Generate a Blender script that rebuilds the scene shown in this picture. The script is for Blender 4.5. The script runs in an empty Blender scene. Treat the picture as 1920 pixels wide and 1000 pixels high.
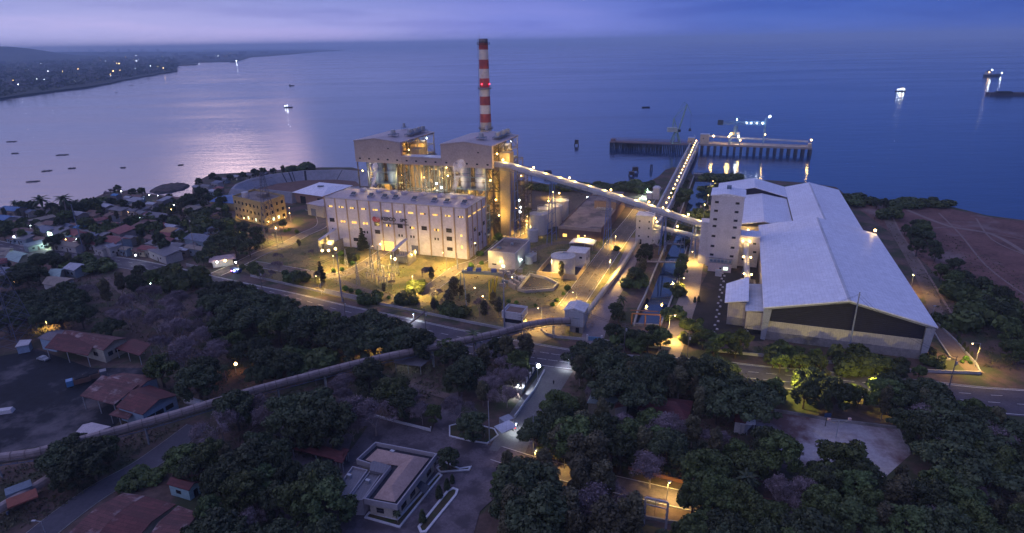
import bpy, bmesh, math, random
from mathutils import Vector, Matrix
from mathutils.geometry import tessellate_polygon
import numpy as np
R = math.radians
scn = bpy.context.scene
COL = scn.collection
rnd = random.Random(7)

# ---------------------------------------------------------------- camera
F = 1150.0; H = 100.0
PITCH = math.atan(420.5 / F); ROLL = R(1.0)
cd = bpy.data.cameras.new('camera'); cam = bpy.data.objects.new('camera', cd); COL.objects.link(cam)
cd.sensor_width = 36.0; cd.lens = 36.0 * F / 1920.0; cd.clip_start = 1.0; cd.clip_end = 90000.0
cam.location = (0, 0, H)
_cs, _sn = math.cos(ROLL), math.sin(ROLL); _cp, _sp = math.cos(PITCH), math.sin(PITCH)
_fw = Vector((0, _cp, -_sp)); _up0 = Vector((0, _sp, _cp)); _rt0 = Vector((1, 0, 0))
_rt = _rt0 * _cs - _up0 * _sn; _up = _rt0 * _sn + _up0 * _cs
cam.matrix_world = Matrix(((_rt.x, _up.x, -_fw.x, 0), (_rt.y, _up.y, -_fw.y, 0), (_rt.z, _up.z, -_fw.z, H), (0, 0, 0, 1)))
scn.camera = cam

# ---------------------------------------------------------------- dusk sky
SKY = 1.0; HAZE = 0.000115; LAMPS = 6.0
w = bpy.data.worlds.new('World'); scn.world = w; w.use_nodes = True
nt = w.node_tree; N = nt.nodes; L = nt.links
for n in list(N): N.remove(n)
out = N.new('ShaderNodeOutputWorld'); bg = N.new('ShaderNodeBackground')
L.new(bg.outputs[0], out.inputs[0])
sky = N.new('ShaderNodeTexSky'); sky.sky_type = 'NISHITA'; sky.sun_disc = False
sky.sun_elevation = R(1.0); sky.sun_rotation = R(-28); sky.air_density = 1.0; sky.dust_density = 1.5; sky.ozone_density = 4.0
geo = N.new('ShaderNodeTexCoord'); sep = N.new('ShaderNodeSeparateXYZ'); L.new(geo.outputs['Generated'], sep.inputs[0])
def mth(op, a, b=None, c=None, clamp=False):
    m = N.new('ShaderNodeMath'); m.operation = op; m.use_clamp = clamp
    for i, x in enumerate((a, b, c)):
        if x is None: continue
        if isinstance(x, (int, float)): m.inputs[i].default_value = x
        else: L.new(x, m.inputs[i])
    return m.outputs[0]
def ramp(fac, stops, interp='EASE'):
    r = N.new('ShaderNodeValToRGB'); r.color_ramp.interpolation = interp
    e = r.color_ramp.elements
    while len(e) < len(stops): e.new(0.5)
    for i, (p, c) in enumerate(stops): e[i].position = p; e[i].color = (*c, 1)
    L.new(fac, r.inputs[0]); return r.outputs[0]
def mixc(f, a, b, mode='MIX'):
    m = N.new('ShaderNodeMix'); m.data_type = 'RGBA'; m.blend_type = mode
    for s, x in ((m.inputs[0], f), (m.inputs[6], a), (m.inputs[7], b)):
        if isinstance(x, (int, float)): s.default_value = x
        elif isinstance(x, tuple): s.default_value = (*x, 1)
        else: L.new(x, s)
    return m.outputs[2]
az = mth('DIVIDE', mth('ADD', mth('ARCTAN2', sep.outputs[0], sep.outputs[1]), R(60)), R(120), None, True)   # 0 left .. 1 right
el = mth('ARCSINE', sep.outputs[2]); eln = mth('DIVIDE', el, R(90), None, True)
hor = ramp(az, [(0.0, (.60, .60, 1.04)), (0.22, (.66, .64, 1.08)), (0.40, (.55, .53, 1.02)), (0.52, (.30, .34, .92)), (0.68, (.085, .16, .60)), (1.0, (.020, .070, .34))])
mid = ramp(az, [(0.0, (.17, .26, .60)), (0.30, (.18, .26, .63)), (0.50, (.11, .17, .58)), (0.70, (.040, .105, .47)), (1.0, (.008, .040, .24))])
top = ramp(az, [(0.0, (.60, .60, 1.05)), (0.45, (.40, .45, .92)), (.72, (.10, .18, .56)), (1.0, (.05, .12, .42))])
c1 = mixc(mth('MULTIPLY', eln, 20.0, None, True), hor, mid)
c2 = mixc(mth('MULTIPLY', eln, 2.2, None, True), c1, top)
# stretched cloud bands
mp = N.new('ShaderNodeMapping'); mp.inputs['Scale'].default_value = (1.6, 1.6, 16.0); L.new(geo.outputs['Generated'], mp.inputs[0])
no = N.new('ShaderNodeTexNoise'); no.inputs['Scale'].default_value = 1.9; no.inputs['Detail'].default_value = 5; no.inputs['Roughness'].default_value = .55
L.new(mp.outputs[0], no.inputs[0])
cl = ramp(no.outputs[0], [(.36, (.80, .82, .90)), (.52, (1, 1, 1)), (.66, (1.16, 1.08, 1.04))])
c3 = mixc(1.0, c2, cl, 'MULTIPLY')
# pink afterglow behind a gap in the clouds, ahead and to the left, above the frame
def glow(azd, eld, waz, wel):
    a0 = mth('ARCTAN2', sep.outputs[0], sep.outputs[1])
    dx = mth('DIVIDE', mth('SUBTRACT', a0, R(azd)), R(waz)); dy = mth('DIVIDE', mth('SUBTRACT', el, R(eld)), R(wel))
    return mth('EXPONENT', mth('MULTIPLY', mth('ADD', mth('MULTIPLY', dx, dx), mth('MULTIPLY', dy, dy)), -1.0))
c4 = mixc(glow(-24.6, 12.6, 3.6, 2.0), c3, (9.0, 6.2, 6.0))
c4 = mixc(mth('MULTIPLY', glow(-19.5, 11.5, 1.6, 3.5), .45), c4, (3.6, 2.4, 2.8))
c5 = mixc(mth('MULTIPLY', glow(-40, 14.0, 18, 6), .7), c4, (1.15, .88, 1.2))
mixs = mixc(0.5, c5, sky.outputs[0], 'ADD')
mixs.node.inputs[0].default_value = 0.008
L.new(mixs, bg.inputs[0]); bg.inputs[1].default_value = SKY

sl = bpy.data.lights.new('sun', 'SUN'); so = bpy.data.objects.new('sun', sl); COL.objects.link(so)
sl.energy = 0.12; sl.angle = R(30); sl.color = (1.0, .78, .85)
so.rotation_euler = (R(72), 0, R(180 + 28) - math.pi)   # low afterglow from ahead-left
scn.view_settings.view_transform = 'Standard'; scn.view_settings.look = 'None'
scn.view_settings.exposure = 0.0; scn.view_settings.gamma = 1.0
scn.render.engine = 'CYCLES'
cy = scn.cycles
cy.use_denoising = True
try: cy.denoiser = 'OPENIMAGEDENOISE'
except Exception: pass
cy.max_bounces = 5; cy.sample_clamp_direct = 0; cy.diffuse_bounces = 2; cy.glossy_bounces = 3; cy.transmission_bounces = 3; cy.volume_bounces = 2; cy.transparent_max_bounces = 6
cy.sample_clamp_indirect = 4.0; cy.sample_clamp_direct = 0.0; cy.volume_step_rate = 2.0; cy.volume_max_steps = 96
cy.caustics_reflective = False; cy.caustics_refractive = False; cy.use_light_tree = True

# ---------------------------------------------------------------- maths helpers
def G(u, v, z=0.0):
    x = (u - 960) / F; y = (500 - v) / F
    X = x * _cs + y * _sn; Y = -x * _sn + y * _cs
    d = Vector((X, _cp + Y * _sp, -_sp + Y * _cp)); t = (z - H) / d.z
    return Vector((d.x * t, d.y * t, z))
PA = R(-20.1); AX = Vector((math.cos(PA), math.sin(PA), 0)); BX = Vector((-AX.y, AX.x, 0)); OO = Vector((-21.2, 284.5, 0))
def W(p, q, z=0.0): return OO + AX * p + BX * q + Vector((0, 0, z))

# ---------------------------------------------------------------- materials
MATS = {}
def newmat(name):
    m = bpy.data.materials.new(name); m.use_nodes = True
    return m, m.node_tree, m.node_tree.nodes['Principled BSDF']
def M(name, col, rough=.75, var=.18, scale=.35, metal=0.0, bump=0.0, kind=None, col2=None, amt=.5, sc2=None, spec=.3):
    """procedural surface: base colour with two noise layers, optional ribs / panels / patches"""
    if name in MATS: return MATS[name]
    m, t, b = newmat(name); n = t.nodes; l = t.links
    tc = n.new('ShaderNodeTexCoord')
    def noise(s, d=4, r=.6, src=None):
        x = n.new('ShaderNodeTexNoise'); x.inputs['Scale'].default_value = s; x.inputs['Detail'].default_value = d; x.inputs['Roughness'].default_value = r
        l.new(src or tc.outputs['Object'], x.inputs[0]); return x.outputs[0]
    def rmp(f, a, c):
        r = n.new('ShaderNodeValToRGB'); r.color_ramp.elements[0].position = a[0]; r.color_ramp.elements[0].color = (*a[1], 1)
        r.color_ramp.elements[1].position = c[0]; r.color_ramp.elements[1].color = (*c[1], 1); l.new(f, r.inputs[0]); return r.outputs[0]
    def mx(f, a, c, mode='MIX'):
        x = n.new('ShaderNodeMix'); x.data_type = 'RGBA'; x.blend_type = mode
        for s, q in ((x.inputs[0], f), (x.inputs[6], a), (x.inputs[7], c)):
            if isinstance(q, (int, float)): s.default_value = q
            elif isinstance(q, tuple): s.default_value = (*q[:3], 1)
            else: l.new(q, s)
        return x.outputs[2]
    lo = tuple(max(0, c * (1 - var)) for c in col); hi = tuple(min(1, c * (1 + var)) for c in col)
    base = rmp(noise(scale), (.35, lo), (.65, hi))
    fine = noise(scale * 9, 3, .7)
    base = mx(.35, base, rmp(fine, (.35, tuple(c * .75 for c in lo)), (.65, tuple(min(1, c * 1.2) for c in hi))))
    if col2:
        f2 = noise(sc2 or scale * .5, 6, .62)
        r = n.new('ShaderNodeValToRGB'); r.color_ramp.elements[0].position = 1 - amt - .06; r.color_ramp.elements[1].position = 1 - amt + .06
        l.new(f2, r.inputs[0]); base = mx(r.outputs[0], base, col2)
    hgt = None
    if kind in ('ribx', 'riby', 'ribz'):
        wv = n.new('ShaderNodeTexWave'); wv.bands_direction = kind[-1].upper(); wv.inputs['Scale'].default_value = .45; wv.inputs['Distortion'].default_value = 0
        l.new(tc.outputs['Object'], wv.inputs[0])
        base = mx(.5, base, rmp(wv.outputs[0], (.0, (.80, .80, .80)), (.35, (1, 1, 1))), 'MULTIPLY'); hgt = wv.outputs[0]
    if kind == 'seam':   # wide roof or wall sheets
        br = n.new('ShaderNodeTexBrick'); br.inputs['Scale'].default_value = 1; br.inputs['Brick Width'].default_value = 6; br.inputs['Row Height'].default_value = 1.1
        br.inputs['Mortar Size'].default_value = .045; br.inputs['Color1'].default_value = (1, 1, 1, 1); br.inputs['Color2'].default_value = (.95, .95, .96, 1); br.inputs['Mortar'].default_value = (.78, .78, .80, 1)
        mpp = n.new('ShaderNodeMapping'); mpp.inputs['Rotation'].default_value = (0, 0, R(90)); l.new(tc.outputs['Object'], mpp.inputs[0]); l.new(mpp.outputs[0], br.inputs[0])
        base = mx(1.0, base, br.outputs[0], 'MULTIPLY')
    if kind == 'rust':   # sheet-metal roof patched with odd sheets
        br = n.new('ShaderNodeTexBrick'); br.inputs['Scale'].default_value = 1; br.inputs['Brick Width'].default_value = 3.2; br.inputs['Row Height'].default_value = .85
        br.inputs['Mortar Size'].default_value = .03; br.inputs['Bias'].default_value = -.35
        br.inputs['Color1'].default_value = (1, 1, 1, 1); br.inputs['Color2'].default_value = (1.7, 1.55, 1.5, 1); br.inputs['Mortar'].default_value = (.55, .5, .5, 1)
        l.new(tc.outputs['Object'], br.inputs[0]); base = mx(1.0, base, br.outputs[0], 'MULTIPLY')
    l.new(base, b.inputs['Base Color'])
    b.inputs['Roughness'].default_value = rough; b.inputs['Metallic'].default_value = metal
    b.inputs['Specular IOR Level'].default_value = spec
    if bump or hgt:
        bp = n.new('ShaderNodeBump'); bp.inputs['Strength'].default_value = bump or .3; bp.inputs['Distance'].default_value = .15
        l.new(hgt if hgt else fine, bp.inputs['Height']); l.new(bp.outputs[0], b.inputs['Normal'])
    MATS[name] = m; return m
def EM(name, col, st):
    if name in MATS: return MATS[name]
    m, t, b = newmat(name); b.inputs['Base Color'].default_value = (*[c * .5 for c in col], 1)
    b.inputs['Emission Color'].default_value = (*col, 1); b.inputs['Emission Strength'].default_value = st
    if 'window' in name:   # interiors seen through panes are uneven
        n = t.nodes; tc = n.new('ShaderNodeTexCoord'); x = n.new('ShaderNodeTexNoise'); x.inputs['Scale'].default_value = 1.3
        t.links.new(tc.outputs['Object'], x.inputs[0]); mm = n.new('ShaderNodeMath'); mm.operation = 'MULTIPLY'; mm.inputs[1].default_value = st * 2
        t.links.new(x.outputs[0], mm.inputs[0]); t.links.new(mm.outputs[0], b.inputs['Emission Strength'])
    m.cycles.emission_sampling = 'NONE' if st < 60 else 'AUTO'
    MATS[name] = m; return m

# ---------------------------------------------------------------- mesh helpers
FR = {}
class MB:
    def __init__(s): s.v = []; s.f = []
    def add(s, vs, fs):
        o = len(s.v); s.v += [tuple(x) for x in vs]; s.f += [tuple(i + o for i in f) for f in fs]; return s
    def box(s, c, sz, rz=0.0, tap=1.0):
        cx, cy_, cz = c; a, b, h = sz[0] / 2, sz[1] / 2, sz[2]; ca, sa = math.cos(rz), math.sin(rz); vs = []
        for z, k in ((0, 1), (h, tap)):
            for x, y in ((-a, -b), (a, -b), (a, b), (-a, b)):
                x *= k; y *= k; vs.append((cx + x * ca - y * sa, cy_ + x * sa + y * ca, cz + z))
        return s.add(vs, [(0, 3, 2, 1), (4, 5, 6, 7), (0, 1, 5, 4), (1, 2, 6, 5), (2, 3, 7, 6), (3, 0, 4, 7)])
    def pbox(s, p0, p1, q0, q1, z0, z1):
        """box in plant axes, world coordinates"""
        return s.prism([W(p0, q0), W(p1, q0), W(p1, q1), W(p0, q1)], z0, z1)
    def prism(s, pts, z0, z1):
        n = len(pts); P = [Vector(p) for p in pts]
        ar = sum(P[i].x * P[(i + 1) % n].y - P[(i + 1) % n].x * P[i].y for i in range(n))
        if ar < 0: P = P[::-1]
        vs = [(p.x, p.y, z0) for p in P] + [(p.x, p.y, z1) for p in P]
        fs = [(i, (i + 1) % n, n + (i + 1) % n, n + i) for i in range(n)]
        if n <= 4: fs += [tuple(range(n - 1, -1, -1)), tuple(range(n, 2 * n))]
        else:
            for t in tessellate_polygon([[Vector((p.x, p.y, 0)) for p in P]]):
                a, b, c = t; cr = (P[b].x - P[a].x) * (P[c].y - P[a].y) - (P[c].x - P[a].x) * (P[b].y - P[a].y)
                t2 = (a, b, c) if cr > 0 else (c, b, a)
                fs.append(tuple(i + n for i in t2)); fs.append(t2[::-1])
        return s.add(vs, fs)
    def sheet(s, pts, z):
        P = [Vector((p[0], p[1], 0)) for p in pts]; fs = []
        for a, b, c in tessellate_polygon([P]):
            cr = (P[b].x - P[a].x) * (P[c].y - P[a].y) - (P[c].x - P[a].x) * (P[b].y - P[a].y)
            fs.append((a, b, c) if cr > 0 else (c, b, a))
        return s.add([(p.x, p.y, z) for p in P], fs)
    def quad(s, *p): return s.add(p, [tuple(range(len(p)))])
    def cyl(s, c, r0, r1, h, n=20, cap=True):
        vs = []
        for z, r in ((0, r0), (h, r1)):
            for i in range(n): a = 2 * math.pi * i / n; vs.append((c[0] + r * math.cos(a), c[1] + r * math.sin(a), c[2] + z))
        fs = [(i, (i + 1) % n, n + (i + 1) % n, n + i) for i in range(n)]
        if cap: fs += [tuple(range(n - 1, -1, -1)), tuple(range(n, 2 * n))]
        return s.add(vs, fs)
    def cone(s, c, r, h, n=20):
        vs = [(c[0] + r * math.cos(2 * math.pi * i / n), c[1] + r * math.sin(2 * math.pi * i / n), c[2]) for i in range(n)] + [(c[0], c[1], c[2] + h)]
        return s.add(vs, [(i, (i + 1) % n, n) for i in range(n)] + [tuple(range(n - 1, -1, -1))])
    def bar(s, a, b, r=.1, n=4, r2=None):
        a = Vector(a); b = Vector(b); d = b - a
        if d.length < 1e-5: return s
        d.normalize(); u = d.cross(Vector((0, 0, 1)) if abs(d.z) < .95 else Vector((1, 0, 0))).normalized(); v = d.cross(u); r2 = r if r2 is None else r2
        vs = []
        for p, rr in ((a, r), (b, r2)):
            for i in range(n): t = 2 * math.pi * (i + .5) / n; vs.append(p + u * (rr * math.cos(t)) + v * (rr * math.sin(t)))
        return s.add(vs, [(i, (i + 1) % n, n + (i + 1) % n, n + i) for i in range(n)] + [tuple(range(n - 1, -1, -1)), tuple(range(n, 2 * n))])
    def tube(s, pts, r=.1, n=6):
        for a, b in zip(pts[:-1], pts[1:]): s.bar(a, b, r, n)
        return s
    def sweep(s, pts, prof):
        """profile (side, up) swept along a path, closed ends"""
        P = [Vector(p) for p in pts]; k = len(prof); vs = []
        for i, p in enumerate(P):
            d = (P[min(i + 1, len(P) - 1)] - P[max(i - 1, 0)]); d.z = 0; d.normalize(); sd = Vector((d.y, -d.x, 0))
            vs += [p + sd * a + Vector((0, 0, b)) for a, b in prof]
        fs = [(i * k + j, i * k + (j + 1) % k, (i + 1) * k + (j + 1) % k, (i + 1) * k + j) for i in range(len(P) - 1) for j in range(k)]
        fs += [tuple(range(k)), tuple((len(P) - 1) * k + j for j in range(k - 1, -1, -1))]
        return s.add(vs, fs)
    def ball(s, c, r, n=8, m=5, sq=1.0):
        vs = [(c[0], c[1], c[2] + r * sq)]; 
        for j in range(1, m):
            t = math.pi * j / m
            for i in range(n): a = 2 * math.pi * i / n; vs.append((c[0] + r * math.sin(t) * math.cos(a), c[1] + r * math.sin(t) * math.sin(a), c[2] + r * sq * math.cos(t)))
        vs.append((c[0], c[1], c[2] - r * sq)); e = len(vs) - 1
        fs = [(0, 1 + i, 1 + (i + 1) % n) for i in range(n)]
        for j in range(m - 2): fs += [(1 + j * n + i, 1 + (j + 1) * n + i, 1 + (j + 1) * n + (i + 1) % n, 1 + j * n + (i + 1) % n) for i in range(n)]
        fs += [(e, 1 + (m - 2) * n + (i + 1) % n, 1 + (m - 2) * n + i) for i in range(n)]
        return s.add(vs, fs)
    def build(s, name, mat, parent=None, local=False, smooth=False):
        me = bpy.data.meshes.new(name); vs = s.v
        if parent is not None and not local:
            loc, rz = FR.get(parent.name, ((0, 0, 0), 0)); ca, sa = math.cos(-rz), math.sin(-rz)
            a = np.array(vs, dtype=float) - np.array(loc, dtype=float)
            vs = np.stack([a[:, 0] * ca - a[:, 1] * sa, a[:, 0] * sa + a[:, 1] * ca, a[:, 2]], 1).tolist()
        me.from_pydata(vs, [], s.f); me.materials.append(mat)
        if smooth: me.polygons.foreach_set('use_smooth', [True] * len(me.polygons))
        me.update()
        o = bpy.data.objects.new(name, me); COL.objects.link(o)
        if parent is not None:
            o.parent = parent; FR[o.name] = FR.get(parent.name, ((0, 0, 0), 0))
        return o
def tag(o, label=None, cat=None, group=None, kind=None):
    if label: o['label'] = label
    if cat: o['category'] = cat
    if group: o['group'] = group
    if kind: o['kind'] = kind
    return o
def thing(name, label, cat, loc, rz=0.0, group=None):
    o = bpy.data.objects.new(name, None); COL.objects.link(o); o.location = loc; o.rotation_euler = (0, 0, rz); o.empty_display_size = .5
    FR[o.name] = (tuple(loc), rz); return tag(o, label, cat, group)
def dup(root, loc, rz=0.0, label=None, group=None, sc=1.0, cat=None):
    r = root.copy(); COL.objects.link(r); r.location = loc; r.rotation_euler = (0, 0, rz)
    r.scale = (sc, sc, sc) if not isinstance(sc, tuple) else sc
    if label: r['label'] = label
    if group: r['group'] = group
    if cat: r['category'] = cat
    for ch in KIDS[root.name]:
        c = ch.copy(); COL.objects.link(c); c.parent = r
        for g in KIDS.get(ch.name, []):
            d = g.copy(); COL.objects.link(d); d.parent = c
    return r
KIDS = {}
def scan(root):
    allo = list(COL.objects)
    KIDS[root.name] = [o for o in allo if o.parent == root]
    for k in KIDS[root.name]: KIDS[k.name] = [o for o in allo if o.parent == k]
def light(name, parent, loc, power, col=(1, .65, .15), rad=.25, spot=None, wloc=True):
    l_ = bpy.data.lights.new(name, 'SPOT' if spot else 'POINT'); l_.energy = power * LAMPS; l_.color = col; l_.shadow_soft_size = rad
    if spot: l_.spot_size = R(spot); l_.spot_blend = .6
    o = bpy.data.objects.new(name, l_); COL.objects.link(o)
    if parent is not None:
        o.parent = parent
        if wloc:
            pl, rz = FR[parent.name]; d = Vector(loc) - Vector(pl); ca, sa = math.cos(-rz), math.sin(-rz); loc = (d.x * ca - d.y * sa, d.x * sa + d.y * ca, d.z)
    o.location = loc; return o
TENS = {2: 'twenty', 3: 'thirty', 4: 'forty', 5: 'fifty'}
def ordw(i):
    i += 1
    if i <= 20: return ORD[i - 1]
    return (TENS[i // 10] + '-' + ORD[i % 10 - 1]) if i % 10 else TENS[i // 10][:-1] + 'ieth'
ORD = ['first', 'second', 'third', 'fourth', 'fifth', 'sixth', 'seventh', 'eighth', 'ninth', 'tenth', 'eleventh', 'twelfth', 'thirteenth', 'fourteenth', 'fifteenth', 'sixteenth', 'seventeenth', 'eighteenth', 'nineteenth', 'twentieth']
def nth(i, n, side='left'):
    if n == 1: return 'only'
    if i == 0: return side + 'most'
    if i == n - 1: return ('right' if side == 'left' else 'nearest ' if side == 'far' else 'left') + 'most'
    if i < len(ORD): return ORD[i]
    return ordw(i)
# ================================================================ THE SETTING
ZW = -2.5
def struct(name, mb, mat): return tag(mb.build(name, mat), kind='structure')
# ---- sea: rough little waves, streaks of calmer and rippled water
def water_mat():
    m, t, b = newmat('sea water'); n = t.nodes; l = t.links
    tc = n.new('ShaderNodeTexCoord')
    b.inputs['Base Color'].default_value = (.010, .035, .11, 1); b.inputs['IOR'].default_value = 1.6; b.inputs['Specular IOR Level'].default_value = .8
    def ns(scale, d, mp=None, r=.55):
        src = tc.outputs['Object']
        if mp:
            q = n.new('ShaderNodeMapping'); q.inputs['Scale'].default_value = mp[:3]; q.inputs['Rotation'].default_value = (0, 0, mp[3]); l.new(src, q.inputs[0]); src = q.outputs[0]
        x = n.new('ShaderNodeTexNoise'); x.inputs['Scale'].default_value = scale; x.inputs['Detail'].default_value = d; x.inputs['Roughness'].default_value = r
        l.new(src, x.inputs[0]); return x.outputs[0]
    r = n.new('ShaderNodeMapRange'); r.inputs[1].default_value = .38; r.inputs[2].default_value = .64; r.inputs[3].default_value = .05; r.inputs[4].default_value = .17
    l.new(ns(.004, 5, (.35, 1.6, 1, R(-8))), r.inputs[0]); l.new(r.outputs[0], b.inputs['Roughness'])
    b1 = n.new('ShaderNodeBump'); b1.inputs['Strength'].default_value = .22; b1.inputs['Distance'].default_value = .5; l.new(ns(.35, 4, (.6, 1.3, 1, R(10))), b1.inputs['Height'])
    b2 = n.new('ShaderNodeBump'); b2.inputs['Strength'].default_value = .13; b2.inputs['Distance'].default_value = 2.2; l.new(ns(.05, 3, (.5, 1.4, 1, R(-15))), b2.inputs['Height']); l.new(b1.outputs[0], b2.inputs['Normal'])
    l.new(b2.outputs[0], b.inputs['Normal']); return m
MW = water_mat()
mb = MB(); mb.quad((-45000, -600, ZW), (45000, -600, ZW), (45000, 60000, ZW), (-45000, 60000, ZW)); struct('sea', mb, MW)

# ---- land
def Vx(x, y): return Vector((x, y, 0))
canal_l = [(1301, 331), (1286, 372), (1272, 410), (1257, 445), (1244, 470), (1226, 512), (1210, 554), (1196, 582), (1188, 612)]
canal_r = [(1238, 612), (1252, 580), (1264, 548), (1273, 520), (1280, 490), (1292, 455), (1311, 412), (1331, 372), (1345, 340)]
shore = [Vx(-1900, 200), Vx(-900, 420)] + [G(*p) for p in [(-60, 398), (20, 386), (90, 388), (150, 384), (168, 375), (200, 361), (240, 357), (285, 364), (325, 369), (348, 373), (366, 367), (364, 350), (369, 340), (395, 327), (450, 324), (520, 319), (600, 314), (660, 314), (700, 325), (800, 332), (900, 334), (999, 340), (1032, 347), (1085, 346), (1128, 349), (1170, 353), (1208, 345), (1235, 331), (1247, 319), (1262, 314), (1290, 316)]]
shore += [G(u, v, 0) for u, v in canal_l] + [G(u, v, 0) for u, v in canal_r]
shore += [G(*p) for p in [(1372, 331), (1400, 338), (1440, 338), (1510, 343), (1568, 351), (1592, 371), (1625, 377), (1660, 381), (1700, 385), (1745, 381), (1790, 389), (1850, 404), (1920, 413), (2000, 428)]]
shore += [Vx(520, 330), Vx(1500, 260), Vx(1500, -300), Vx(-1900, -300)]
mcw = M('calm canal water', (.008, .022, .060), .05, .1, .2, spec=.8)
mb = MB(); mb.sheet([G(u, v, ZW) for u, v in canal_l] + [G(u, v, ZW) for u, v in [(1236, 611), (1250, 580), (1262, 548), (1271, 520), (1280, 490), (1290, 455), (1309, 412), (1329, 372), (1343, 338)]], ZW + .03); struct('canal_water', mb, mcw)
def soil():
    m = M('dry soil and scrub', (.105, .068, .058), .95, .45, .05, col2=(.050, .056, .028), amt=.48, sc2=.08, bump=.6); return m
land = MB(); land.sheet(shore, 0)
n = len(shore)
for i in range(n):
    a, b = shore[i], shore[(i + 1) % n]; d = (b - a)
    if d.length < 1e-3 or max(a.length, b.length) > 1400: continue
    d.normalize(); o_ = Vector((-d.y, d.x, 0)) * (.8 if 38 < i < 52 else 3.0)
    land.quad((b.x, b.y, 0), (a.x, a.y, 0), (a.x + o_.x, a.y + o_.y, -4), (b.x + o_.x, b.y + o_.y, -4))
struct('ground', land, soil())
LV = [0.02]
def sheet(name, pts, mat, z=None):
    LV[0] += .006
    mb = MB(); mb.sheet([G(*p) if not isinstance(p, Vector) else p for p in pts], LV[0] if z is None else z); return struct(name, mb, mat)
def smooth(P, k=4):
    o = []
    for i in range(len(P) - 1):
        p0 = P[max(i - 1, 0)]; p1 = P[i]; p2 = P[i + 1]; p3 = P[min(i + 2, len(P) - 1)]
        for j in range(k):
            t = j / k; o.append(.5 * ((2 * p1) + (-p0 + p2) * t + (2 * p0 - 5 * p1 + 4 * p2 - p3) * t * t + (-p0 + 3 * p1 - 3 * p2 + p3) * t ** 3))
    return o + [P[-1]]
def road(name, pts, wd, mat, z=None, kerb=None):
    P = smooth([G(*p) if not isinstance(p, Vector) else p for p in pts]); LV[0] += .006; z = LV[0] if z is None else z
    mb = MB(); vs = []; kb = MB()
    for i, p in enumerate(P):
        d = (P[min(i + 1, len(P) - 1)] - P[max(i - 1, 0)]).normalized(); sd = Vector((-d.y, d.x, 0)) * wd / 2
        vs += [(p.x + sd.x, p.y + sd.y, z), (p.x - sd.x, p.y - sd.y, z)]
    mb.add(vs, [(2 * i, 2 * i + 1, 2 * i + 3, 2 * i + 2) for i in range(len(P) - 1)])
    o = struct(name, mb, mat)
    if kerb:
        for s_ in (0, 1):
            pl = [Vector(vs[2 * i + s_]) for i in range(len(P))]; kb.sweep([(q.x, q.y, 0) for q in pl], [(-.12, 0), (-.12, .17), (.12, .17), (.12, 0)])
        struct('kerb', kb, kerb)
    return P
m_asph = M('worn asphalt', (.080, .068, .084), .85, .28, .2, bump=.15, col2=(.12, .10, .11), amt=.42, sc2=.08)
m_asp2 = M('plant road asphalt', (.13, .105, .09), .85, .3, .25, col2=(.07, .058, .055), amt=.40, sc2=.15)
m_conc = M('pale concrete', (.34, .32, .31), .85, .15, .3, col2=(.2, .18, .17), amt=.35)
m_kerb = M('kerb paint', (.50, .47, .46), .8, .2, .5, col2=(.2, .18, .17), amt=.4)
m_white = M('white road paint', (.55, .53, .52), .7, .25, .8, col2=(.12, .11, .11), amt=.35)
m_dirt = M('dirt track', (.17, .125, .11), .95, .2, .08, col2=(.11, .08, .065), amt=.45)
sheet('plant_yard', [(445, 503), (520, 468), (610, 430), (700, 430), (960, 445), (1150, 430), (1235, 395), (1225, 420), (1110, 628), (1060, 640), (960, 620), (700, 574), (480, 522)],
      M('dry plant grass', (.18, .145, .072), .95, .34, .09, col2=(.075, .080, .028), amt=.48, sc2=.09, bump=.5))
sheet('bare_ground', [(690, 335), (1000, 345), (1235, 352), (1240, 395), (1150, 430), (960, 447), (690, 425)], M('brown bare ground', (.10, .07, .05), .95, .3, .05, col2=(.06, .055, .03), amt=.4))
sheet('coal_yard', [Vx(-260, 150), G(-60, 700), G(0, 668), G(70, 655), G(170, 690), G(285, 690), G(300, 725), G(200, 812), G(110, 832), G(0, 850), Vx(-230, 110)],
      M('coal dust ground', (.012, .013, .020), .9, .5, .05, col2=(.11, .095, .105), amt=.42, sc2=.05))
sheet('dirt_field', [(1600, 384), (1745, 384), (1850, 406), (1920, 416), (2100, 450), (2100, 640), (1900, 640), (1800, 560), (1700, 460)],
      M('red brown earth', (.14, .070, .060), .95, .45, .06, col2=(.21, .15, .14), amt=.38, sc2=.035, bump=.5))
sheet('coal_ground', [(1322, 520), (1345, 470), (1432, 470), (1432, 640), (1296, 640), (1300, 560)], M('dark coal stained ground', (.026, .022, .022), .95, .35, .12, col2=(.07, .05, .042), amt=.38))
sheet('sports_court', [(1418, 772), (1560, 785), (1686, 806), (1708, 852), (1660, 895), (1480, 885), (1418, 850)], M('worn court surface', (.38, .345, .37), .9, .15, .1, col2=(.13, .075, .075), amt=.50, sc2=.05))
sheet('leaf_litter_ground', [(395, 700), (450, 690), (520, 690), (620, 665), (640, 700), (500, 740), (400, 745)], M('lit red earth', (.17, .095, .06), .95, .2, .1, col2=(.08, .05, .035), amt=.4))
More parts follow.
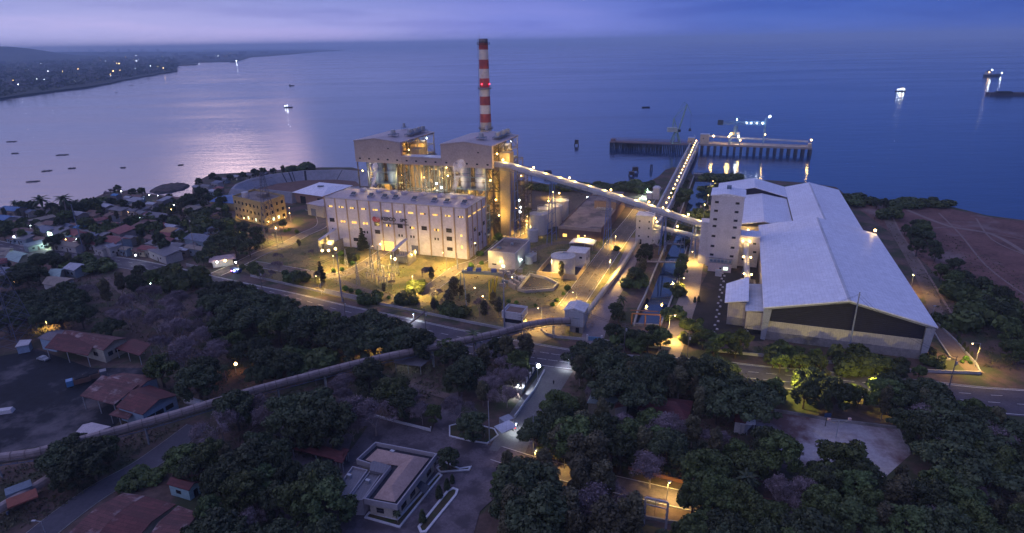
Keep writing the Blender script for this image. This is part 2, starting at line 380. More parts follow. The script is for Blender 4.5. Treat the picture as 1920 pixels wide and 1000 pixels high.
# ---- highway along the front of the plant
nedge = [Vx(-520, 455), G(0, 452), G(120, 471), G(240, 485), G(330, 502), G(440, 527), G(560, 552), G(640, 571), G(760, 596), G(870, 620), G(1017, 647), G(1100, 660), G(1200, 668), G(1330, 676), G(1440, 688), G(1600, 702), G(1737, 715), G(1920, 732), Vx(230, 150), Vx(420, 118)]
sedge = [Vx(-530, 432), G(0, 472), G(90, 482), G(171, 494), G(279, 512), G(375, 528), G(480, 556), G(580, 590), G(700, 624), G(830, 655), G(930, 674), G(1022, 688), G(1095, 697), G(1200, 708), G(1330, 716), G(1440, 727), G(1600, 744), G(1737, 760), G(1920, 782), Vx(230, 131), Vx(420, 100)]
NE, SE = smooth(nedge), smooth(sedge)
hw = MB(); vs = []
for a, b in zip(NE, SE): vs += [(a.x, a.y, .10), (b.x, b.y, .10)]
hw.add(vs, [(2 * i + 1, 2 * i + 3, 2 * i + 2, 2 * i) for i in range(len(NE) - 1)]); struct('highway', hw, m_asph)
mk = MB(); ed = MB(); pv = MB()
def off(i, t): return NE[i].lerp(SE[i], t)
for i in range(len(NE) - 1):
    for t, wd in ((.04, .12), (.96, .12)):
        a, b = off(i, t), off(i + 1, t); d = (b - a).normalized(); s_ = Vector((-d.y, d.x, 0)) * wd
        ed.quad((a - s_) + Vector((0, 0, .108)), (b - s_) + Vector((0, 0, .108)), (b + s_) + Vector((0, 0, .108)), (a + s_) + Vector((0, 0, .108)))
    for t in (.35, .66):
        a, b = off(i, t), off(i + 1, t); ln = (b - a).length; k = max(1, int(ln / 9)); d = (b - a).normalized(); s_ = Vector((-d.y, d.x, 0)) * .09
        for j in range(k):
            p = a.lerp(b, j / k); q = p + d * 3.2; z_ = Vector((0, 0, .108)); mk.quad(p - s_ + z_, q - s_ + z_, q + s_ + z_, p + s_ + z_)
struct('road_edge_line', ed, m_white); struct('lane_marking', mk, m_white)
fp = MB(); fp.sweep([(p.x, p.y, 0) for p in NE], [(-.15, 0), (-.15, .25), (.15, .25), (.15, 0)]); struct('kerb', fp, m_conc)
# ---- plant roads, tracks, aprons
road('plant_road', [(403, 516), (445, 497), (492, 474), (530, 461), (570, 440), (605, 422), (600, 400), (582, 392)], 7, m_asp2, kerb=m_kerb)
road('plant_road', [(470, 494), (552, 508), (612, 518), (650, 512), (682, 497), (722, 470)], 6.5, m_asp2, kerb=m_kerb)
road('plant_road', [(630, 524), (700, 549), (795, 571)], 3.0, m_asp2)
road('plant_road', [(792, 553), (828, 526), (862, 502), (900, 489), (930, 466), (948, 450), (985, 430), (1040, 405)], 7, m_asp2, kerb=m_kerb)
road('plant_road', [(1066, 580), (1100, 532), (1130, 490), (1165, 442), (1192, 408), (1212, 378), (1228, 352)], 10, m_asp2, kerb=m_kerb)
for t_ in (-.32, 0, .32):
    for k in range(2 if t_ else 1):
        P_ = [(1066 + t_ * 62, 580), (1100 + t_ * 58, 532), (1130 + t_ * 52, 490), (1165 + t_ * 46, 442), (1192 + t_ * 40, 408), (1212 + t_ * 34, 378)]
    road('lane_marking', P_, .25, M('faded lane line', (.30, .26, .2), .85, .3, .5, col2=(.12, .10, .09), amt=.5))
road('plant_road', [(968, 508), (1000, 470), (1060, 455), (1128, 470)], 5, m_asp2)
sheet('gate_apron', [(985, 580), (1068, 572), (1058, 626), (1012, 645), (985, 640), (962, 628), (990, 610)], m_asp2)
road('dirt_road', [(1196, 447), (1168, 512), (1140, 560), (1118, 612), (1108, 648)], 8, M('pinkish gravel road', (.22, .18, .19), .95, .15, .2))
road('canal_road', [(1325, 385), (1318, 420), (1308, 470), (1300, 512), (1293, 552), (1280, 590), (1268, 630), (1250, 672)], 7.5, M('pale concrete road', (.27, .21, .17), .9, .18, .15, col2=(.17, .13, .11), amt=.4))
road('dirt_track', [(1655, 386), (1672, 425), (1700, 470), (1738, 540), (1765, 610), (1790, 660), (1830, 700)], 5, m_dirt)
road('dirt_track', [(1700, 394), (1780, 425), (1860, 440), (1930, 480)], 2.5, M('pale track', (.22, .16, .14), .95, .15, .2))
# ---- foreground forecourt and driveways
m_fore = M('forecourt concrete', (.125, .10, .115), .85, .28, .2, col2=(.07, .056, .066), amt=.47, sc2=.18)
sheet('forecourt', [(560, 810), (690, 772), (808, 812), (838, 740), (868, 735), (862, 800), (915, 836), (935, 838), (968, 792), (990, 800), (1005, 850), (1035, 865), (960, 905), (900, 960), (880, 1030), (500, 1060), (520, 950), (600, 925), (690, 800)], m_fore)
road('driveway', [(1048, 692), (1022, 730), (992, 772), (968, 810), (950, 850)], 9.5, M('driveway concrete', (.16, .15, .15), .85, .15, .2))
road('estate_road', [(930, 850), (1000, 872), (1080, 892), (1180, 915), (1290, 940), (1400, 962), (1560, 1000), (1700, 1040)], 6.0, m_fore, kerb=m_kerb)
road('yard_road', [(10, 1060), (90, 992), (180, 925), (260, 880), (320, 838), (370, 800)], 7.0, M('yard concrete', (.085, .078, .095), .9, .2, .12), kerb=m_conc)
road('rear_lane', [(500, 855), (560, 870), (620, 890), (630, 850), (640, 815)], 6.5, m_fore)
for pts in ([(1760, 400), (1800, 440), (1850, 500), (1930, 560)], [(1700, 440), (1740, 430), (1800, 428), (1920, 450)], [(1670, 400), (1690, 440), (1730, 500), (1790, 600)], [(1830, 410), (1860, 450), (1925, 480)]): road('dirt_track', pts, .9, M('pale track', (.22, .16, .14), .95, .15, .2))
road('dirt_track', [(330, 650), (300, 600), (240, 560), (200, 520)], 2.2, M('forest path', (.14, .10, .09), .95, .3, .2)); road('dirt_track', [(690, 700), (760, 720), (840, 745)], 3, M('forest path', (.14, .10, .09), .95, .3, .2))
# far side of the bay: low wooded land with a town, hills rising to the left
def island(name, pts, mat, z=1.5, skirt=6):
    mb = MB(); P = [G(*p, ZW) if not isinstance(p, Vector) else p for p in pts]; mb.prism(P, ZW - 2, z); return struct(name, mb, mat)
m_far = M('far land', (.022, .032, .028), .95, .35, .004, col2=(.05, .045, .045), amt=.4, sc2=.01)
FAR1 = [(-150, 196), (0, 188), (40, 181), (110, 172), (165, 165), (205, 158), (235, 151), (270, 145), (305, 139), (333, 134.5), (331, 130), (312, 126), (330, 124), (368, 122.5), (372, 120.5), (352, 118), (390, 117.2), (445, 115.5), (470, 108), (540, 103), (600, 97.5), (650, 95.2), (600, 93), (400, 94), (0, 101), (-300, 108)]
island('far_shore', FAR1, m_far)
def hill(name, ctr, n_, hgt, mat, seed):
    """ridge mesh: list of (u, v_base, width) control points -> rolling terrain"""
    mb = MB(); r_ = random.Random(seed); nx, ny = 60, 12; x0, x1, y0, y1 = ctr; vs = []
    for j in range(ny + 1):
        for i in range(nx + 1):
            s_ = i / nx; t_ = j / ny
            hh = hgt(s_) * math.sin(math.pi * min(1, t_ * 1.0)) ** .8 * (1 + .12 * math.sin(s_ * 23 + t_ * 7) + .08 * math.sin(s_ * 57 + 3 * t_))
            vs.append((x0 + (x1 - x0) * s_, y0 + (y1 - y0) * t_, ZW + hh))
    mb.add(vs, [(j * (nx + 1) + i, j * (nx + 1) + i + 1, (j + 1) * (nx + 1) + i + 1, (j + 1) * (nx + 1) + i) for j in range(ny) for i in range(nx)])
    return struct(name, mb, mat)
hill('hills', (-9500, -3300, 4800, 8200), 0, lambda s: 165 * (math.exp(-((s - .58) / .17) ** 2) if s > .58 else 1.0) + 8 * math.sin(s * 31) + 5 * math.sin(s * 77), m_far, 3)
hill('hills', (-16000, -3500, 9000, 13500), 0, lambda s: 150 * (1 - s) ** .8, m_far, 5)
# ---- ash pond behind the office block: lined embankment basin
rim = [(433, 354), (441, 346), (462, 337), (507, 327), (567, 320), (640, 318), (690, 322), (705, 335), (700, 348), (640, 352), (590, 352), (547, 361), (500, 356), (455, 357)]
flo = [(482, 356.5), (500, 352), (520, 347), (550, 341), (580, 338), (630, 337), (668, 339), (678, 343), (672, 347), (635, 351), (600, 352), (560, 358), (520, 357), (495, 358)]
RI = [G(u, v, 7.0) for u, v in rim]; cen = sum(RI, Vector()) / len(RI)
def inset(P, k, z): return [Vector((cen.x + (p.x - cen.x) * k, cen.y + (p.y - cen.y) * k, z)) for p in P]
bas = thing('ash_pond_embankment', 'pale lined embankment ringing the reddish brown ash basin by the sea', 'embankment', (cen.x, cen.y, 0))
A0, A1, A2, A3 = inset(RI, 1.10, 0), inset(RI, 1.0, 7), inset(RI, .965, 7), inset(RI, .80, .8)
mb = MB(); k = len(RI)
for S0, S1 in ((A0, A1), (A1, A2), (A2, A3)):
    for i in range(k): j = (i + 1) % k; mb.quad(S0[i], S1[i], S1[j], S0[j])
mb.build('lining', M('grey pond lining', (.22, .22, .26), .7, .12, .05, col2=(.14, .14, .18), amt=.35, sc2=.02), bas)
mb = MB(); mb.sheet([(p.x, p.y) for p in A3], .82); mb.build('ash_bed', M('red brown ash', (.15, .085, .07), .95, .2, .03), bas)
mb = MB()
for i in (3, 3, 3, 4, 4, 5):
    mb = MB(); j = (i + 1) % k; t = rnd.random(); a = A2[i].lerp(A2[j], t); b = A3[i].lerp(A3[j], t + .02); e = (A2[j] - A2[i]).normalized() * rnd.uniform(.6, 1.6); z_ = Vector((0, 0, .06))
    mb.quad(a + z_, a + e + z_, b + e + z_, b + z_); mb.build('stain_streak', M('dark streak', (.03, .03, .045), .9), bas)
# ================================================================ LARGE STRUCTURES
m_clad = M('tan cladding', (.42, .33, .29), .7, .1, .1, kind='ribx', bump=.15)
m_cream = M('cream wall sheeting', (.50, .44, .36), .75, .12, .12, kind='ribx', bump=.15)
m_hall = M('white ribbed wall', (.56, .53, .64), .7, .1, .08, kind='ribx', bump=.12, col2=(.46, .43, .50), amt=.38, sc2=.05)
m_wht = M('white painted render', (.52, .49, .51), .8, .12, .2, col2=(.42, .40, .40), amt=.36, sc2=.15)
m_roofw = M('pale metal roof', (.74, .74, .82), .5, .04, .05, kind='seam', bump=.05, col2=(.68, .67, .74), amt=.40, sc2=.03)
m_roofw2 = M('grey white metal roof', (.52, .52, .57), .5, .1, .06, kind='seam', bump=.1, col2=(.40, .39, .42), amt=.42, sc2=.05)
m_roofb = M('beige metal roof', (.44, .37, .38), .6, .12, .08, kind='seam', col2=(.3, .25, .25), amt=.4)
m_steel = M('blue grey steel', (.13, .17, .22), .6, .2, .4)
m_stl2 = M('brown grey steel', (.07, .06, .055), .6, .3, .4)
m_galv = M('galvanised steel', (.38, .39, .42), .5, .15, .6, metal=.3)
m_conc2 = M('weathered concrete', (.26, .24, .24), .9, .2, .12, col2=(.13, .12, .12), amt=.42, sc2=.1, bump=.2)
m_dark = M('dark interior', (.012, .012, .018), .9)
m_glass = M('dark window glass', (.02, .02, .03), .15, .1, spec=.6)
m_brown = M('brown wall', (.20, .13, .10), .85, .15, .15, col2=(.14, .09, .08), amt=.4)
m_flat = M('stained flat roof', (.22, .18, .17), .9, .2, .15, col2=(.10, .085, .09), amt=.45, sc2=.1)
m_lit = EM('lit window yellow', (1, .62, .14), 1.9); m_lit2 = EM('lit window dim', (1, .60, .18), .9); rw = random.Random(8)
m_litw = EM('lit window white', (.75, 1, .72), 2.2)
SOD = (1, .65, .15)
m_bulb = EM('sodium lamp', (1, .60, .20), 26); m_bulbw = EM('white lamp', (.82, .92, 1), 26); m_bulbg = EM('greenish white lamp', (.7, 1, .85), 20)
m_red = M('red paint band', (.34, .07, .07), .7, .15, .3, col2=(.30, .05, .05), amt=.35)
m_whb = M('white paint band', (.56, .52, .50), .7, .12, .3, col2=(.36, .32, .31), amt=.35)
def bulb(par, pos, r=.45, mat=None, power=0, col=SOD, name='lamp', rad=.3):
    o = MB().ball(pos, r, 8, 5).build(name, mat or m_bulb, par)
    if power: light('lamp_light', par, (pos[0], pos[1], pos[2] - r - .1) if power < 0 else pos, abs(power), col, r * 1.05)
    return o
def window(par, a, b, s, z, wd, hg, mat, name='window', proud=.06):
    a = Vector(a); b = Vector(b); d = (b - a); d.z = 0; d.normalize(); nrm = Vector((d.y, -d.x, 0))
    p = a + d * (s - wd / 2) + nrm * (proud - .12); q = a + d * (s + wd / 2) + nrm * (proud - .12); o_ = nrm * .12
    return MB().prism([p, q, q + o_, p + o_], z, z + hg).build(name, mat, par)
def gable(mb, p0, pr, p1, q0, q1, z0, zr, z1, th=.35):
    for (pa, za, pb, zb) in ((p0, z0, pr, zr), (pr, zr, p1, z1)):
        T = [W(pa, q0, za), W(pb, q0, zb), W(pb, q1, zb), W(pa, q1, za)]; B = [t - Vector((0, 0, th)) for t in T]
        mb.add(T + B, [(0, 1, 2, 3), (7, 6, 5, 4), (0, 4, 5, 1), (2, 6, 7, 3), (0, 3, 7, 4), (1, 5, 6, 2)])
    return mb
def gwall(mb, p0, pr, p1, q, th, zb0, zbr, zb1, z0, zr, z1):
    """upright gable panel between lower line zb* and upper line z*"""
    for (pa, a0, a1, pb, b0, b1) in ((p0, zb0, z0, pr, zbr, zr), (pr, zbr, zr, p1, zb1, z1)):
        V = [W(pa, q, a0), W(pb, q, b0), W(pb, q, b1), W(pa, q, a1)]; U = [W(pa, q + th, a0), W(pb, q + th, b0), W(pb, q + th, b1), W(pa, q + th, a1)]
        mb.add(V + U, [(0, 1, 2, 3), (7, 6, 5, 4), (0, 4, 5, 1), (3, 2, 6, 7), (0, 3, 7, 4), (1, 5, 6, 2)])
    return mb
def lattice(mb, ps, qs, zs, r=.22, diag=.35, rr=None, beams=.8):
    rr = rr or rnd
    for p in ps:
        for q in qs: mb.bar(W(p, q, zs[0]), W(p, q, zs[-1]), r * 1.3)
    for z in zs[1:]:
        for q in qs:
            for i in range(len(ps) - 1):
                if rr.random() < beams: mb.bar(W(ps[i], q, z), W(ps[i + 1], q, z), r)
        for p in ps:
            for i in range(len(qs) - 1):
                if rr.random() < beams: mb.bar(W(p, qs[i], z), W(p, qs[i + 1], z), r)
    for k in range(len(zs) - 1):
        for q in qs:
            for i in range(len(ps) - 1):
                if rr.random() < diag:
                    a, b = (i, i + 1) if rr.random() < .5 else (i + 1, i); mb.bar(W(ps[a], q, zs[k]), W(ps[b], q, zs[k + 1]), r * .7)
        for p in ps:
            for i in range(len(qs) - 1):
                if rr.random() < diag:
                    a, b = (i, i + 1) if rr.random() < .5 else (i + 1, i); mb.bar(W(p, qs[a], zs[k]), W(p, qs[b], zs[k + 1]), r * .7)
    return mb
# ---------------------------------------------------------------- turbine hall
TL, TD, TH = 81.0, 24.0, 25.4
th_ = thing('turbine_hall', 'long white ribbed turbine hall with rows of lit windows and a company sign', 'hall', W(-TL, 0), PA)
mb = MB(); mb.pbox(-TL, 0, 0, TD, 0, TH); mb.build('wall', m_hall, th_)
mb = MB()
for i in range(2):
    qa, qb = (0.5, TD / 2), (TD / 2, TD - .5)
a = [W(-TL + .5, .5, TH + .15), W(-.5, .5, TH + .15), W(-.5, TD / 2, TH + .8), W(-TL + .5, TD / 2, TH + .8), W(-.5, TD - .5, TH + .15), W(-TL + .5, TD - .5, TH + .15)]
a += [W(-TL + .5, .5, TH + .02), W(-.5, .5, TH + .02), W(-.5, TD - .5, TH + .02), W(-TL + .5, TD - .5, TH + .02)]
mb.add(a, [(0, 1, 2, 3), (3, 2, 4, 5), (6, 9, 8, 7), (0, 6, 7, 1), (5, 4, 8, 9), (0, 3, 5, 9, 6), (1, 7, 8, 4, 2)]); mb.build('roof', m_roofb, th_)
mb = MB()
for (p0, p1, q0, q1) in ((-TL, 0, 0, .35), (-TL, 0, TD - .35, TD), (-TL, -TL + .35, .35, TD - .35), (-.35, 0, .35, TD - .35)): mb.pbox(p0, p1, q0, q1, TH + .003, TH + .7)
mb.build('parapet', M('parapet trim', (.40, .38, .42), .7), th_)
m_pil = M('tan pilaster', (.36, .27, .22), .8)
for i in range(13):
    p = -TL + i * TL / 12; p = min(max(p, -TL + .35), -.35); MB().pbox(p - .3, p + .3, -.35, .003, 0, TH + .5).build('pilaster', m_pil, th_)
for q in (.4, 6, 12, 18, 23.6): MB().pbox(-.003, .35, q - .3, q + .3, 0, TH + .5).build('pilaster', m_pil, th_)
FA, FB = W(-TL, 0), W(0, 0); SA, SB = W(0, 0), W(0, TD); bay = TL / 12
m_wfr = M('window frame dark', (.05, .04, .05), .6)
def dwin(s, z, wd, hg, a=FA, b=FB, par=th_):
    o = window(par, a, b, s, z, wd, hg, m_wfr, 'window')
    for k in range(2): window(o, a, b, s, z + hg * (.08 + .48 * k), wd * .9, hg * .36, m_glass, 'pane', .09)
def lwin(s, z, wd, hg, n_=4, a=FA, b=FB, par=th_):
    o = window(par, a, b, s, z, wd, hg, m_wfr, 'window', .03)
    for k in range(n_): window(o, a, b, s - wd / 2 + wd * (k + .5) / n_, z + .06, wd / n_ * .82, hg - .12, rw.choice((m_lit, m_lit, m_lit2, m_glass if rw.random() < .5 else m_lit)), 'pane', .07)
for i in range(12):
    c = (i + .5) * bay; lwin(c, 21.0, 2.9, .85)
    if i in (1, 2, 3, 5, 7, 9): lwin(c + .2, 13.2, 2.9, 1.15, 3)
    if i in (0, 4, 6, 8, 10): dwin(c + .2, 13.0, 3.0, 2.1)
    if i in (4, 10): dwin(c + .2, 8.8, 3.0, 2.1)
    if i in (10, 2): dwin(c + .2, 3.6, 3.0, 1.8)
    if i in (0, 3, 6, 7, 9):
        for d in (-.8, .8) if i != 0 else (0,): window(th_, FA, FB, c + d, 8.4, .8, 1.3, m_glass)
    if i == 11: window(th_, FA, FB, c, 11.5, .9, 1.0, m_lit); window(th_, FA, FB, c, 5.5, .9, 1.3, m_lit)
for i in range(4):
    c = 3.2 + i * 6; lwin(c, 21.0, 4.0, .7, 5, SA, SB)
for (s, z) in ((9, 12), (14.5, 8), (20.5, 12), (9, 4)): dwin(s, z, 2.4, 2.0, SA, SB)
for (s, z) in ((4, 8.5), (4, 5), (12, 2), (17.5, 8.5), (17.5, 3), (22, 6)): window(th_, SA, SB, s, z, .7, 1.3, m_glass)
door = window(th_, FA, FB, 5.6 * bay - 2.0, 0.02, 7.4, 5.2, EM('lit window hall doorway', (1, .68, .2), 1.3), 'doorway')
window(th_, FA, FB, 7.7 * bay, .02, 4.6, 4.5, M('blue shutter', (.13, .14, .22), .6, kind='ribz'), 'shutter_door')
bulb(th_, W(-TL + 5.0 * bay, -3.5, 4.6), .35, None, 900); bulb(th_, W(-TL + 6.6 * bay, -4, 3.4), .3, None, 900)
for p_ in (-74, -24, -8): light('wall_fill_light', th_, W(p_, -9, 4.5), 800, SOD, .3)  # added lights without fittings, brighten the foot of the hall wall
m_hat = M('roof vent hood', (.44, .42, .48), .6); 
for u in (645, 680, 707, 728, 764, 801, 824, 855):
    p = -TL + (u - 603) / 269 * TL + 1.0; b = W(p, 6.6)
    o = MB().pbox(p - 1.5, p + 1.5, 5.4, 8.4, TH + .5, TH + 1.5).build('roof_hatch', m_hat, th_)
    mb = MB(); mb.add([W(p - 1.2, 5.2, TH + 1.2), W(p + 1.2, 5.2, TH + 1.2), W(p + 1.2, 7.8, TH + 2.6), W(p - 1.2, 7.8, TH + 2.6), W(p - 1.2, 5.4, TH + 1.0), W(p + 1.2, 5.4, TH + 1.0), W(p + 1.2, 8.0, TH + 2.4), W(p - 1.2, 8.0, TH + 2.4)], [(0, 1, 2, 3), (7, 6, 5, 4), (0, 4, 5, 1), (2, 6, 7, 3), (0, 3, 7, 4), (1, 5, 6, 2)]); mb.build('skylight', m_glass, o)
for u in (662, 695, 724, 745, 780, 815, 840, 870):
    p = -TL + (u - 622) / 269 * TL + 1.0; mb = MB(); n_ = 8
    vs = []
    for q in (15.6, 19.0):
        for k in range(n_ + 1): t = math.pi * k / n_; vs.append(W(p + 1.5 * math.cos(t), q, TH + .9 + 1.5 * math.sin(t)))
    mb.add(vs, [(k + 1, k, n_ + 1 + k, n_ + 2 + k) for k in range(n_)] + [tuple(range(n_ + 1)), tuple(range(2 * n_ + 1, n_, -1)), (0, n_, 2 * n_ + 1, n_ + 1)]); mb.build('roof_vent', m_hat, th_)
# sign: two interlocking discs and the company name
def text(par, s, size, loc_pq, z, mat, ext=.05, bold=.0, wd=1.0, name='sign_text'):
    c = bpy.data.curves.new('t', 'FONT'); c.body = s; c.size = size; c.extrude = ext; c.offset = bold; c.align_x = 'LEFT'
    o = bpy.data.objects.new('t', c); COL.objects.link(o); bpy.context.view_layer.update()
    me = bpy.data.meshes.new_from_object(o.evaluated_get(bpy.context.evaluated_depsgraph_get())); bpy.data.objects.remove(o)
    p, q = loc_pq; vs = [tuple(W(p + v.co.x * wd, q - v.co.z, z + v.co.y)) for v in me.vertices]; fs = [tuple(pl.vertices) for pl in me.polygons]
    mb = MB(); mb.add(vs, fs); return mb.build(name, mat, par)
m_ink = M('black sign lettering', (.03, .03, .05), .5); m_lr = M('sign red', (.40, .06, .09), .5); m_lp = M('sign pink', (.55, .26, .30), .5)
def disc(mb, p, z, r, q, sx=1.0, t0=0, t1=360, n_=24):
    c = W(p, q, z); vs = [c] + [W(p + r * sx * math.cos(R(t0 + (t1 - t0) * i / n_)), q, z + r * math.sin(R(t0 + (t1 - t0) * i / n_))) for i in range(n_ + 1)]
    return mb.add(vs, [(0, i + 2, i + 1) if False else (0, i + 1, i + 2) for i in range(n_)])
sgn = MB(); disc(sgn, -51.2, 16.6, 1.45, -.42); sg = sgn.build('sign_emblem', m_lr, th_)
s2 = MB(); disc(s2, -49.4, 16.6, 1.45, -.46); s2.build('emblem_disc', m_lp, th_)
s3_ = MB(); s3_.add([W(-52.2, -.50, 17.7), W(-51.7, -.50, 18.1), W(-48.8, -.50, 15.6), W(-49.3, -.50, 15.2)], [(3, 2, 1, 0), (0, 1, 2, 3)]); disc(s3_, -49.0, 16.1, .9, -.50, 1, -100, 80); s3_.build('emblem_stroke', m_lr, th_)
text(th_, 'KEPCO', 2.6, (-47.3, -.42), 16.4, m_ink, .05, .09, 1.0); text(th_, 'SPC', 2.4, (-36.6, -.42), 16.4, m_ink, .05, .06, 1.05)
text(th_, 'POWER CORPORATION', 1.25, (-46.6, -.42), 14.6, m_ink, .04, .02, 1.08)
# ---------------------------------------------------------------- boiler houses
m_silo = M('bunker silo', (.34, .34, .38), .6, .12, .2, col2=(.24, .23, .25), amt=.35); m_silo2 = M('blue bunker silo', (.16, .22, .30), .6, .12, .2)
def boiler(dp, label, sm, seed):
    rr = random.Random(seed)
    t = thing('boiler_house', label, 'boiler house', W(-29 + dp, 34), PA, 'twin boiler houses')
    P0, P1 = -29 + dp, .3 + dp; PR = P0 + 13.5
    mb = MB(); gwall(mb, P0, PR, P1, 34, 2.2, 38.4, 38.4, 38.4, 49.9, 51.6, 49.9); mb.pbox(P0, P0 + .5, 36.2, 60, 38.4, 49.7); mb.build('cladding', m_clad, t)
    mb = MB(); gable(mb, P0 - .3, PR, P1 + .4, 33.6, 75, 50.3, 52.0, 50.3, .4); mb.build('roof', m_roofb, t)
    for k in range(5): window(t, W(P0, 34), W(P1, 34), 3.0 + k * 5.9, 40.0, 1.2, .8, m_glass)
    window(t, W(P0, 34), W(P1, 34), 21.5, 46.2, .9, .6, m_glass)
    mb = MB(); ps = [P0 + .4, P0 + 7.3, P0 + 14.6, P0 + 21.9, P1 - .4]; qs = [35, 44.5, 54, 64.5, 74.5]
    lattice(mb, ps, qs[1:], [0, 6, 12, 18, 24, 30, 38], .34, .6, rr); lattice(mb, [ps[0], ps[1]], qs[:1], [0, 12, 24, 38], .3, .5, rr); lattice(mb, [ps[3] + 3.6, ps[4]], qs[:1], [0, 8, 16, 24, 31, 38], .3, .7, rr); lattice(mb, ps, qs[1:], [38, 43.5, 49.6], .3, .5, rr); mb.build('steel_frame', m_stl2, t)
    mb = MB()
    for z in (12, 24, 30, 38.2):
        for i in range(4):
            for j in range(4):
                if j == 0 and z < 30: continue
                if rr.random() < .45: MB().pbox(ps[i] + .2, ps[i + 1] - .2, qs[j] + .2, qs[j + 1] - .2, z + .3, z + .42).build('floor_grating', M('grating', (.16, .13, .10), .8), t)
    MB().pbox(P0 + 8, P0 + 21.5, 49, 66, 9, 45).build('boiler_casing', M('boiler casing', (.30, .22, .15), .7, .15, .2, kind='ribz'), t)
    MB().pbox(P1 - 9, P1 - 2.6, 55, 70, 14, 46).build('duct_casing', M('duct casing', (.26, .19, .14), .75, .15, .2), t)
    for k, c in enumerate((12.0, 20.5)):
        s = MB().cyl(W(P0 + c, 38.2, 28), 2.8, 2.8, 10.2, 24).build('coal_bunker', sm, t, smooth=False)
        MB().cyl(W(P0 + c, 38.2, 23.6), .7, 2.75, 4.35, 24).build('hopper', sm, s)
        MB().cyl(W(P0 + c, 38.2, 34.6), 2.86, 2.86, .35, 24).build('stiffening_band', m_steel, s)
    mb = MB()
    for c in (7.4, 16.2, 25): mb.bar(W(P0 + c, 34.4, 0), W(P0 + c, 34.4, 38.4), .35)
    for z in (26.6, 33.2): mb.bar(W(P0 + 7, 34.4, z), W(P0 + 25, 34.4, z), .28)
    mb.pbox(P0 + 7, P0 + 25.4, 34.8, 41.8, 26.2, 26.55); mb.build('bunker_frame', m_steel, t)
    # tall duct column at the front corner
    MB().pbox(P1 + .6, P1 + 6.4, 43, 49, 0, 45.4).build('tall_duct', M('tan duct', (.30, .23, .16), .7, .14, .15, kind='ribz', col2=(.22, .16, .12), amt=.35), t)
    mb = MB(); lattice(mb, [P1 + 8, P1 + 12.5], [48, 54, 61], [0, 5, 10, 15, 20, 25, 30, 35], .2, .8, rr); lattice(mb, [P1 + .4, P1 + 7], [50.5, 62], [0, 8, 16, 24, 32, 40], .22, .8, rr); mb.build('side_stair_frame', m_stl2, t)
    for c in range(14):   # pipework
        mb = MB(); p = rr.uniform(P0 + 2, P1 - 1); q = rr.uniform(42, 52); z = rr.uniform(8, 30); r_ = rr.uniform(.25, .8); hh = rr.uniform(6, 14)
        mb.tube([W(p, q, z), W(p, q, z + hh), W(p + rr.uniform(-6, 6), q, z + hh), W(p + rr.uniform(-6, 6), q + 4, z + hh)], r_, 8); mb.build('pipe', rr.choice((m_galv, m_stl2, M('lagged pipe', (.45, .38, .24), .6))), t)
    # roof plant
    def fan(p, q, big):
        z = 50.3 + .35 + (1.7 * (1 - abs(p - PR) / 14)); o = MB().pbox(p - big, p + big, q - big, q + big, z + 1.0, z + 1.25).build('roof_fan', m_steel, t)
        mb = MB()
        for a_ in (-1, 1):
            for b_ in (-1, 1): mb.bar(W(p + a_ * big * .9, q + b_ * big * .9, z - .4), W(p + a_ * big * .9, q + b_ * big * .9, z + 1.0), .09)
        mb.build('stand', m_steel, o); MB().cyl(W(p, q, z + 1.25), big * .62, big * .55, 2.2, 12).build('fan_cowl', m_galv, o)
    fan(P0 + 19, 45, 2.3)
    for k in range(5): fan(P0 + 25.2 - (k % 2) * .6, 52 + k * 4.2, 2.1)
    fan(P0 + 12, 70, 1.4)
    for c in (9, 24): light('bunker_fill_light', t, W(P0 + c, 31.5, 31), 330, (1, .80, .50), .3)  # fill lights added to brighten the bunkers, no fittings here
    # working lights
    pts = [(2.5, 36, 33, 4500, 0), (9, 44, 21, 3500, 0), (25.5, 40, 31, 3500, 0), (27.5, 42, 20, 3500, 0), (27, 47, 44, 3000, 0), (28, 62, 42, 3500, 0), (14, 46, 14, 2500, 0), (4, 50, 12, 3000, 0), (33, 52, 26, 3500, 0), (34, 57, 12, 3000, 0), (31, 46, 8, 2500, 0), (27.5, 68, 47.5, 2200, 1), (16, 58, 47.5, 1500, 0), (36, 60, 30, 3500, 0), (30, 40, 12, 3500, 0), (2, 60, 22, 2500, 0)]
    for (a_, q, z, pw, wh) in pts:
        bulb(t, W(P0 + a_, q, z), .34, m_bulbw if wh else m_bulb, pw, (.85, .93, 1) if wh else (1, .60, .10))
    return t
boiler(0, 'right hand tan boiler house, nearest the striped chimney, with two pale coal bunkers', m_silo, 11)
boiler(-53.3, 'left hand tan boiler house with two blue coal bunkers, left of the box gallery', m_silo2, 23)
gal = thing('bunker_gallery', 'tan box gallery bridging high between the two boiler houses', 'gallery', W(-53, 34), PA)
MB().pbox(-52.8, -29.2, 34.0, 40, 38.4, 42.6).build('cladding', m_clad, gal)
MB().pbox(-52.8, -29.2, 33.7, 40.3, 42.61, 42.9).build('roof', m_roofw2, gal)
for k in range(4): window(gal, W(-52.8, 34), W(-29.2, 34), 3 + k * 5.8, 40.0, 1.2, .8, m_glass)
mb = MB(); lattice(mb, [-52, -46, -40, -34, -29.6], [35, 40], [0, 12, 24, 38.3], .3, .5, random.Random(5)); mb.build('support_frame', m_steel, gal)
rk = thing('pipe_rack', 'tangle of floodlit yellow pipes and platforms between the boiler houses', 'pipe rack', W(-46, 44), PA)
mb = MB(); lattice(mb, [-46, -41, -36, -31], [44, 50, 57], [0, 5, 10, 15, 20, 25, 30, 35], .26, .8, random.Random(9)); mb.build('rack_frame', m_stl2, rk)
rr = random.Random(4)
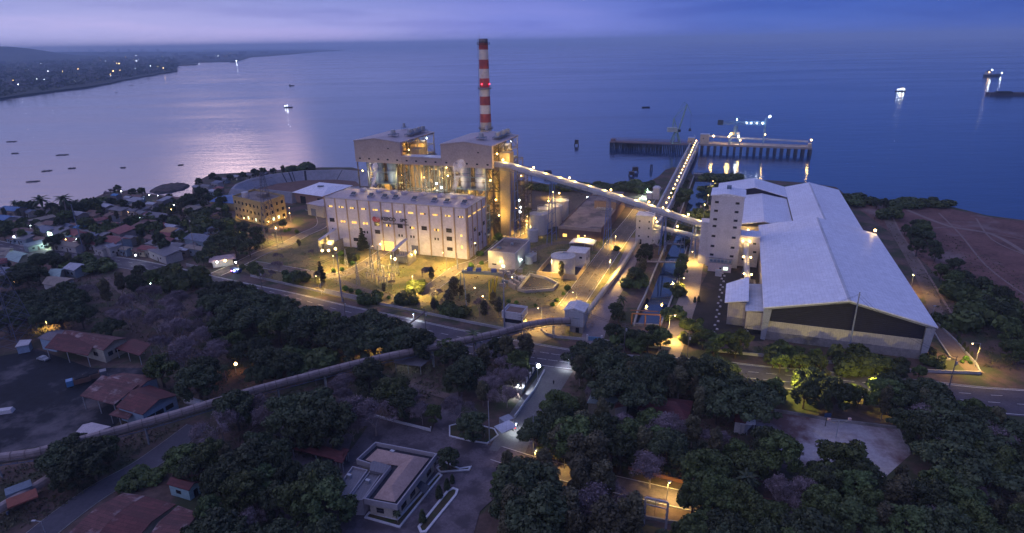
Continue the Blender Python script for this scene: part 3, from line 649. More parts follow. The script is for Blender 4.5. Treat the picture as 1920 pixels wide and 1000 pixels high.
for c in range(10):
    mb = MB(); p = rr.uniform(-46, -31); q = rr.uniform(44, 57); z = rr.uniform(4, 26)
    mb.tube([W(p, q, z), W(p, q, z + 8), W(p + rr.uniform(-7, 7), q, z + 8)], rr.uniform(.3, .8), 8); mb.build('pipe', rr.choice((m_galv, M('lagged pipe', (.45, .38, .24), .6))), rk)
MB().pbox(-44, -33, 58, 74, 0, 30).build('filter_casing', M('filter casing', (.26, .20, .14), .75, .15, .2, kind='ribz'), rk)
for (p, q, z, pw, wh) in ((-44, 42, 30, 3500, 0), (-38, 42.5, 24, 4000, 0), (-33, 42, 30, 3500, 0), (-36.5, 41.6, 27, 2200, 1), (-33.5, 41.6, 25, 2200, 1), (-42, 42, 18, 2500, 0), (-30.5, 42, 19.5, 1500, 1), (-35, 52, 34, 3000, 0), (-45, 56, 33, 3000, 0)):
    bulb(rk, W(p, q, z), .5 if wh else .36, m_bulbw if wh else m_bulb, pw, (.85, .93, 1) if wh else SOD)
# ---------------------------------------------------------------- boiler building low block between hall and boilers
lb = thing('service_block', 'low flat roofed block between the turbine hall and the boiler houses', 'building', W(-78, 26), PA)
MB().pbox(-78, -6, 25, 33, 0, 21).build('wall', m_cream, lb); MB().pbox(-78.3, -5.7, 24.8, 33.3, 21.01, 21.5).build('roof', m_roofb, lb)
for (pa, pb) in ((-73, -62), (-24, -12)):
    o = MB().pbox(pa, pb, 26, 32, 21.51, 24.6).build('roof_house', m_cream, lb); window(o, W(pa, 26), W(pb, 26), 2.5, 23.2, 3, .5, m_dark, 'louvre'); window(o, W(pa, 26), W(pb, 26), 8, 23.2, 3, .5, m_dark, 'louvre')
st = thing('stair_tower', 'open stair tower with greenish lit landings at the far right of the hall', 'stair tower', W(-5, 25), PA)
mb = MB(); lattice(mb, [-5.2, -.6], [25, 30.5], [0, 4, 8, 12, 16, 20], .2, .3, random.Random(2)); mb.build('frame', m_steel, st)
for z in (4, 8, 12, 16): MB().pbox(-5, -.8, 25.2, 30.3, z, z + .25).build('landing', m_conc2, st); bulb(st, W(-.9, 25.8, z + 2.2), .22, m_bulbg, 220, (.7, 1, .8))
# ---------------------------------------------------------------- striped chimney
CP, CQ, CT = -31.8, 105, 102.3
ch = thing('chimney', 'tall chimney with red and white bands and a grey foot, rising behind the boiler houses', 'chimney', W(CP, CQ), PA)
def cr(z): return 4.2 - 1.45 * z / CT
cuts = [(0, 53.1, 'g'), (53.1, 58.3, 'r'), (58.3, 63.5, 'w'), (63.5, 68.8, 'r'), (68.8, 74.0, 'w'), (74.0, 79.5, 'r'), (79.5, 85.0, 'w'), (85.0, 90.4, 'r'), (90.4, 96.1, 'w'), (96.1, 99.9, 'r'), (99.9, CT, 'k')]
for a_, b_, k in cuts:
    MB().cyl(W(CP, CQ, a_), cr(a_), cr(b_), b_ - a_, 32, cap=(k == 'k')).build({'g': 'chimney_foot', 'r': 'red_band', 'w': 'white_band', 'k': 'chimney_cap'}[k], {'g': M('chimney concrete', (.40, .37, .34), .85, .12, .1, col2=(.28, .25, .22), amt=.4), 'r': m_red, 'w': m_whb, 'k': M('cap grey', (.16, .15, .17), .8)}[k], ch, smooth=True)
for z in (49, 73.2, 99.0):
    mb = MB(); r_ = cr(z); n_ = 24
    mb.cyl(W(CP, CQ, z), r_ + 1.1, r_ + 1.1, .3, n_)
    for i in range(n_): t = 2 * math.pi * i / n_; a = W(CP, CQ, z) + Vector((math.cos(t), math.sin(t), 0)) * (r_ + 1.05); t2 = 2 * math.pi * (i + 1) / n_; b = W(CP, CQ, z) + Vector((math.cos(t2), math.sin(t2), 0)) * (r_ + 1.05); u_ = Vector((0, 0, 1.3)); mb.bar(a, a + u_, .05).bar(a + u_, b + u_, .05)
    mb.build('platform', m_stl2, ch)
mb = MB()
for s_ in (-.35, .35): mb.bar(W(CP - 4.3, CQ + s_ - .8, 30), W(CP - 3.15, CQ + s_ - .8, CT), .06)
for k in range(70): z = 31 + k; f_ = (z - 30) / (CT - 30); p = CP - 4.3 + 1.15 * f_; mb.bar(W(p, CQ - 1.15, z), W(p, CQ - .45, z), .04)
mb.build('ladder', m_stl2, ch)
MB().bar(W(CP - 2.6, CQ, CT), W(CP - 2.6, CQ, CT + 3), .07).build('lightning_rod', m_stl2, ch)
m_beac = EM('red beacon', (1, .03, .06), 22)
for (dp, dq) in ((-.2, -4.2), (3.9, -1.6)): bulb(ch, W(CP + dp, CQ + dq, 76.2), .27, m_beac, 1.2, (1, .05, .08), 'beacon_lamp')
# ---------------------------------------------------------------- long conveyor from the boilers down to the white tower
def tubeprof(w_, h_): return [(-w_, 0), (w_, 0), (w_, h_ * .45), (w_ * .72, h_ * .85), (0, h_), (-w_ * .72, h_ * .85), (-w_, h_ * .45)]
m_conv = M('conveyor cover', (.36, .37, .42), .45, .12, .2, col2=(.24, .24, .27), amt=.38, sc2=.15, metal=.2)
m_trus = M('conveyor truss', (.12, .16, .26), .6)
def conveyor(label, pts, wd, ht, legs, lamps, name='covered_conveyor', truss=True, cat='conveyor', cover=None, lw=.26, legmat=None, pw=1600, side=1, spread=2.4, group=None):
    P = [Vector(p) for p in pts]; t = thing(name, label, cat, (P[0].x, P[0].y, 0), 0, group)
    MB().sweep(P, tubeprof(wd, ht)).build('cover', cover or m_conv, t)
    cum = [0]
    for a, b in zip(P[:-1], P[1:]): cum.append(cum[-1] + (b - a).length)
    def at(s):
        s *= cum[-1]
        for i in range(len(P) - 1):
            if s <= cum[i + 1] or i == len(P) - 2:
                return P[i].lerp(P[i + 1], (s - cum[i]) / (cum[i + 1] - cum[i])), (P[i + 1] - P[i]).normalized()
    if truss:
        mb = MB(); n_ = max(2, int(cum[-1] / 3.5))
        for sd in (-1, 1):
            pr = None
            for k in range(n_ + 1):
                p, d = at(k / n_); s_ = Vector((d.y, -d.x, 0)).normalized() * wd * .9 * sd; top_ = p + s_ - Vector((0, 0, .05)); lo = p + s_ - Vector((0, 0, 1.3))
                if pr: mb.bar(pr[1], lo, .11); mb.bar(pr[0], lo, .07)
                mb.bar(top_, lo, .08); pr = (top_, lo)
        mb.build('truss', m_trus, t)
    for s, base in legs:
        p, d = at(s); sd = Vector((d.y, -d.x, 0)).normalized(); mb = MB(); top_ = p - Vector((0, 0, 1.2)); bz = base
        if top_.z - bz < 2: mb.bar(Vector((p.x, p.y, bz)), top_, lw)
        else:
            f = Vector((d.x, d.y, 0)).normalized() * (1.0 if top_.z > 14 else .0); hh = top_.z - bz
            for fs in ((-1, 1) if top_.z > 14 else (0,)):
                for s_ in (-1, 1): mb.bar(Vector((p.x, p.y, bz)) + sd * s_ * (wd + spread * hh / 30) + f * fs * 1.3, top_ + sd * s_ * wd * .8 + f * fs * .6, lw)
                for k in range(1, max(2, int(hh / 5))):
                    q0 = k / max(2, int(hh / 5)); 
                    A = [(Vector((p.x, p.y, bz)) + sd * s_ * (wd + spread * hh / 30) + f * fs * 1.3).lerp(top_ + sd * s_ * wd * .8 + f * fs * .6, q0) for s_ in (-1, 1)]; mb.bar(A[0], A[1], lw * .5)
        mb.build('trestle', legmat or m_trus, t)
    for s in lamps:
        p, d = at(s); sd = Vector((d.y, -d.x, 0)).normalized() * (-side) * (wd + .3); a = p + sd + Vector((0, 0, ht * .4)); b = a + Vector((0, 0, 3.0)); o = MB().bar(a, b, .07).build('lamp_post', m_galv, t)
        bulb(o, b - sd * .3, .42, m_bulb, pw, SOD, 'lamp')
    return t, at
c1_, _ = conveyor('long raised conveyor sloping from the right boiler house down to the white tower', [W(-1, 39.5, 38.6), W(4, 39.3, 38.6), W(9, 39.2, 38.2), W(16, 39, 36.6), W(60, 38, 27.0), W(111, 37, 14.2)], 1.7, 2.9,
          [(.10, 0), (.285, 0), (.55, 0), (.80, 0), (.93, 0)], [.05, .20, .37, .56, .73, .90], pw=420, side=-1, spread=2.6, legmat=M('blue trestle steel', (.12, .17, .34), .6))
for s in (.02, .085, .15, .22, .29, .36, .43, .50, .57, .64, .71, .78, .85, .92):
    p, d = _(s + .035); sd = Vector((d.y, -d.x, 0)).normalized(); light('cover_fill_light', c1_, p + Vector((0, 0, 3.9)) - sd * .4, 330, SOD, .3)  # added lights without fittings, put warm spots on the conveyor cover
# transfer tower in the middle distance and white crusher tower
t1 = thing('transfer_tower', 'small pale transfer tower beside the canal, standing under the long conveyor', 'tower', W(73.5, 48.5), PA)
MB().pbox(73.5, 82, 48.5, 57, 0, 15).build('wall', m_wht, t1); MB().pbox(73.2, 82.3, 48.2, 57.3, 15.01, 15.5).build('roof', m_roofw2, t1)
MB().pbox(82.003, 87, 49, 55, 0, 8).build('wing', m_wht, t1); MB().pbox(82.4, 87.2, 48.8, 55.2, 8.01, 8.4).build('wing_roof', m_roofw2, t1)
for z in (4, 8.5, 12):
    for s in (1.8, 6.6): window(t1, W(73.5, 48.5), W(82, 48.5), s, z, .7, .9, m_glass)
window(t1, W(73.5, 48.5), W(82, 48.5), 2.2, .1, 2, 2.6, m_dark, 'door')
wt = thing('crusher_tower', 'tall white crusher tower with two columns of small dark windows', 'tower', W(110, 25), PA)
MB().pbox(110, 124, 25, 39, 0, 33.6).build('wall', m_wht, wt)
mb = MB(); gable(mb, 109.5, 117, 124.5, 24.4, 39.6, 34.0, 35.0, 34.0, .38); gwall(mb, 110.02, 117, 123.98, 25.01, .3, 33.5, 33.5, 33.5, 33.65, 34.6, 33.65); mb.build('roof', m_roofw, wt)
MB().pbox(116, 118, 34, 37, 34.9, 36.2).build('roof_vent', m_steel, wt)
for i, z in enumerate((5.2, 9.4, 14.2, 19.0, 22.2, 26.2, 30.2)):
    for s in (2.4, 11.2):
        o = window(wt, W(110, 25), W(124, 25), s, z, 1.7, 1.05, m_wfr); window(o, W(110, 25), W(124, 25), s + .2, z + .12, 1.0, .8, m_glass, 'pane', .09)
MB().pbox(106.4, 109.99, 27, 34, 0, 20).build('stair_shaft', m_wht, wt); MB().pbox(106.2, 109.98, 26.8, 34.2, 20.01, 20.4).build('stair_roof', m_roofw2, wt)
an = MB().pbox(124.003, 132.6, 29, 38, 0, 14.5).build('annex', m_wht, wt); MB().pbox(124.01, 133, 28.6, 38.4, 14.51, 15).build('annex_roof', m_roofw, an)
for s, z in ((3, 11), (7, 7), (6.5, 11), (2.5, 3)): window(an, W(124, 29), W(132.6, 29), s, z, 1.4, .9, m_glass)
so_ = thing('switch_room', 'low pinkish room with one lit window at the foot of the white tower', 'building', W(111.5, 18), PA)
MB().pbox(111.5, 121.5, 18, 24.5, 0, 4.2).build('wall', M('pinkish render', (.55, .45, .46), .8, .1, .2), so_); MB().pbox(111.3, 121.7, 17.8, 24.7, 4.21, 4.5).build('roof', m_conc2, so_)
window(so_, W(111.5, 18), W(121.5, 18), 7.6, 1.2, 1.9, 1.4, m_litw)
for k in range(6): MB().pbox(112.1 + k * 1.6, 113.2 + k * 1.6, 18.4, 19.6, 4.51, 5.6).build('air_unit', m_steel, so_)
window(so_, W(111.5, 18), W(121.5, 18), 5.4, 0.05, .9, 2.1, m_dark, 'door')
kb_ = thing('control_kiosk', 'small white cabinet with a dark dial in front of the pinkish room', 'cabinet', W(115.5, 12.5), PA)
MB().pbox(115, 117.8, 12, 14, 0, 2.6).build('body', m_wht, kb_); MB().pbox(114.9, 117.9, 11.9, 14.1, 2.61, 2.75).build('lid', m_galv, kb_)
c3_, a3_ = conveyor('short steep conveyor with bright lamps running down the front of the white tower', [W(126.8, 29.2, 10.5), W(127.6, 18, 6), W(128.4, 6, 1.6)], 1.2, 1.9, [(.55, 0)], [], truss=False)
for s, dz in ((.05, 2.6), (.5, 2.6), (.96, 2.4)):
    p, d = a3_(s)
    for k in (-1, 1): bulb(c3_, p + AX * k * 1.5 + Vector((0, 0, dz)), .36, m_bulb, 260)
hp = thing('coal_hopper', 'dark concrete hopper pit at the foot of the short bright conveyor', 'hopper', W(126, -4), PA)
MB().pbox(125.4, 131.6, -3.5, 5.6, 0, 2.6).build('body', m_conc2, hp); MB().pbox(126.2, 130.8, -2.8, 5, 2.61, 2.75).build('grille', M('grille', (.06, .05, .05), .8), hp)
conveyor('low conveyor from the small transfer tower across the canal to the white tower', [W(83, 52, 8.4), W(110.2, 34, 9.6)], 1.2, 2.0, [(.55, -2), (.93, 0)], [.05, .45, .9], pw=1500, side=-1)
# ---------------------------------------------------------------- coal warehouses
wh = thing('coal_warehouse', 'huge near coal warehouse with a white gable roof and dark louvred front', 'warehouse', W(133, -47), PA)
a0, ar, a1 = 133.5, 158.2, 183.0
mb = MB(); gable(mb, a0 - 1.0, ar, a1 + 1.2, -48.6, 57, 12.7, 18.6, 12.7, .4); mb.build('roof', m_roofw, wh)
MB().pbox(ar - .5, ar + .5, -48.4, 56.8, 18.45, 18.75).build('ridge_cap', m_roofw2, wh)
mb = MB(); gwall(mb, a0 + 1.0, ar, a1 - 1.6, -46.6, .3, 3.0, 3.0, 3.0, 7.0, 7.0, 7.0); mb.pbox(a0, a0 + .3, -46.2, 56.5, 3, 12.2); mb.pbox(a1 - .3, a1, -46.2, 56.5, 3, 12.2); mb.build('wall', m_cream, wh)
mb = MB(); mb.pbox(a0 + .9, a1 - 1.5, -46.9, -46.3, 0, 2.99); mb.pbox(a0 - .1, a0 + .3, -46.2, 56.5, 0, 2.99); mb.pbox(a1 - .3, a1 + .1, -46.2, 56.5, 0, 2.99); mb.build('base_wall', m_conc2, wh)
m_louv = M('dark louvre', (.020, .018, .035), .7, .2, .1, kind='ribz')
mb = MB(); gwall(mb, a0 + 1.0, ar, a1 - 1.6, -46.4, .2, 7.0, 7.0, 7.0, 11.6, 17.5, 11.8); mb.build('louvre', m_louv, wh)
mb = MB()
m_fr = M('grey frame', (.30, .31, .36), .7, .1, .2)
gwall(mb, a0 - .4, ar, a1 + .5, -47.6, 1.0, 11.4, 17.3, 11.5, 12.3, 18.2, 12.3); mb.build('gable_beam', m_fr, wh)
for p, s_ in ((a0 - .1, 1), (a1 - .9, -1)): 
    mb = MB(); mb.add([W(p - .5, -47.6, 0), W(p + 1.0, -47.6, 0), W(p + 1.9, -47.6, 11.6), W(p - .7, -47.6, 11.6), W(p - .5, -46.7, 0), W(p + 1.0, -46.7, 0), W(p + 1.9, -46.7, 11.6), W(p - .7, -46.7, 11.6)], [(0, 1, 2, 3), (7, 6, 5, 4), (0, 4, 5, 1), (3, 2, 6, 7), (0, 3, 7, 4), (1, 5, 6, 2)]); mb.build('corner_pillar', m_fr, wh)
bulb(wh, W(a1 + .2, 56, 14.6), .55, m_bulb, 500); MB().bar(W(a1 + .2, 56, 12.8), W(a1 + .2, 56, 14.3), .12).build('lamp_bracket', m_galv, wh)
w2 = thing('storage_shed', 'far right white roofed storage shed, continuing behind the near coal warehouse', 'warehouse', W(149, 61), PA)
mb = MB(); gable(mb, 149.2, 162.5, 179.5, 58.4, 151, 12.6, 16.2, 12.6, .4); mb.build('roof', m_roofw, w2)
MB().pbox(149.6, 178.8, 59.2, 150, 0, 12.0).build('wall', m_cream, w2); MB().pbox(162.1, 162.9, 58.6, 150.8, 16.1, 16.4).build('ridge_cap', m_roofw2, w2)
w3 = thing('storage_shed', 'far left white roofed storage shed with a stepped roof behind the white tower', 'warehouse', W(110, 123), PA)
mb = MB(); gable(mb, 110.2, 131, 149.1, 123.6, 151, 12.6, 17.2, 12.6, .4); mb.build('roof', m_roofw, w3); MB().pbox(111, 148.6, 124.4, 150, 0, 12.0).build('wall', m_cream, w3)
mb = MB(); gwall(mb, 111, 131, 148.6, 124.3, .25, 12.0, 12.0, 12.0, 12.2, 16.6, 12.2); mb.build('louvre', m_louv, w3)
mb = MB(); gable(mb, 119, 135.2, 149.0, 60, 123.3, 11.0, 13.9, 11.4, .35); mb.build('lower_roof', m_roofw, w3); MB().pbox(120, 148.4, 61, 123, 0, 10.5).build('lower_wall', m_cream, w3)
bulb(w3, W(128, 57.5, 9.5), .5, m_bulb, 700)
ws = thing('side_shed', 'white roofed lean-to shed on the left flank of the near warehouse front', 'shed', W(127, -42), PA)
MB().pbox(127.6, 133.2, -43.5, -22, 0, 8.4).build('wall', m_cream, ws)
mb = MB(); mb.add([W(127.0, -44, 8.45), W(133.3, -44, 9.2), W(133.3, -18, 9.6), W(127.0, -18, 8.9), W(127.0, -44, 8.7), W(133.3, -44, 9.45), W(133.3, -18, 9.85), W(127.0, -18, 9.15)], [(3, 2, 1, 0), (4, 5, 6, 7), (0, 1, 5, 4), (2, 3, 7, 6), (1, 2, 6, 5), (3, 0, 4, 7)]); mb.build('roof', m_roofw2, ws)
MB().pbox(127.5, 133.1, -43.7, -43.5, 0, 1.6).build('opening', m_dark, ws)
ws2 = thing('feeder_house', 'squat cream feeder house with a tilted white roof left of the warehouse front', 'shed', W(121, -38), PA)
MB().pbox(121.3, 127.4, -38, -22, 0, 9.2).build('wall', m_cream, ws2); MB().pbox(121.2, 127.5, -38.2, -38.01, 0, 3).build('base_wall', m_conc2, ws2)
mb = MB(); V_ = [W(119.8, -39.6, 9.0), W(127.9, -39.6, 10.6), W(127.9, -19, 12.4), W(119.8, -22, 9.6)]; mb.add(V_ + [v + Vector((0, 0, .3)) for v in V_], [(3, 2, 1, 0), (4, 5, 6, 7), (0, 1, 5, 4), (2, 3, 7, 6), (1, 2, 6, 5), (3, 0, 4, 7)]); mb.build('roof', m_roofw, ws2)
# ---------------------------------------------------------------- tanks
m_tank = M('tank plate', (.52, .50, .50), .55, .1, .2, col2=(.38, .36, .36), amt=.33)
def tank(u, v, h, r, label, lit=0, ribs=0):
    c = G(u, v, h); c.z = 0; t = thing('storage_tank', label, 'tank', c, PA)
    MB().cyl(c, r, r, h, 32).build('shell', m_tank, t, smooth=False); MB().cone((c.x, c.y, h + .02), r + .12, r * .24, 32).build('roof', m_tank, t)
    mb = MB()
    for k in range(18): a = 2 * math.pi * k / 18; mb.bar((c.x + r * math.cos(a), c.y + r * math.sin(a), h + .1), (c.x, c.y, h + r * .24 + .08), .06)
    mb.cyl((c.x, c.y, h + r * .22), .5, .5, .7, 8); mb.build('roof_rib', m_galv, t)
    mb = MB()
    for i in range(16): a = 2 * math.pi * i / 16; b = 2 * math.pi * (i + 1) / 16; z = h + .95; mb.bar((c.x + r * math.cos(a), c.y + r * math.sin(a), z), (c.x + r * math.cos(b), c.y + r * math.sin(b), z), .04)
    mb.build('railing', m_galv, t); return t, c
tank(1010, 400, 11.5, 4.9, 'nearest of the large pale cone roofed tanks in the row behind the brown building')
tank(1022, 390, 11.5, 4.4, 'second large pale cone roofed tank of the row, just behind the nearest')
tk, c = tank(1038, 385, 11.5, 4.9, 'third large pale cone roofed tank, half hidden by its neighbours'); bulb(tk, (c.x - 3, c.y - 4, 15), .45, m_bulb, 2200)
tk, c = tank(1051, 375, 11.5, 4.9, 'farthest of the large cone roofed tanks, beside the white box building'); bulb(tk, (c.x - 1, c.y - 2, 16), .4, m_bulb, 2200)
tank(999, 430, 6.5, 2.9, 'small blue grey tank in front of the nearest large cone roofed tank')
tank(1056, 479, 9.0, 5.5, 'white cone roofed tank inside the low tan walled enclosure')
tank(992, 480, 3.8, 1.9, 'left tank of the tiny pair beside the white flat roofed building'); tank(999, 475.5, 3.8, 1.9, 'right tank of the tiny pair beside the white flat roofed building')
# ---------------------------------------------------------------- flat roofed buildings
def flat(name, label, p0, p1, q0, q1, h, wm, rm=None, par=.8, cat='building'):
    t = thing(name, label, cat, W(p0, q0), PA)
    MB().pbox(p0, p1, q0, q1, 0, h - par).build('wall', wm, t); MB().pbox(p0 + .3, p1 - .3, q0 + .3, q1 - .3, h - par + .005, h - par + .15).build('roof', rm or m_flat, t)
    mb = MB()
    for (a, b, c, d) in ((p0 - .05, p1 + .05, q0 - .05, q0 + .28), (p0 - .05, p1 + .05, q1 - .28, q1 + .05), (p0 - .05, p0 + .28, q0 + .28, q1 - .28), (p1 - .28, p1 + .05, q0 + .28, q1 - .28)): mb.pbox(a, b, c, d, h - par + .003, h)
    mb.build('parapet', wm, t); return t
db = flat('water_plant', 'long brown walled building with a stained flat roof beside the large tanks', 32.5, 55.5, 47, 122, 6.8, m_brown)
o = MB().pbox(42, 54.8, 92, 118, 6.05, 10.5).build('penthouse', M('tan wall', (.30, .21, .16), .85, .12, .15), db); MB().pbox(41.8, 55, 91.8, 118.2, 10.51, 10.8).build('penthouse_roof', m_flat, o)
MB().pbox(32.2, 55.8, 46.7, 47.0, 5.3, 7.0).build('fascia', M('tan fascia', (.36, .29, .26), .8), db)
for s in (3.5, 11): window(db, W(32.5, 47), W(55.5, 47), s, 1.0, 2.2 if s < 5 else 1.2, 1.6, m_lit)
for k in range(7): MB().pbox(44 + k * 1.4, 45 + k * 1.4, 88.6, 90, 6.2, 7.4).build('roof_unit', m_galv, db)
wb = flat('pump_building', 'white box building with a stained flat roof at the right end of the hall', 13.8, 27.3, -8.4, 14, 8.7, m_wht)
window(wb, W(13.8, -8.4), W(27.3, -8.4), 7.5, 1.2, 1.6, 1.2, m_litw); window(wb, W(13.8, -8.4), W(27.3, -8.4), 3.0, 2.0, 2.0, .6, m_glass); bulb(wb, W(20, -9.2, 4.2), .2, m_bulb, 500); bulb(wb, W(28.2, -2, 3.6), .25, m_bulbg, 250, (.7, 1, .8))
MB().cyl(W(21, 5, 8.0), .7, .7, 1.0, 12).build('roof_vent', m_galv, wb); MB().pbox(16, 18, -3, -1.5, 8.1, 8.8).build('roof_unit', m_steel, wb)
ab = flat('tank_annex', 'two storey pale annex behind the white tank, inside the tan enclosure', 48, 57.3, 5, 14.5, 7.2, m_wht, m_roofw2, .25)
for s, z in ((3, 1.5), (7, 4.5)): window(ab, W(48, 5), W(57.3, 5), s, z, 1.3, .9, m_glass)
for s in (3, 7): window(ab, W(57.3, 5), W(57.3, 14.5), s, 3, .8, 1.4, m_glass)
en = thing('enclosure_wall', 'low tan bund wall around the white tank', 'wall', W(38.6, -11), PA)
mb = MB(); mb.pbox(38.6, 57.6, -11.5, -11.1, 0, 2.4); mb.pbox(38.6, 39, -11.1, 15, 0, 2.4); mb.pbox(57.2, 57.6, -11.1, 4.9, 0, 2.4); mb.build('wall', M('tan bund wall', (.48, .36, .22), .85, .12, .2), en)
sheetm = M('bund floor', (.06, .055, .06), .9); mb = MB(); mb.prism([W(39.1, -11), W(57.1, -11), W(57.1, 4.8), W(39.1, 4.8)], .05, .16); mb.build('floor', sheetm, en)
bk = flat('chemical_store', 'small white box building behind the farthest large tank', 34, 41, 122.5, 131, 9.0, m_wht); o_ = 0
g1 = G(1108, 452); 
cp = thing('carport', 'shallow arched pale canopy in front of the brown building', 'canopy', W(46.5, 36), PA)
mb = MB(); n_ = 8; vs = []
for q in (30, 39):
    for k in range(n_ + 1): x = -6.2 + 12.4 * k / n_; vs.append(W(49 + x, q, 3.0 + .9 * math.cos(x / 6.2 * 1.4)))
vs += [v - Vector((0, 0, .15)) for v in vs]; m_ = 2 * (n_ + 1)
mb.add(vs, [(k, k + 1, n_ + 2 + k, n_ + 1 + k) for k in range(n_)] + [(m_ + k + 1, m_ + k, m_ + n_ + 1 + k, m_ + n_ + 2 + k) for k in range(n_)] + [(k + 1, k, m_ + k, m_ + k + 1) for k in range(n_)]); mb.build('canopy_roof', m_roofw2, cp)
for p in (43.2, 54.8):
    for q in (30.4, 38.6): MB().bar(W(p, q, 0), W(p, q, 3.1), .12).build('post', m_galv, cp)
# guard house, pump house, admin block
gh = thing('guard_house', 'two tier grey guard house beside the tall pole at the plant gate', 'guard house', W(43.8, -68), PA)
MB().pbox(43.8, 50.6, -68, -62, 0, 3.2).build('lower_wall', m_wht, gh); MB().pbox(43.7, 50.7, -68.1, -61.9, 3.21, 4.9).build('window_band', m_glass, gh); MB().pbox(43.3, 51.1, -68.5, -61.5, 4.91, 7.0).build('upper_wall', m_wht, gh)
MB().pbox(44.2, 50.2, -67.8, -62.2, 7.01, 7.1).build('roof', m_brown, gh); mb = MB()
for (a, b, c, d) in ((43.3, 51.1, -68.5, -68.2), (43.3, 51.1, -61.8, -61.5), (43.3, 43.6, -68.2, -61.8), (50.8, 51.1, -68.2, -61.8)): mb.pbox(a, b, c, d, 7.01, 7.7)
mb.build('parapet', m_wht, gh)
for p in (44.1, 50.3): MB().bar(W(p, -67.7, 3.2), W(p, -67.7, 4.9), .18).build('post', m_wht, gh)
ph = thing('conveyor_drive_house', 'grey cabin on a raised base where the near conveyor turns by the highway', 'cabin', W(65.6, -63), PA)
MB().pbox(65.6, 72.6, -63, -55.6, 2.8, 8.6).build('wall', M('grey cabin sheeting', (.36, .37, .42), .7, .1, .15, kind='ribx'), ph)
mb = MB(); gable(mb, 65.2, 69.1, 73, -63.4, -55.2, 8.9, 10.0, 8.9, .25); gwall(mb, 65.7, 69.1, 72.5, -62.98, .25, 8.55, 8.55, 8.55, 8.6, 9.7, 8.6); mb.build('roof', m_roofw2, ph); window(ph, W(65.6, -63), W(72.6, -63), 4.3, 5.8, 2.6, .3, m_steel)
mb = MB(); mb.pbox(67.5, 72.3, -62.4, -57, 0, 2.79); mb.build('base', m_conc2, ph); window(ph, W(67.5, -62.4), W(72.3, -62.4), 2.8, .1, 1.3, 2.0, m_dark, 'door')
ya = thing('office_block', 'three storey yellow brown office block in front of the ash basin', 'building', (-145.4, 350.9, 0))
YA, YB, YC = Vector((-171.2, 370.2, 0)), Vector((-145.4, 350.9, 0)), Vector((-139.2, 369.6, 0)); YD = YA + (YC - YB)
m_yel = M('ochre render', (.40, .29, .13), .85, .12, .15, col2=(.30, .22, .12), amt=.35)
MB().prism([YA, YB, YC, YD], 0, 13.0).build('wall', m_yel, ya); cn = (YA + YB + YC + YD) / 4
MB().prism([cn + (p - cn) * .96 for p in (YA, YB, YC, YD)], 13.01, 13.15).build('roof', m_flat, ya); mb = MB(); Q4 = [YA, YB, YC, YD]
for i in range(4): a, b = Q4[i], Q4[(i + 1) % 4]; ia, ib = cn + (a - cn) * .97, cn + (b - cn) * .97; mb.prism([a, b, ib, ia], 13.01, 14.3)
mb.build('parapet', m_yel, ya)
MB().cyl(YA.lerp(YC, .25) + Vector((0, 0, 13.2)), 2.0, 2.0, 3.2, 16).build('roof_tank', m_wht, ya); MB().box(tuple(YA.lerp(YC, .6)) [:2] + (13.16,), (6, 5, 2.4), R(-37)).build('stair_head', m_flat, ya)
LW = (YB - YA).length
for fl in range(3):
    for k in range(8): window(ya, YA, YB, 2.2 + k * (LW - 4) / 7, 1.4 + fl * 4.2, 1.2, 1.7, m_litw if (fl, k) in ((0, 5), (0, 3)) else m_glass)
    for k in range(4): window(ya, YB, YC, 2.5 + k * 4.8, 1.4 + fl * 4.2, 1.5 if k < 3 else 2.0, 1.8, m_litw if (fl, k) in ((0, 2), (0, 1)) else m_glass)
bulb(ya, YB + Vector((3, -3, 3.5)), .25, m_bulb, 700); bulb(ya, YA.lerp(YB, .5) + Vector((-2.5, -3, 3.2)), .25, m_bulb, 900); bulb(ya, YC + Vector((2.5, -2, 3.2)), .2, m_bulb, 500)
hr = thing('workshop', 'workshop with a wide white hipped roof left of the turbine hall', 'workshop', (-133, 415, 0))
HQ = [G(547, 361, 7), G(604, 369, 7), G(662, 348, 7), G(599, 342, 7)]; hc = sum(HQ, Vector()) / 4; r1, r2 = HQ[0].lerp(HQ[3], .5).lerp(hc, .55) + Vector((0, 0, 2.2)), HQ[1].lerp(HQ[2], .5).lerp(hc, .55) + Vector((0, 0, 2.2))
MB().add([*HQ, r1, r2], [(0, 1, 5, 4), (1, 2, 5), (2, 3, 4, 5), (3, 0, 4), (3, 2, 1, 0)]).build('roof', m_roofw, hr)
wl = [hc + (p - hc) * .93 for p in HQ]; MB().prism(wl, 0, 6.98).build('wall', M('brick tan wall', (.34, .21, .16), .85, .12, .2), hr)
a_, b_ = Vector((wl[0].x, wl[0].y, 0)), Vector((wl[1].x, wl[1].y, 0))
for s in (8, 24): window(hr, a_, b_, s, .05, 5, 5, m_dark, 'doorway')
MB().box((hc.x, hc.y - 2, 9.25), (4, 2, .5)).build('roof_vent', m_steel, hr)
ga = thing('garage', 'low garage with a blue roller door against the left end of the hall', 'garage', G(583, 392))
ga_a, ga_b = G(578, 403), G(608, 409); dd = (ga_b - ga_a).normalized(); nn = Vector((-dd.y, dd.x, 0))
ga.location = ga_a; FR[ga.name] = (tuple(ga_a), 0)
MB().prism([ga_a, ga_b, ga_b + nn * 22, ga_a + nn * 22], 0, 7).build('wall', m_cream, ga); MB().prism([ga_a - dd * .4 - nn * .4, ga_b - nn * .4, ga_b + nn * 22, ga_a + nn * 22 - dd * .4], 7.01, 7.4).build('roof', m_roofb, ga)
window(ga, ga_a, ga_b, 5.5, .05, 4.6, 4.6, M('blue grey shutter', (.14, .16, .24), .6, kind='ribz'), 'shutter_door')
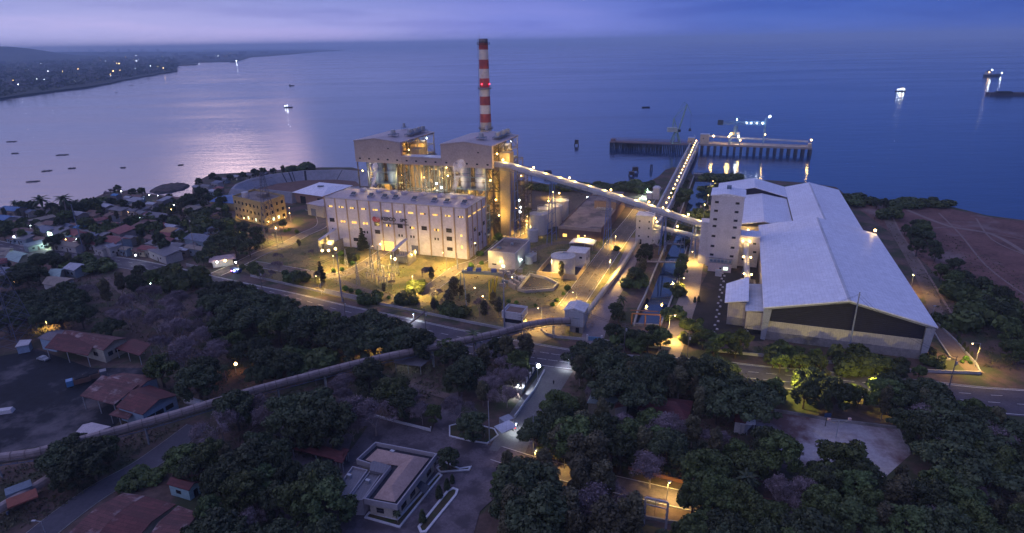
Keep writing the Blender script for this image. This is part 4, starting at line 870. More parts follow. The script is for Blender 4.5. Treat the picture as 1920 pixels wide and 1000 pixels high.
# ================================================================ JETTY
W_plain = W
def W(p, q, z=0.0): return W_plain(p, q + (13.0 if q > 340 else 0.0), z)
cw = thing('causeway', 'long straight trestle causeway running out from the shore to the jetty', 'causeway', W(79, 130), PA)
MB().pbox(75.2, 84.6, 62, 352, .35, 1.5).build('deck', m_conc2, cw)
mb = MB()
for k in range(18):
    q = 190 + k * 9.4
    for p in (76, 83.8): mb.bar(W(p, q, -4), W(p, q, .4), .35, 6)
mb.build('piles', m_conc2, cw)
conveyor('left enclosed jetty conveyor on the causeway, unlit', [W(76.3, 70, 2.4), W(76.3, 350, 4.6)], .8, 1.3, [(s / 20, 1.4) for s in range(1, 20)], [], truss=False, lw=.12)
jc, ja = conveyor('right jetty conveyor on the causeway with a string of bright lamps', [W(79, 57.2, 6), W(81.5, 80, 3.0), W(83.3, 120, 3.0), W(83.6, 352, 5.2)], .9, 1.5, [(s / 24, 1.4) for s in range(2, 24)], [], truss=False, lw=.12)
for k in range(24):
    p, d = ja(.03 + .955 * k / 23); bulb(jc, p + Vector((0, 0, 3.0)) - AX * 1.8, .42 if k % 2 else .34, m_bulb, 150 if k % 2 == 0 else 0)
jl = thing('old_jetty', 'left arm of the jetty, dark and unlit on a forest of thin piles', 'jetty', W(40, 350), PA)
MB().pbox(-2, 80, 346.5, 357, 3.4, 4.3).build('deck', M('dark timber deck', (.20, .15, .16), .9), jl)
mb = MB(); r4 = random.Random(3)
for k in range(47):
    for q in (347.2, 350, 353, 356): mb.bar(W(-1.5 + k * 1.75 + r4.uniform(-.4, .4), q, -4), W(-1.5 + k * 1.75, q, 3.5), .3, 5)
for k in range(24):
    if k < 23: mb.bar(W(-1.5 + k * 3.5, 347.2, -2), W(2 + k * 3.5, 347.2, 3.2), .12)
mb.build('piles', M('dark pile', (.03, .03, .04), .9), jl)
mb = MB()
for q in (348, 355):
    for z in (6.0, 7.2): mb.bar(W(-1, q, z), W(78, q, z), .13)
    for k in range(40): mb.bar(W(-1 + k * 2, q, 4.3), W(-1 + k * 2, q, 7.2), .07)
mb.build('railing', M('rusty rail', (.26, .16, .15), .8), jl); MB().pbox(-1.5, 3, 349, 354, 4.31, 6.6).build('hut', M('pinkish hut', (.24, .17, .2), .8), jl)
jr = thing('concrete_jetty', 'right arm of the jetty, wide lit concrete deck on thick square piles', 'jetty', W(130, 352), PA)
MB().pbox(84.7, 184, 350, 366, 3.2, 5.0).build('deck', M('lit jetty concrete', (.36, .31, .28), .85, .15, .1), jr)
mb = MB()
for k in range(17):
    for q in (351.3, 364): mb.pbox(86 + k * 6.0, 88.2 + k * 6.0, q - 1, q + 1, -4, 3.19)
mb.build('piles', M('concrete pile', (.07, .07, .09), .9), jr)
conveyor('conveyor raised along the right hand jetty deck', [W(88, 362, 10.5), W(120, 362, 9.2), W(181, 362, 8.0)], .9, 1.5, [(s / 12, 5.0) for s in range(0, 13)], [], truss=False, lw=.14)
mb = MB()
for k in range(33): mb.bar(W(85.4 + k * 3.0, 350.5, 5.0), W(85.4 + k * 3.0, 350.5, 6.2), .07)
mb.bar(W(85.4, 350.5, 6.2), W(183, 350.5, 6.2), .07); mb.build('railing', m_galv, jr)
for p, q, z, pw in ((97, 352, 12, 1300), (111, 352, 12, 1000), (182.5, 353, 11, 700)):
    MB().bar(W(p, q, 5), W(p, q, z), .14).build('lamp_post', m_galv, jr); bulb(jr, W(p, q, z + .4), .75, m_bulb, pw)
MB().pbox(180.5, 183.4, 351.5, 355.5, 5.01, 8.2).build('end_hut', m_cream, jr)
for lab, p0, p1, q0, h_ in (('larger pale transfer house at the head of the lit causeway', 84.9, 93, 350.6, 13.5), ('smaller pale transfer house at the head of the unlit conveyor', 73.5, 79.6, 352.5, 9.5)):
    th2 = thing('transfer_house', lab, 'transfer house', W(p0, q0), PA); MB().pbox(p0, p1, q0, q0 + 7, 4.4 if h_ < 10 else 5.01, h_).build('wall', m_cream, th2); MB().pbox(p0 - .2, p1 + .2, q0 - .2, q0 + 7.2, h_ + .01, h_ + .4).build('roof', m_roofw2, th2); window(th2, W(p0, q0), W(p1, q0), 3, h_ - 4, 1, 1, m_glass)
# green slewing crane
m_grn = M('green crane paint', (.24, .38, .35), .6, .15, .4)
cc = W(62, 351.5, 4.3)
cn_ = thing('jetty_crane', 'pale green luffing crane with a raised jib on the dark left jetty', 'crane', cc, 0)
def C(x, y, z): return cc + Vector((x, y, z))
mb = MB()
for sx in (-4.2, 4.2):
    for sy in (-4, 4): mb.bar(C(sx, sy, 0), C(sx * .35, sy * .35, 10), .6)
    mb.bar(C(sx, -4, 1), C(-sx * .35, -1.4, 10), .25)
mb.bar(C(-4.2, -4, .4), C(4.2, -4, .4), .4); mb.bar(C(-4.2, 4, .4), C(4.2, 4, .4), .4); mb.build('portal', m_grn, cn_)
MB().cyl(C(0, 0, 10), 2.1, 2.1, 1.2, 16).build('slew_ring', m_grn, cn_)
MB().box(C(-4, 0, 11.2), (9, 4.6, 4.2)).build('machine_house', M('pale green house', (.42, .47, .45), .6), cn_); MB().box(C(2.6, -1.6, 11.2), (2.2, 2, 2.4)).build('cab', m_glass, cn_)
mb = MB()
for s_ in (-1.2, 1.2): mb.bar(C(1.5, s_, 11), C(-3.2, s_ * .6, 24), .34); mb.bar(C(-3.5, s_, 15), C(-3.4, s_ * .6, 24), .34)
mb.build('a_frame', m_grn, cn_)
mb = MB()
for s_ in (-.9, .9): mb.bar(C(2.4, s_, 13), C(8.5, s_ * .5, 37), .62); mb.bar(C(-3.2, s_ * .6, 24), C(8.5, s_ * .4, 37), .14)
for k in range(8): a = k / 8; mb.bar(C(2.4 + 6.1 * a, -.9 + .4 * a, 13 + 24 * a), C(2.4 + 6.1 * (a + .12), .9 - .5 * a, 13 + 24 * (a + .12)), .13)
mb.build('jib', m_grn, cn_); mb = MB(); mb.bar(C(5.2, 0, 39), C(8.5, 0, 37), .3).bar(C(8.5, 0, 37), C(13.2, 0, 28), .26).bar(C(-3.2, 0, 24), C(5.2, 0, 39), .12); mb.build('fly_jib', m_grn, cn_)
MB().bar(C(13.2, 0, 28), C(13.2, 0, 14.5), .09).build('hoist_rope', m_stl2, cn_); MB().cyl(C(13.2, 0, 11.6), 1.5, .6, 2.8, 10).build('grab', M('dark grab', (.05, .05, .07), .7), cn_)
# lit ship unloader
uc = W(116.5, 357, 5.0)
un = thing('ship_unloader', 'blue ship unloader with a long level boom and bright working lights on the lit jetty', 'ship unloader', uc, PA)
def U(x, z, y=0): return W(116.5 + x, 357 + y, 5.0 + z)
m_blu = M('blue crane paint', (.12, .22, .36), .55, .15, .4)
mb = MB()
for sx in (-5, 5):
    for sy in (-5, 5): mb.bar(U(sx, 0, sy), U(sx * .5, 8, sy * .5), .45)
mb.bar(U(-5, 1, -5), U(5, 1, -5), .4).bar(U(-5, 1, 5), U(5, 1, 5), .4); mb.build('portal', m_blu, un)
MB().cyl(U(0, 8), 2.4, 1.6, 9, 14).build('mast', m_blu, un); MB().pbox(112.5, 120.5, 355, 359, 13.5, 16).build('machine_house', m_cream, un)
mb = MB()
for sy in (-1.2, 1.2):
    for z in (18.5, 21.5): mb.bar(U(-14, z - 1.2 if z > 20 else z, sy), U(27, z, sy), .28)
    for k in range(14): mb.bar(U(-14 + k * 2.9, 18.5, sy), U(-12.5 + k * 2.9, 21, sy), .16); mb.bar(U(-12.5 + k * 2.9, 21, sy), U(-11.1 + k * 2.9, 18.5, sy), .16)
mb.build('boom', m_blu, un); MB().pbox(116.5 - 17, 116.5 - 12, 355, 359, 22.5, 27).build('counterweight', M('dark counterweight', (.05, .07, .1), .7), un)
mb = MB(); mb.bar(U(25.5, 24.5), U(25.5, 1.2), .7, 8); mb.bar(U(25.5, 24.5), U(29, 26), .4); mb.build('digging_leg', m_blu, un)
mb = MB(); mb.bar(U(0, 17), U(0, 25), .35).bar(U(0, 25), U(22, 21.5), .12).bar(U(0, 25), U(-13, 21.5), .12); mb.build('tie_mast', m_blu, un)
for x, z, r_, pw, mm in ((-4, 9.5, .9, 1100, 0), (3, 7.5, .8, 700, 1), (0, 23, .5, 300, 1), (28.5, 26.5, .9, 1200, 1), (9, 20.3, .45, 200, 1), (13, 20.3, .45, 200, 1), (18, 20.3, .45, 200, 1), (23, 20.3, .6, 300, 1), (26.4, 10, .5, 500, 0), (5, 4, .6, 900, 0)):
    bulb(un, U(x, z, -3), r_, m_bulbw if mm else m_bulb, pw, (.9, .95, 1) if mm else SOD)
W = W_plain
# mooring dolphins and pier at the canal mouth
for i, (u, v, h_, r_) in enumerate(((1081, 273, 5, 2.2), (1184, 330, 3, 2.2), (1191, 323, 3.6, 2.4), (1221, 320, 5, .8), (1027, 330, 3.5, 3.5))):
    p = G(u, v, ZW); t = thing('mooring_dolphin', ('square dark dolphin alone in open water right of the chimney', 'nearest of the low dark dolphins off the causeway', 'second low dark dolphin off the causeway, just behind the nearest', 'thin dark post standing in the water left of the causeway', 'dark stub of a dolphin just beyond the long conveyor')[i], 'dolphin', p)
    mb = MB(); [mb.bar(p + Vector((r_ * a, r_ * b, -1)), p + Vector((r_ * a * .6, r_ * b * .6, h_)), .3, 6) for a in (-1, 1) for b in (-1, 1)]; mb.build('piles', M('dark pile', (.03, .03, .04), .9), t)
    if r_ > 1: MB().box((p.x, p.y, ZW + h_ * .35), (r_ * 1.7, r_ * 1.7, h_ * .8)).build('cap', M('dark cap', (.06, .05, .06), .9), t)
pr = thing('intake_weir', 'dark low weir wall closing the seaward mouth of the canal', 'weir', G(1302, 327)); a, b = G(1300, 328), G(1370, 331); d = (b - a).normalized(); s_ = Vector((-d.y, d.x, 0))
MB().prism([a, b, b + s_ * 5, a + s_ * 5], -3.5, .6).build('wall', m_conc2, pr); mb = MB()
for k in range(10): q = a.lerp(b, k / 9); mb.bar(q, q + Vector((0, 0, 2)), .12)
mb.bar(a + Vector((0, 0, 2)), b + Vector((0, 0, 2)), .1); mb.build('railing', m_stl2, pr)
def canal_wall(lab, pts):
    t = thing('canal_wall', lab, 'wall', G(*pts[0])); MB().sweep([tuple(G(u, v)) for u, v in pts], [(-.3, -3), (-.3, .7), (.3, .7), (.3, -3)]).build('wall', m_conc, t)
canal_wall('pale concrete edge wall on the left bank of the canal', canal_l); canal_wall('pale concrete edge wall on the right bank of the canal', canal_r[::-1][1:])
def walkway(lab, a, b, z, name='footbridge'):
    a, b = G(*a), G(*b); t = thing(name, lab, 'footbridge', a); mb = MB(); d = (b - a).normalized(); s_ = Vector((-d.y, d.x, 0)); mb.prism([a - s_ * .9, b - s_ * .9, b + s_ * .9, a + s_ * .9], z, z + .35); mb.build('deck', m_conc2, t); mb = MB()
    for k in (-1, 1): mb.bar(a + s_ * .8 * k + Vector((0, 0, z + 1.3)), b + s_ * .8 * k + Vector((0, 0, z + 1.3)), .06)
    for k in range(9):
        for e in (-1, 1): q = a.lerp(b, k / 8) + s_ * .8 * e; mb.bar(q + Vector((0, 0, z + .3)), q + Vector((0, 0, z + 1.3)), .05)
    mb.build('railing', m_galv, t)
walkway('thin grey footbridge over the canal below the white tower', (1232, 461), (1296, 463), 1.0)
walkway('dim footbridge across the middle of the canal', (1213, 494), (1282, 495), .6)
sg_ = thing('sluice_gate', 'rust brown sluice frame across the near end of the canal', 'sluice gate', G(1184, 610)); a, b = G(1184, 609), G(1240, 612); d = (b - a); mb = MB()
for t_ in (0, .45, .95): q = a + d * t_; mb.bar(q + Vector((0, 0, -4)), q + Vector((0, 0, 4.6)), .3)
mb.bar(a + Vector((0, 0, 4.6)), a + d * .95 + Vector((0, 0, 4.6)), .3); mb.bar(a + Vector((0, 3, 4.6)), a + d * .95 + Vector((0, 3, 4.6)), .2); mb.build('frame', M('rust brown paint', (.28, .12, .06), .7), sg_)
MB().prism([a, b, b + Vector((.2, .6, 0)), a + Vector((.2, .6, 0))], -4, .6).build('sill', m_conc2, sg_)
# ================================================================ BOATS
m_hull = M('dark hull', (.03, .03, .045), .5); m_hull2 = M('pale boat hull', (.30, .28, .30), .6)
def hullmb(p, L_, B_, h_, rz):
    mb = MB(); ca, sa = math.cos(rz), math.sin(rz); vs = []
    for z, k in ((-.4, .75), (h_, 1.0)):
        for x, y in ((-.5, -.35), (-.38, -.5), (.2, -.5), (.5, 0), (.2, .5), (-.38, .5), (-.5, .35)):
            x *= L_ * (1 if k == 1 else .92); y *= B_ * k; vs.append((p.x + x * ca - y * sa, p.y + x * sa + y * ca, p.z + z))
    return mb.add(vs, [(i, (i + 1) % 7, 7 + (i + 1) % 7, 7 + i) for i in range(7)] + [tuple(range(6, -1, -1)), tuple(range(7, 14))])
def ship(u, v, L_, rz, lab, lights_, name='vessel'):
    p = G(u, v, ZW); t = thing(name, lab, 'ship', p); hullmb(p, L_, L_ * .24, L_ * .09, rz).build('hull', m_hull, t); ca, sa = math.cos(rz), math.sin(rz)
    def P(x, z): return Vector((p.x + x * L_ * ca, p.y + x * L_ * sa, p.z + z * L_))
    MB().box(P(-.28, .09), (L_ * .24, L_ * .17, L_ * .12), rz).build('deck_house', M('ship white', (.5, .5, .5), .6), t); MB().box(P(-.30, .211), (L_ * .12, L_ * .12, L_ * .05), rz).build('wheel_house', m_glass, t)
    MB().bar(P(-.3, .26), P(-.3, .36), L_ * .01).bar(P(.28, .08), P(.28, .22), L_ * .01).build('mast', m_steel, t)
    for x, z, r_, pw, mm in lights_: bulb(t, P(x, z) - Vector((0, L_ * .09, 0)), r_, (m_bulbw, m_bulb)[mm], pw, ((.85, .93, 1), SOD)[mm])
ship(541, 202, 15, R(8), 'small lit workboat on the pale water left of the plant', ((-.1, .26, .55, 260, 0), (-.35, .2, .4, 120, 0)))
ship(1688, 172, 18, R(150), 'ship glowing with white deck lights, middle of the right hand sea', ((-.25, .25, .8, 700, 0), (.05, .25, .8, 700, 0), (.3, .2, .5, 300, 0), (-.1, .36, .5, 200, 1)))
ship(1861, 143, 52, R(10), 'long ship with three warm lights near the right edge', ((-.32, .2, 1.0, 900, 1), (-.18, .3, 1.2, 1300, 0), (.42, .14, .9, 700, 0)))
ship(547, 161, 15, R(0), 'small dark unlit boat far out, above the workboat', ())
sb = thing('barge', 'dark flat barge cut by the right edge of the picture', 'barge', G(1899, 179, ZW)); MB().box(tuple(G(1899, 179, ZW - .5)), (78, 18, 5), R(-14)).build('hull', M('dark barge', (.07, .05, .06), .8), sb); MB().box(tuple(G(1882, 174, ZW + 4.51)), (26, 12, 2.5), R(-14), .8).build('cargo', m_dark, sb)
bo = None; BO = [(22, 266, 14, 4), (28, 288, 9, 0), (117, 291, 14, 10), (88, 321, 10, 18), (135, 316, 8, 8), (231, 315, 6, 0), (339, 310, 6, 12), (62, 341, 12, 15), (246, 161, 16, 0), (266, 156, 14, 3), (218, 174, 8, 0), (1297, 283, 5, 0), (1211, 202, 16, 0), (438, 117, 60, 2)]
names = ['long low dark outrigger boat, upper one at the left edge', 'short dark outrigger boat just below the upper left one', 'long dark outrigger boat with raised ends, in the middle of the left group', 'dark outrigger boat angled upwards, below the long middle one', 'small dark outrigger boat right of the angled one', 'tiny dark dot of a boat left of the pink reflection', 'tiny dark boat nearest the pink reflection, off the stone islet', 'dark outrigger boat nearest the village shore at the left', 'thin dark boat off the far wooded shore, left of two', 'thin dark boat off the far wooded shore, right of two', 'faint tiny boat just off the far shore', '', 'faint dark launch far out, left of the green crane', 'long dark ship moored by the far town, with one light']
for i, (u, v, L_, a) in enumerate(BO):
    if i == 11: continue
    p = G(u, v, ZW); t = thing('outrigger_boat' if i < 11 else 'launch' if i == 12 else 'moored_ship', names[i], 'boat', p); hullmb(p, L_ * .85, L_ * (.08 if i < 11 else .2), .5 if i < 12 else 5 if i == 13 else 1.5, R(a)).build('hull', m_hull, t)
    if i < 9:
        mb = MB()
        for s_ in (-1, 1): q = p + Vector((0, s_ * L_ * .16, .5)); d = Vector((math.cos(R(a)), math.sin(R(a)), 0)) * L_ * .36; mb.bar(q - d, q + d, .12)
        for s_ in (-.2, .2): q = p + Vector((math.cos(R(a)), math.sin(R(a)), 0)) * L_ * s_ + Vector((0, 0, .9)); mb.bar(q - Vector((0, L_ * .16, 0)), q + Vector((0, L_ * .16, 0)), .08)
        mb.build('outrigger', m_hull, t)
    if i == 13: bulb(t, p + Vector((24, -6, 9)), 2.4, m_bulbw, 0)
isl = [(278, 361), (290, 352), (310, 347), (335, 344), (352, 346), (358, 349), (345, 356), (325, 361), (300, 364)]
im = MB(); IP = [G(u, v, ZW) for u, v in isl]; ic = sum(IP, Vector()) / len(IP); vs = []
IP = [IP[i].lerp(IP[(i + 1) % len(IP)], t) for i in range(len(IP)) for t in (0, .25, .5, .75)]
for k, z in ((1, -1.5), (.97, .3), (.85, 1.2), (.5, 1.9)): vs += [(ic.x + (p.x - ic.x) * k * rnd.uniform(.96, 1.04), ic.y + (p.y - ic.y) * k * rnd.uniform(.96, 1.04), ZW + z) for p in IP]
k_ = len(IP); vs = [(x, y, z + rnd.uniform(-.35, .5)) for x, y, z in vs]
im.add(vs, [(r * k_ + i, r * k_ + (i + 1) % k_, (r + 1) * k_ + (i + 1) % k_, (r + 1) * k_ + i) for r in range(3) for i in range(k_)] + [tuple(range(3 * k_, 4 * k_))])
tag(im.build('stone_islet', M('dark stones', (.10, .07, .07), .95, .45, .6, col2=(.05, .045, .045), amt=.5, bump=.8)), 'low dark islet of stones just off the village shore', 'islet')
# ================================================================ NEAR CONVEYOR AND PIPE CONVEYOR
m_pinkc = M('weathered conveyor cover', (.30, .24, .235), .75, .15, .1, col2=(.22, .16, .15), amt=.4, sc2=.2)
def Gz(u, v, z): return tuple(G(u, v, z))
nc, na = conveyor('long weathered tube conveyor crossing the highway and the dark yards to the left edge', [Gz(-60, 870, 6), Gz(0, 861, 6), Gz(66, 852, 6), Gz(212, 812, 6), Gz(330, 779, 6), Gz(480, 733, 6), Gz(640, 691, 6), Gz(700, 676, 6.3), Gz(830, 649, 6.6), Gz(935, 626, 6.6), Gz(985, 612, 6.4), Gz(1030, 604, 6.0), Gz(1068, 603, 5.4)], .9, 1.55,
    [(s, 0) for s in (.03, .10, .22, .32, .42, .50, .60, .70, .80, .90, .965)], [], cover=m_pinkc, lw=.22, legmat=m_galv, spread=1.0)
mb = MB(); hb = MB(); pr_ = None; pj = None
for k in range(56):
    p, d = na(k / 55); f = Vector((d.x, d.y, 0)).normalized(); mb.sweep([p - f * .12 - Vector((0, 0, .05)), p + f * .12 - Vector((0, 0, .05))], tubeprof(.98, 1.68))
    sd = Vector((d.y, -d.x, 0)).normalized() * 1.5; q = p + sd
    if pr_ is not None: hb.bar(pr_ + Vector((0, 0, 1.0)), q + Vector((0, 0, 1.0)), .04).bar(pr_ - Vector((0, 0, .1)), q - Vector((0, 0, .1)), .3)
    hb.bar(q, q + Vector((0, 0, 1.0)), .035); pr_ = q
mb.build('joint_band', M('dark joint band', (.19, .145, .14), .85), nc); hb.build('walkway', m_stl2, nc)
conveyor('second weathered tube conveyor at the lower left corner, lower than the long one', [Gz(-60, 985, 2), Gz(0, 958, 2), Gz(86, 906, 2), Gz(140, 870, 2.4)], 1.0, 1.7, [(.3, 0), (.8, 0)], [], cover=m_pinkc, truss=False)
tbx = thing('belt_box', 'small red roofed box built around the lower left conveyor', 'box', G(45, 935)); MB().box(Gz(42, 936, .6), (5, 3.2, 3.4), R(42)).build('wall', m_steel, tbx); MB().box(Gz(42, 936, 4.03), (5.6, 3.8, .35), R(42)).build('roof', M('rust red sheet', (.22, .07, .05), .8), tbx)
conveyor('ground level pipe conveyor along the plant road up to the small transfer tower', [Gz(1098, 592, 4.2), Gz(1118, 566, 1.6), Gz(1165, 503, 1.3), Gz(1196, 455, 1.3), Gz(1210, 432, 1.5), Gz(1222, 412, 1.5)], 1.0, 1.5, [(s / 14, 0) for s in range(1, 14)], [], cover=M('pale pipe cover', (.42, .36, .29), .7, .15, .2), truss=False, lw=.12)
# ================================================================ FOREGROUND BUILDINGS
def quadroof(t, pts, z, th, mat, name='roof'):
    P = [Vector(p) for p in pts]; return MB().prism(P, z, z + th).build(name, mat, t)
# modern flat office with hipped inner roof
ob = thing('office_building', 'L shaped office with a beige hipped roof inside a white parapet, in the foreground', 'office', (-30, 118, 0))
m_par = M('white parapet', (.32, .30, .33), .8, .1, .2); m_tar = M('dark gutter', (.03, .028, .04), .8); m_bei = M('beige roof felt', (.36, .25, .22), .85, .14, .2, col2=(.28, .17, .14), amt=.33, sc2=.3)
m_gr = M('grey roof sheet', (.17, .16, .18), .7, .15, .3, kind='ribx', col2=(.13, .08, .07), amt=.35)
hz = 5.0
A_ = G(668, 862, hz); B_ = G(704, 829, hz); C_ = G(820, 851, hz); D_ = G(745, 948, hz); E_ = G(682, 936, hz); F_ = G(730, 875, hz); F2 = G(697, 871, hz)
Lshape = [A_, B_, C_, D_, E_, F_, F2]
def shrink(P, d):
    o = []; n_ = len(P); ar = sum(P[i].x * P[(i + 1) % n_].y - P[(i + 1) % n_].x * P[i].y for i in range(n_)); sg2 = 1 if ar > 0 else -1
    for i in range(n_):
        a, b, c = P[i - 1], P[i], P[(i + 1) % n_]; d1 = (b - a).normalized(); d2 = (c - b).normalized(); n1 = Vector((-d1.y, d1.x, 0)) * sg2; n2 = Vector((-d2.y, d2.x, 0)) * sg2
        bis = (n1 + n2); k = d / max(.35, bis.length_squared / 2); o.append(b + bis * (k / 1.0) * 1.0 if bis.length > .2 else b + n1 * d)
    return o
def ringpar(P, w_, z0, z1):
    Q = shrink(P, w_); mb = MB(); n_ = len(P)
    for i in range(n_): mb.prism([P[i], P[(i + 1) % n_], Q[(i + 1) % n_], Q[i]], z0, z1)
    return mb, Q
MB().prism(shrink(Lshape, .8), 0, 3.6).build('wall', M('cream foreground wall', (.42, .38, .33), .8, .12, .2), ob)
mb, Q = ringpar(Lshape, .3, 3.61, 5.1); mb.build('parapet', m_par, ob); MB().prism(Q, 3.62, 4.0).build('gutter', m_tar, ob)
I1 = shrink(Lshape, 1.5); zr = 4.3; mb = MB(); zc = [Vector((p.x, p.y, zr)) for p in I1]
k1 = (zc[0] + zc[1]) / 2; k1 = Vector((k1.x, k1.y, zr)).lerp((zc[2] + zc[1]) / 2, .3); k1.z = 5.7
k2 = zc[2].lerp(zc[5], .48); k2.z = 5.9; k3 = (zc[3] + zc[4]) / 2; k3 = k3.lerp(k2, .25); k3.z = 5.6
mb.add(zc + [k1, k2, k3], [(0, 7, 1), (1, 7, 8, 2), (2, 8, 9, 3), (3, 9, 4), (4, 9, 8, 5), (5, 8, 7, 6), (6, 7, 0)])
mb.f = [f[::-1] for f in mb.f] if True else mb.f
mb.build('roof', m_bei, ob)
o1 = MB().prism([G(626, 925, 4), G(662, 877, 4), G(688, 884, 4), G(650, 934, 4)], 0, 4).build('left_wing', M('yellowish wall', (.42, .36, .22), .8), ob)
mb, Q = ringpar([G(623, 928, 4.6), G(661, 876, 4.6), G(690, 883, 4.6), G(651, 937, 4.6)], .25, 4.0, 4.9); mb.build('wing_parapet', m_par, ob); MB().prism(Q, 4.02, 4.4).build('wing_roof', m_gr, ob)
mb, Q = ringpar([G(652, 937, 4.4), G(693, 884, 4.4), G(716, 888, 4.4), G(680, 938, 4.4)], .25, 0, 4.5); mb.build('middle_wall', m_par, ob); MB().prism(Q, 3.6, 4.1).build('middle_roof', m_gr, ob)
MB().prism([G(694, 868, 5.2), G(701, 864, 5.2), G(731, 873, 5.2), G(719, 888, 5.2), G(693, 882, 5.2)], 4.52, 5.2).build('link_roof', m_gr, ob)
aw = MB().prism([G(776, 906, 3.2), G(786, 899, 3.2), G(807, 912, 3.2), G(795, 926, 3.2)], 3.0, 3.2).build('entrance_awning', M('dark striped awning', (.03, .035, .05), .6, kind='ribx'), ob)
for a, b, s_ in ((D_, E_, (3, 8)), (C_, D_, (4, 9, 15, 21))):
    pass
for u, v, z in ((640, 905, 4.42), (655, 895, 4.42), (690, 905, 4.12), (736, 850, 5.2)):
    q = G(u, v, z); MB().box((q.x, q.y, z), (1.1, .7, .8), R(-25)).build('air_unit', m_galv, ob)
fa, fb = shrink(Lshape, .8)[4], shrink(Lshape, .8)[3]
fa = Vector((fa.x, fa.y, 0)); fb = Vector((fb.x, fb.y, 0)); 
for s_ in (2.5, 6.5): window(ob, fa, fb, s_, 1.2, 1.8, 1.3, m_glass)
fc = shrink(Lshape, .8)[2]; fc = Vector((fc.x, fc.y, 0))
for s_ in (3, 7, 15, 19): window(ob, fb, fc, s_, 1.0, 2.2, 1.7, m_glass)
def plan(name, lab, cat, pts, h_, mat, top_=None):
    t = thing(name, lab, cat, G(*pts[0])); P = [G(u, v) for u, v in pts]; mb = MB(); mb.sweep([tuple(p) for p in P], [(-.18, 0), (-.18, h_), (.18, h_), (.18, 0)]); mb.build('wall', mat, t); return t
m_pl = M('white planter kerb', (.55, .54, .58), .8, .12, .3, col2=(.38, .37, .4), amt=.35)
def planter(lab, pts, wd=.9, soil_=True):
    P = [G(u, v) for u, v in pts]; t = thing('planter_bed', lab, 'planter', P[0]); mb, Q = ringpar(P, wd, 0.01, .45); mb.build('kerb', m_pl, t)
    MB().prism(Q, .05, .28).build('soil', M('planter soil', (.07, .055, .03), .95, .3, .5, col2=(.04, .06, .02), amt=.45), t)
planter('long round ended planter bed with conical shrubs, beside the office driveway', [(783, 990), (838, 922), (850, 916), (860, 920), (857, 930), (800, 1000), (788, 1002)], .55)
planter('white kerbed planter wrapping the front corner of the office', [(683, 973), (692, 962), (745, 975), (822, 888), (830, 893), (750, 992)], .45)
planter('white kerbed bed with the round tree at the office corner', [(825, 888), (818, 880), (835, 868), (862, 880), (885, 876), (880, 884), (850, 886)], .4)
planter('kerbed garden bed with the round dark tree by the gate', [(842, 820), (842, 800), (862, 795), (905, 800), (928, 806), (935, 818), (914, 834), (880, 829)], .35)
for (a, b, c, lab) in (((702, 782), (808, 809), (808, 804), 'low whitish wall beyond the office forecourt'),):
    plan('low_wall', lab, 'wall', [a, (755, 796), b, c], .8, m_pl)
plan('low_wall', 'low pale wall on the left side of the driveway from the highway', 'wall', [(965, 785), (985, 757), (1003, 733), (1021, 698)], 1.0, m_pl)
# fence posts beside the drive
fn = thing('picket_fence', 'dark fence with white square posts left of the lit driveway', 'fence', G(978, 738)); a, b = G(978, 740), G(1008, 693)
MB().prism([a, b, b + Vector((.15, .15, 0)), a + Vector((.15, .15, 0))], .1, 1.4).build('rail', M('dark fence', (.05, .06, .1), .8), fn)
for k in range(6): q = a.lerp(b, k / 5); MB().box((q.x - .4, q.y, 0), (.7, .7, 2.4)).build('post', m_wht, fn)
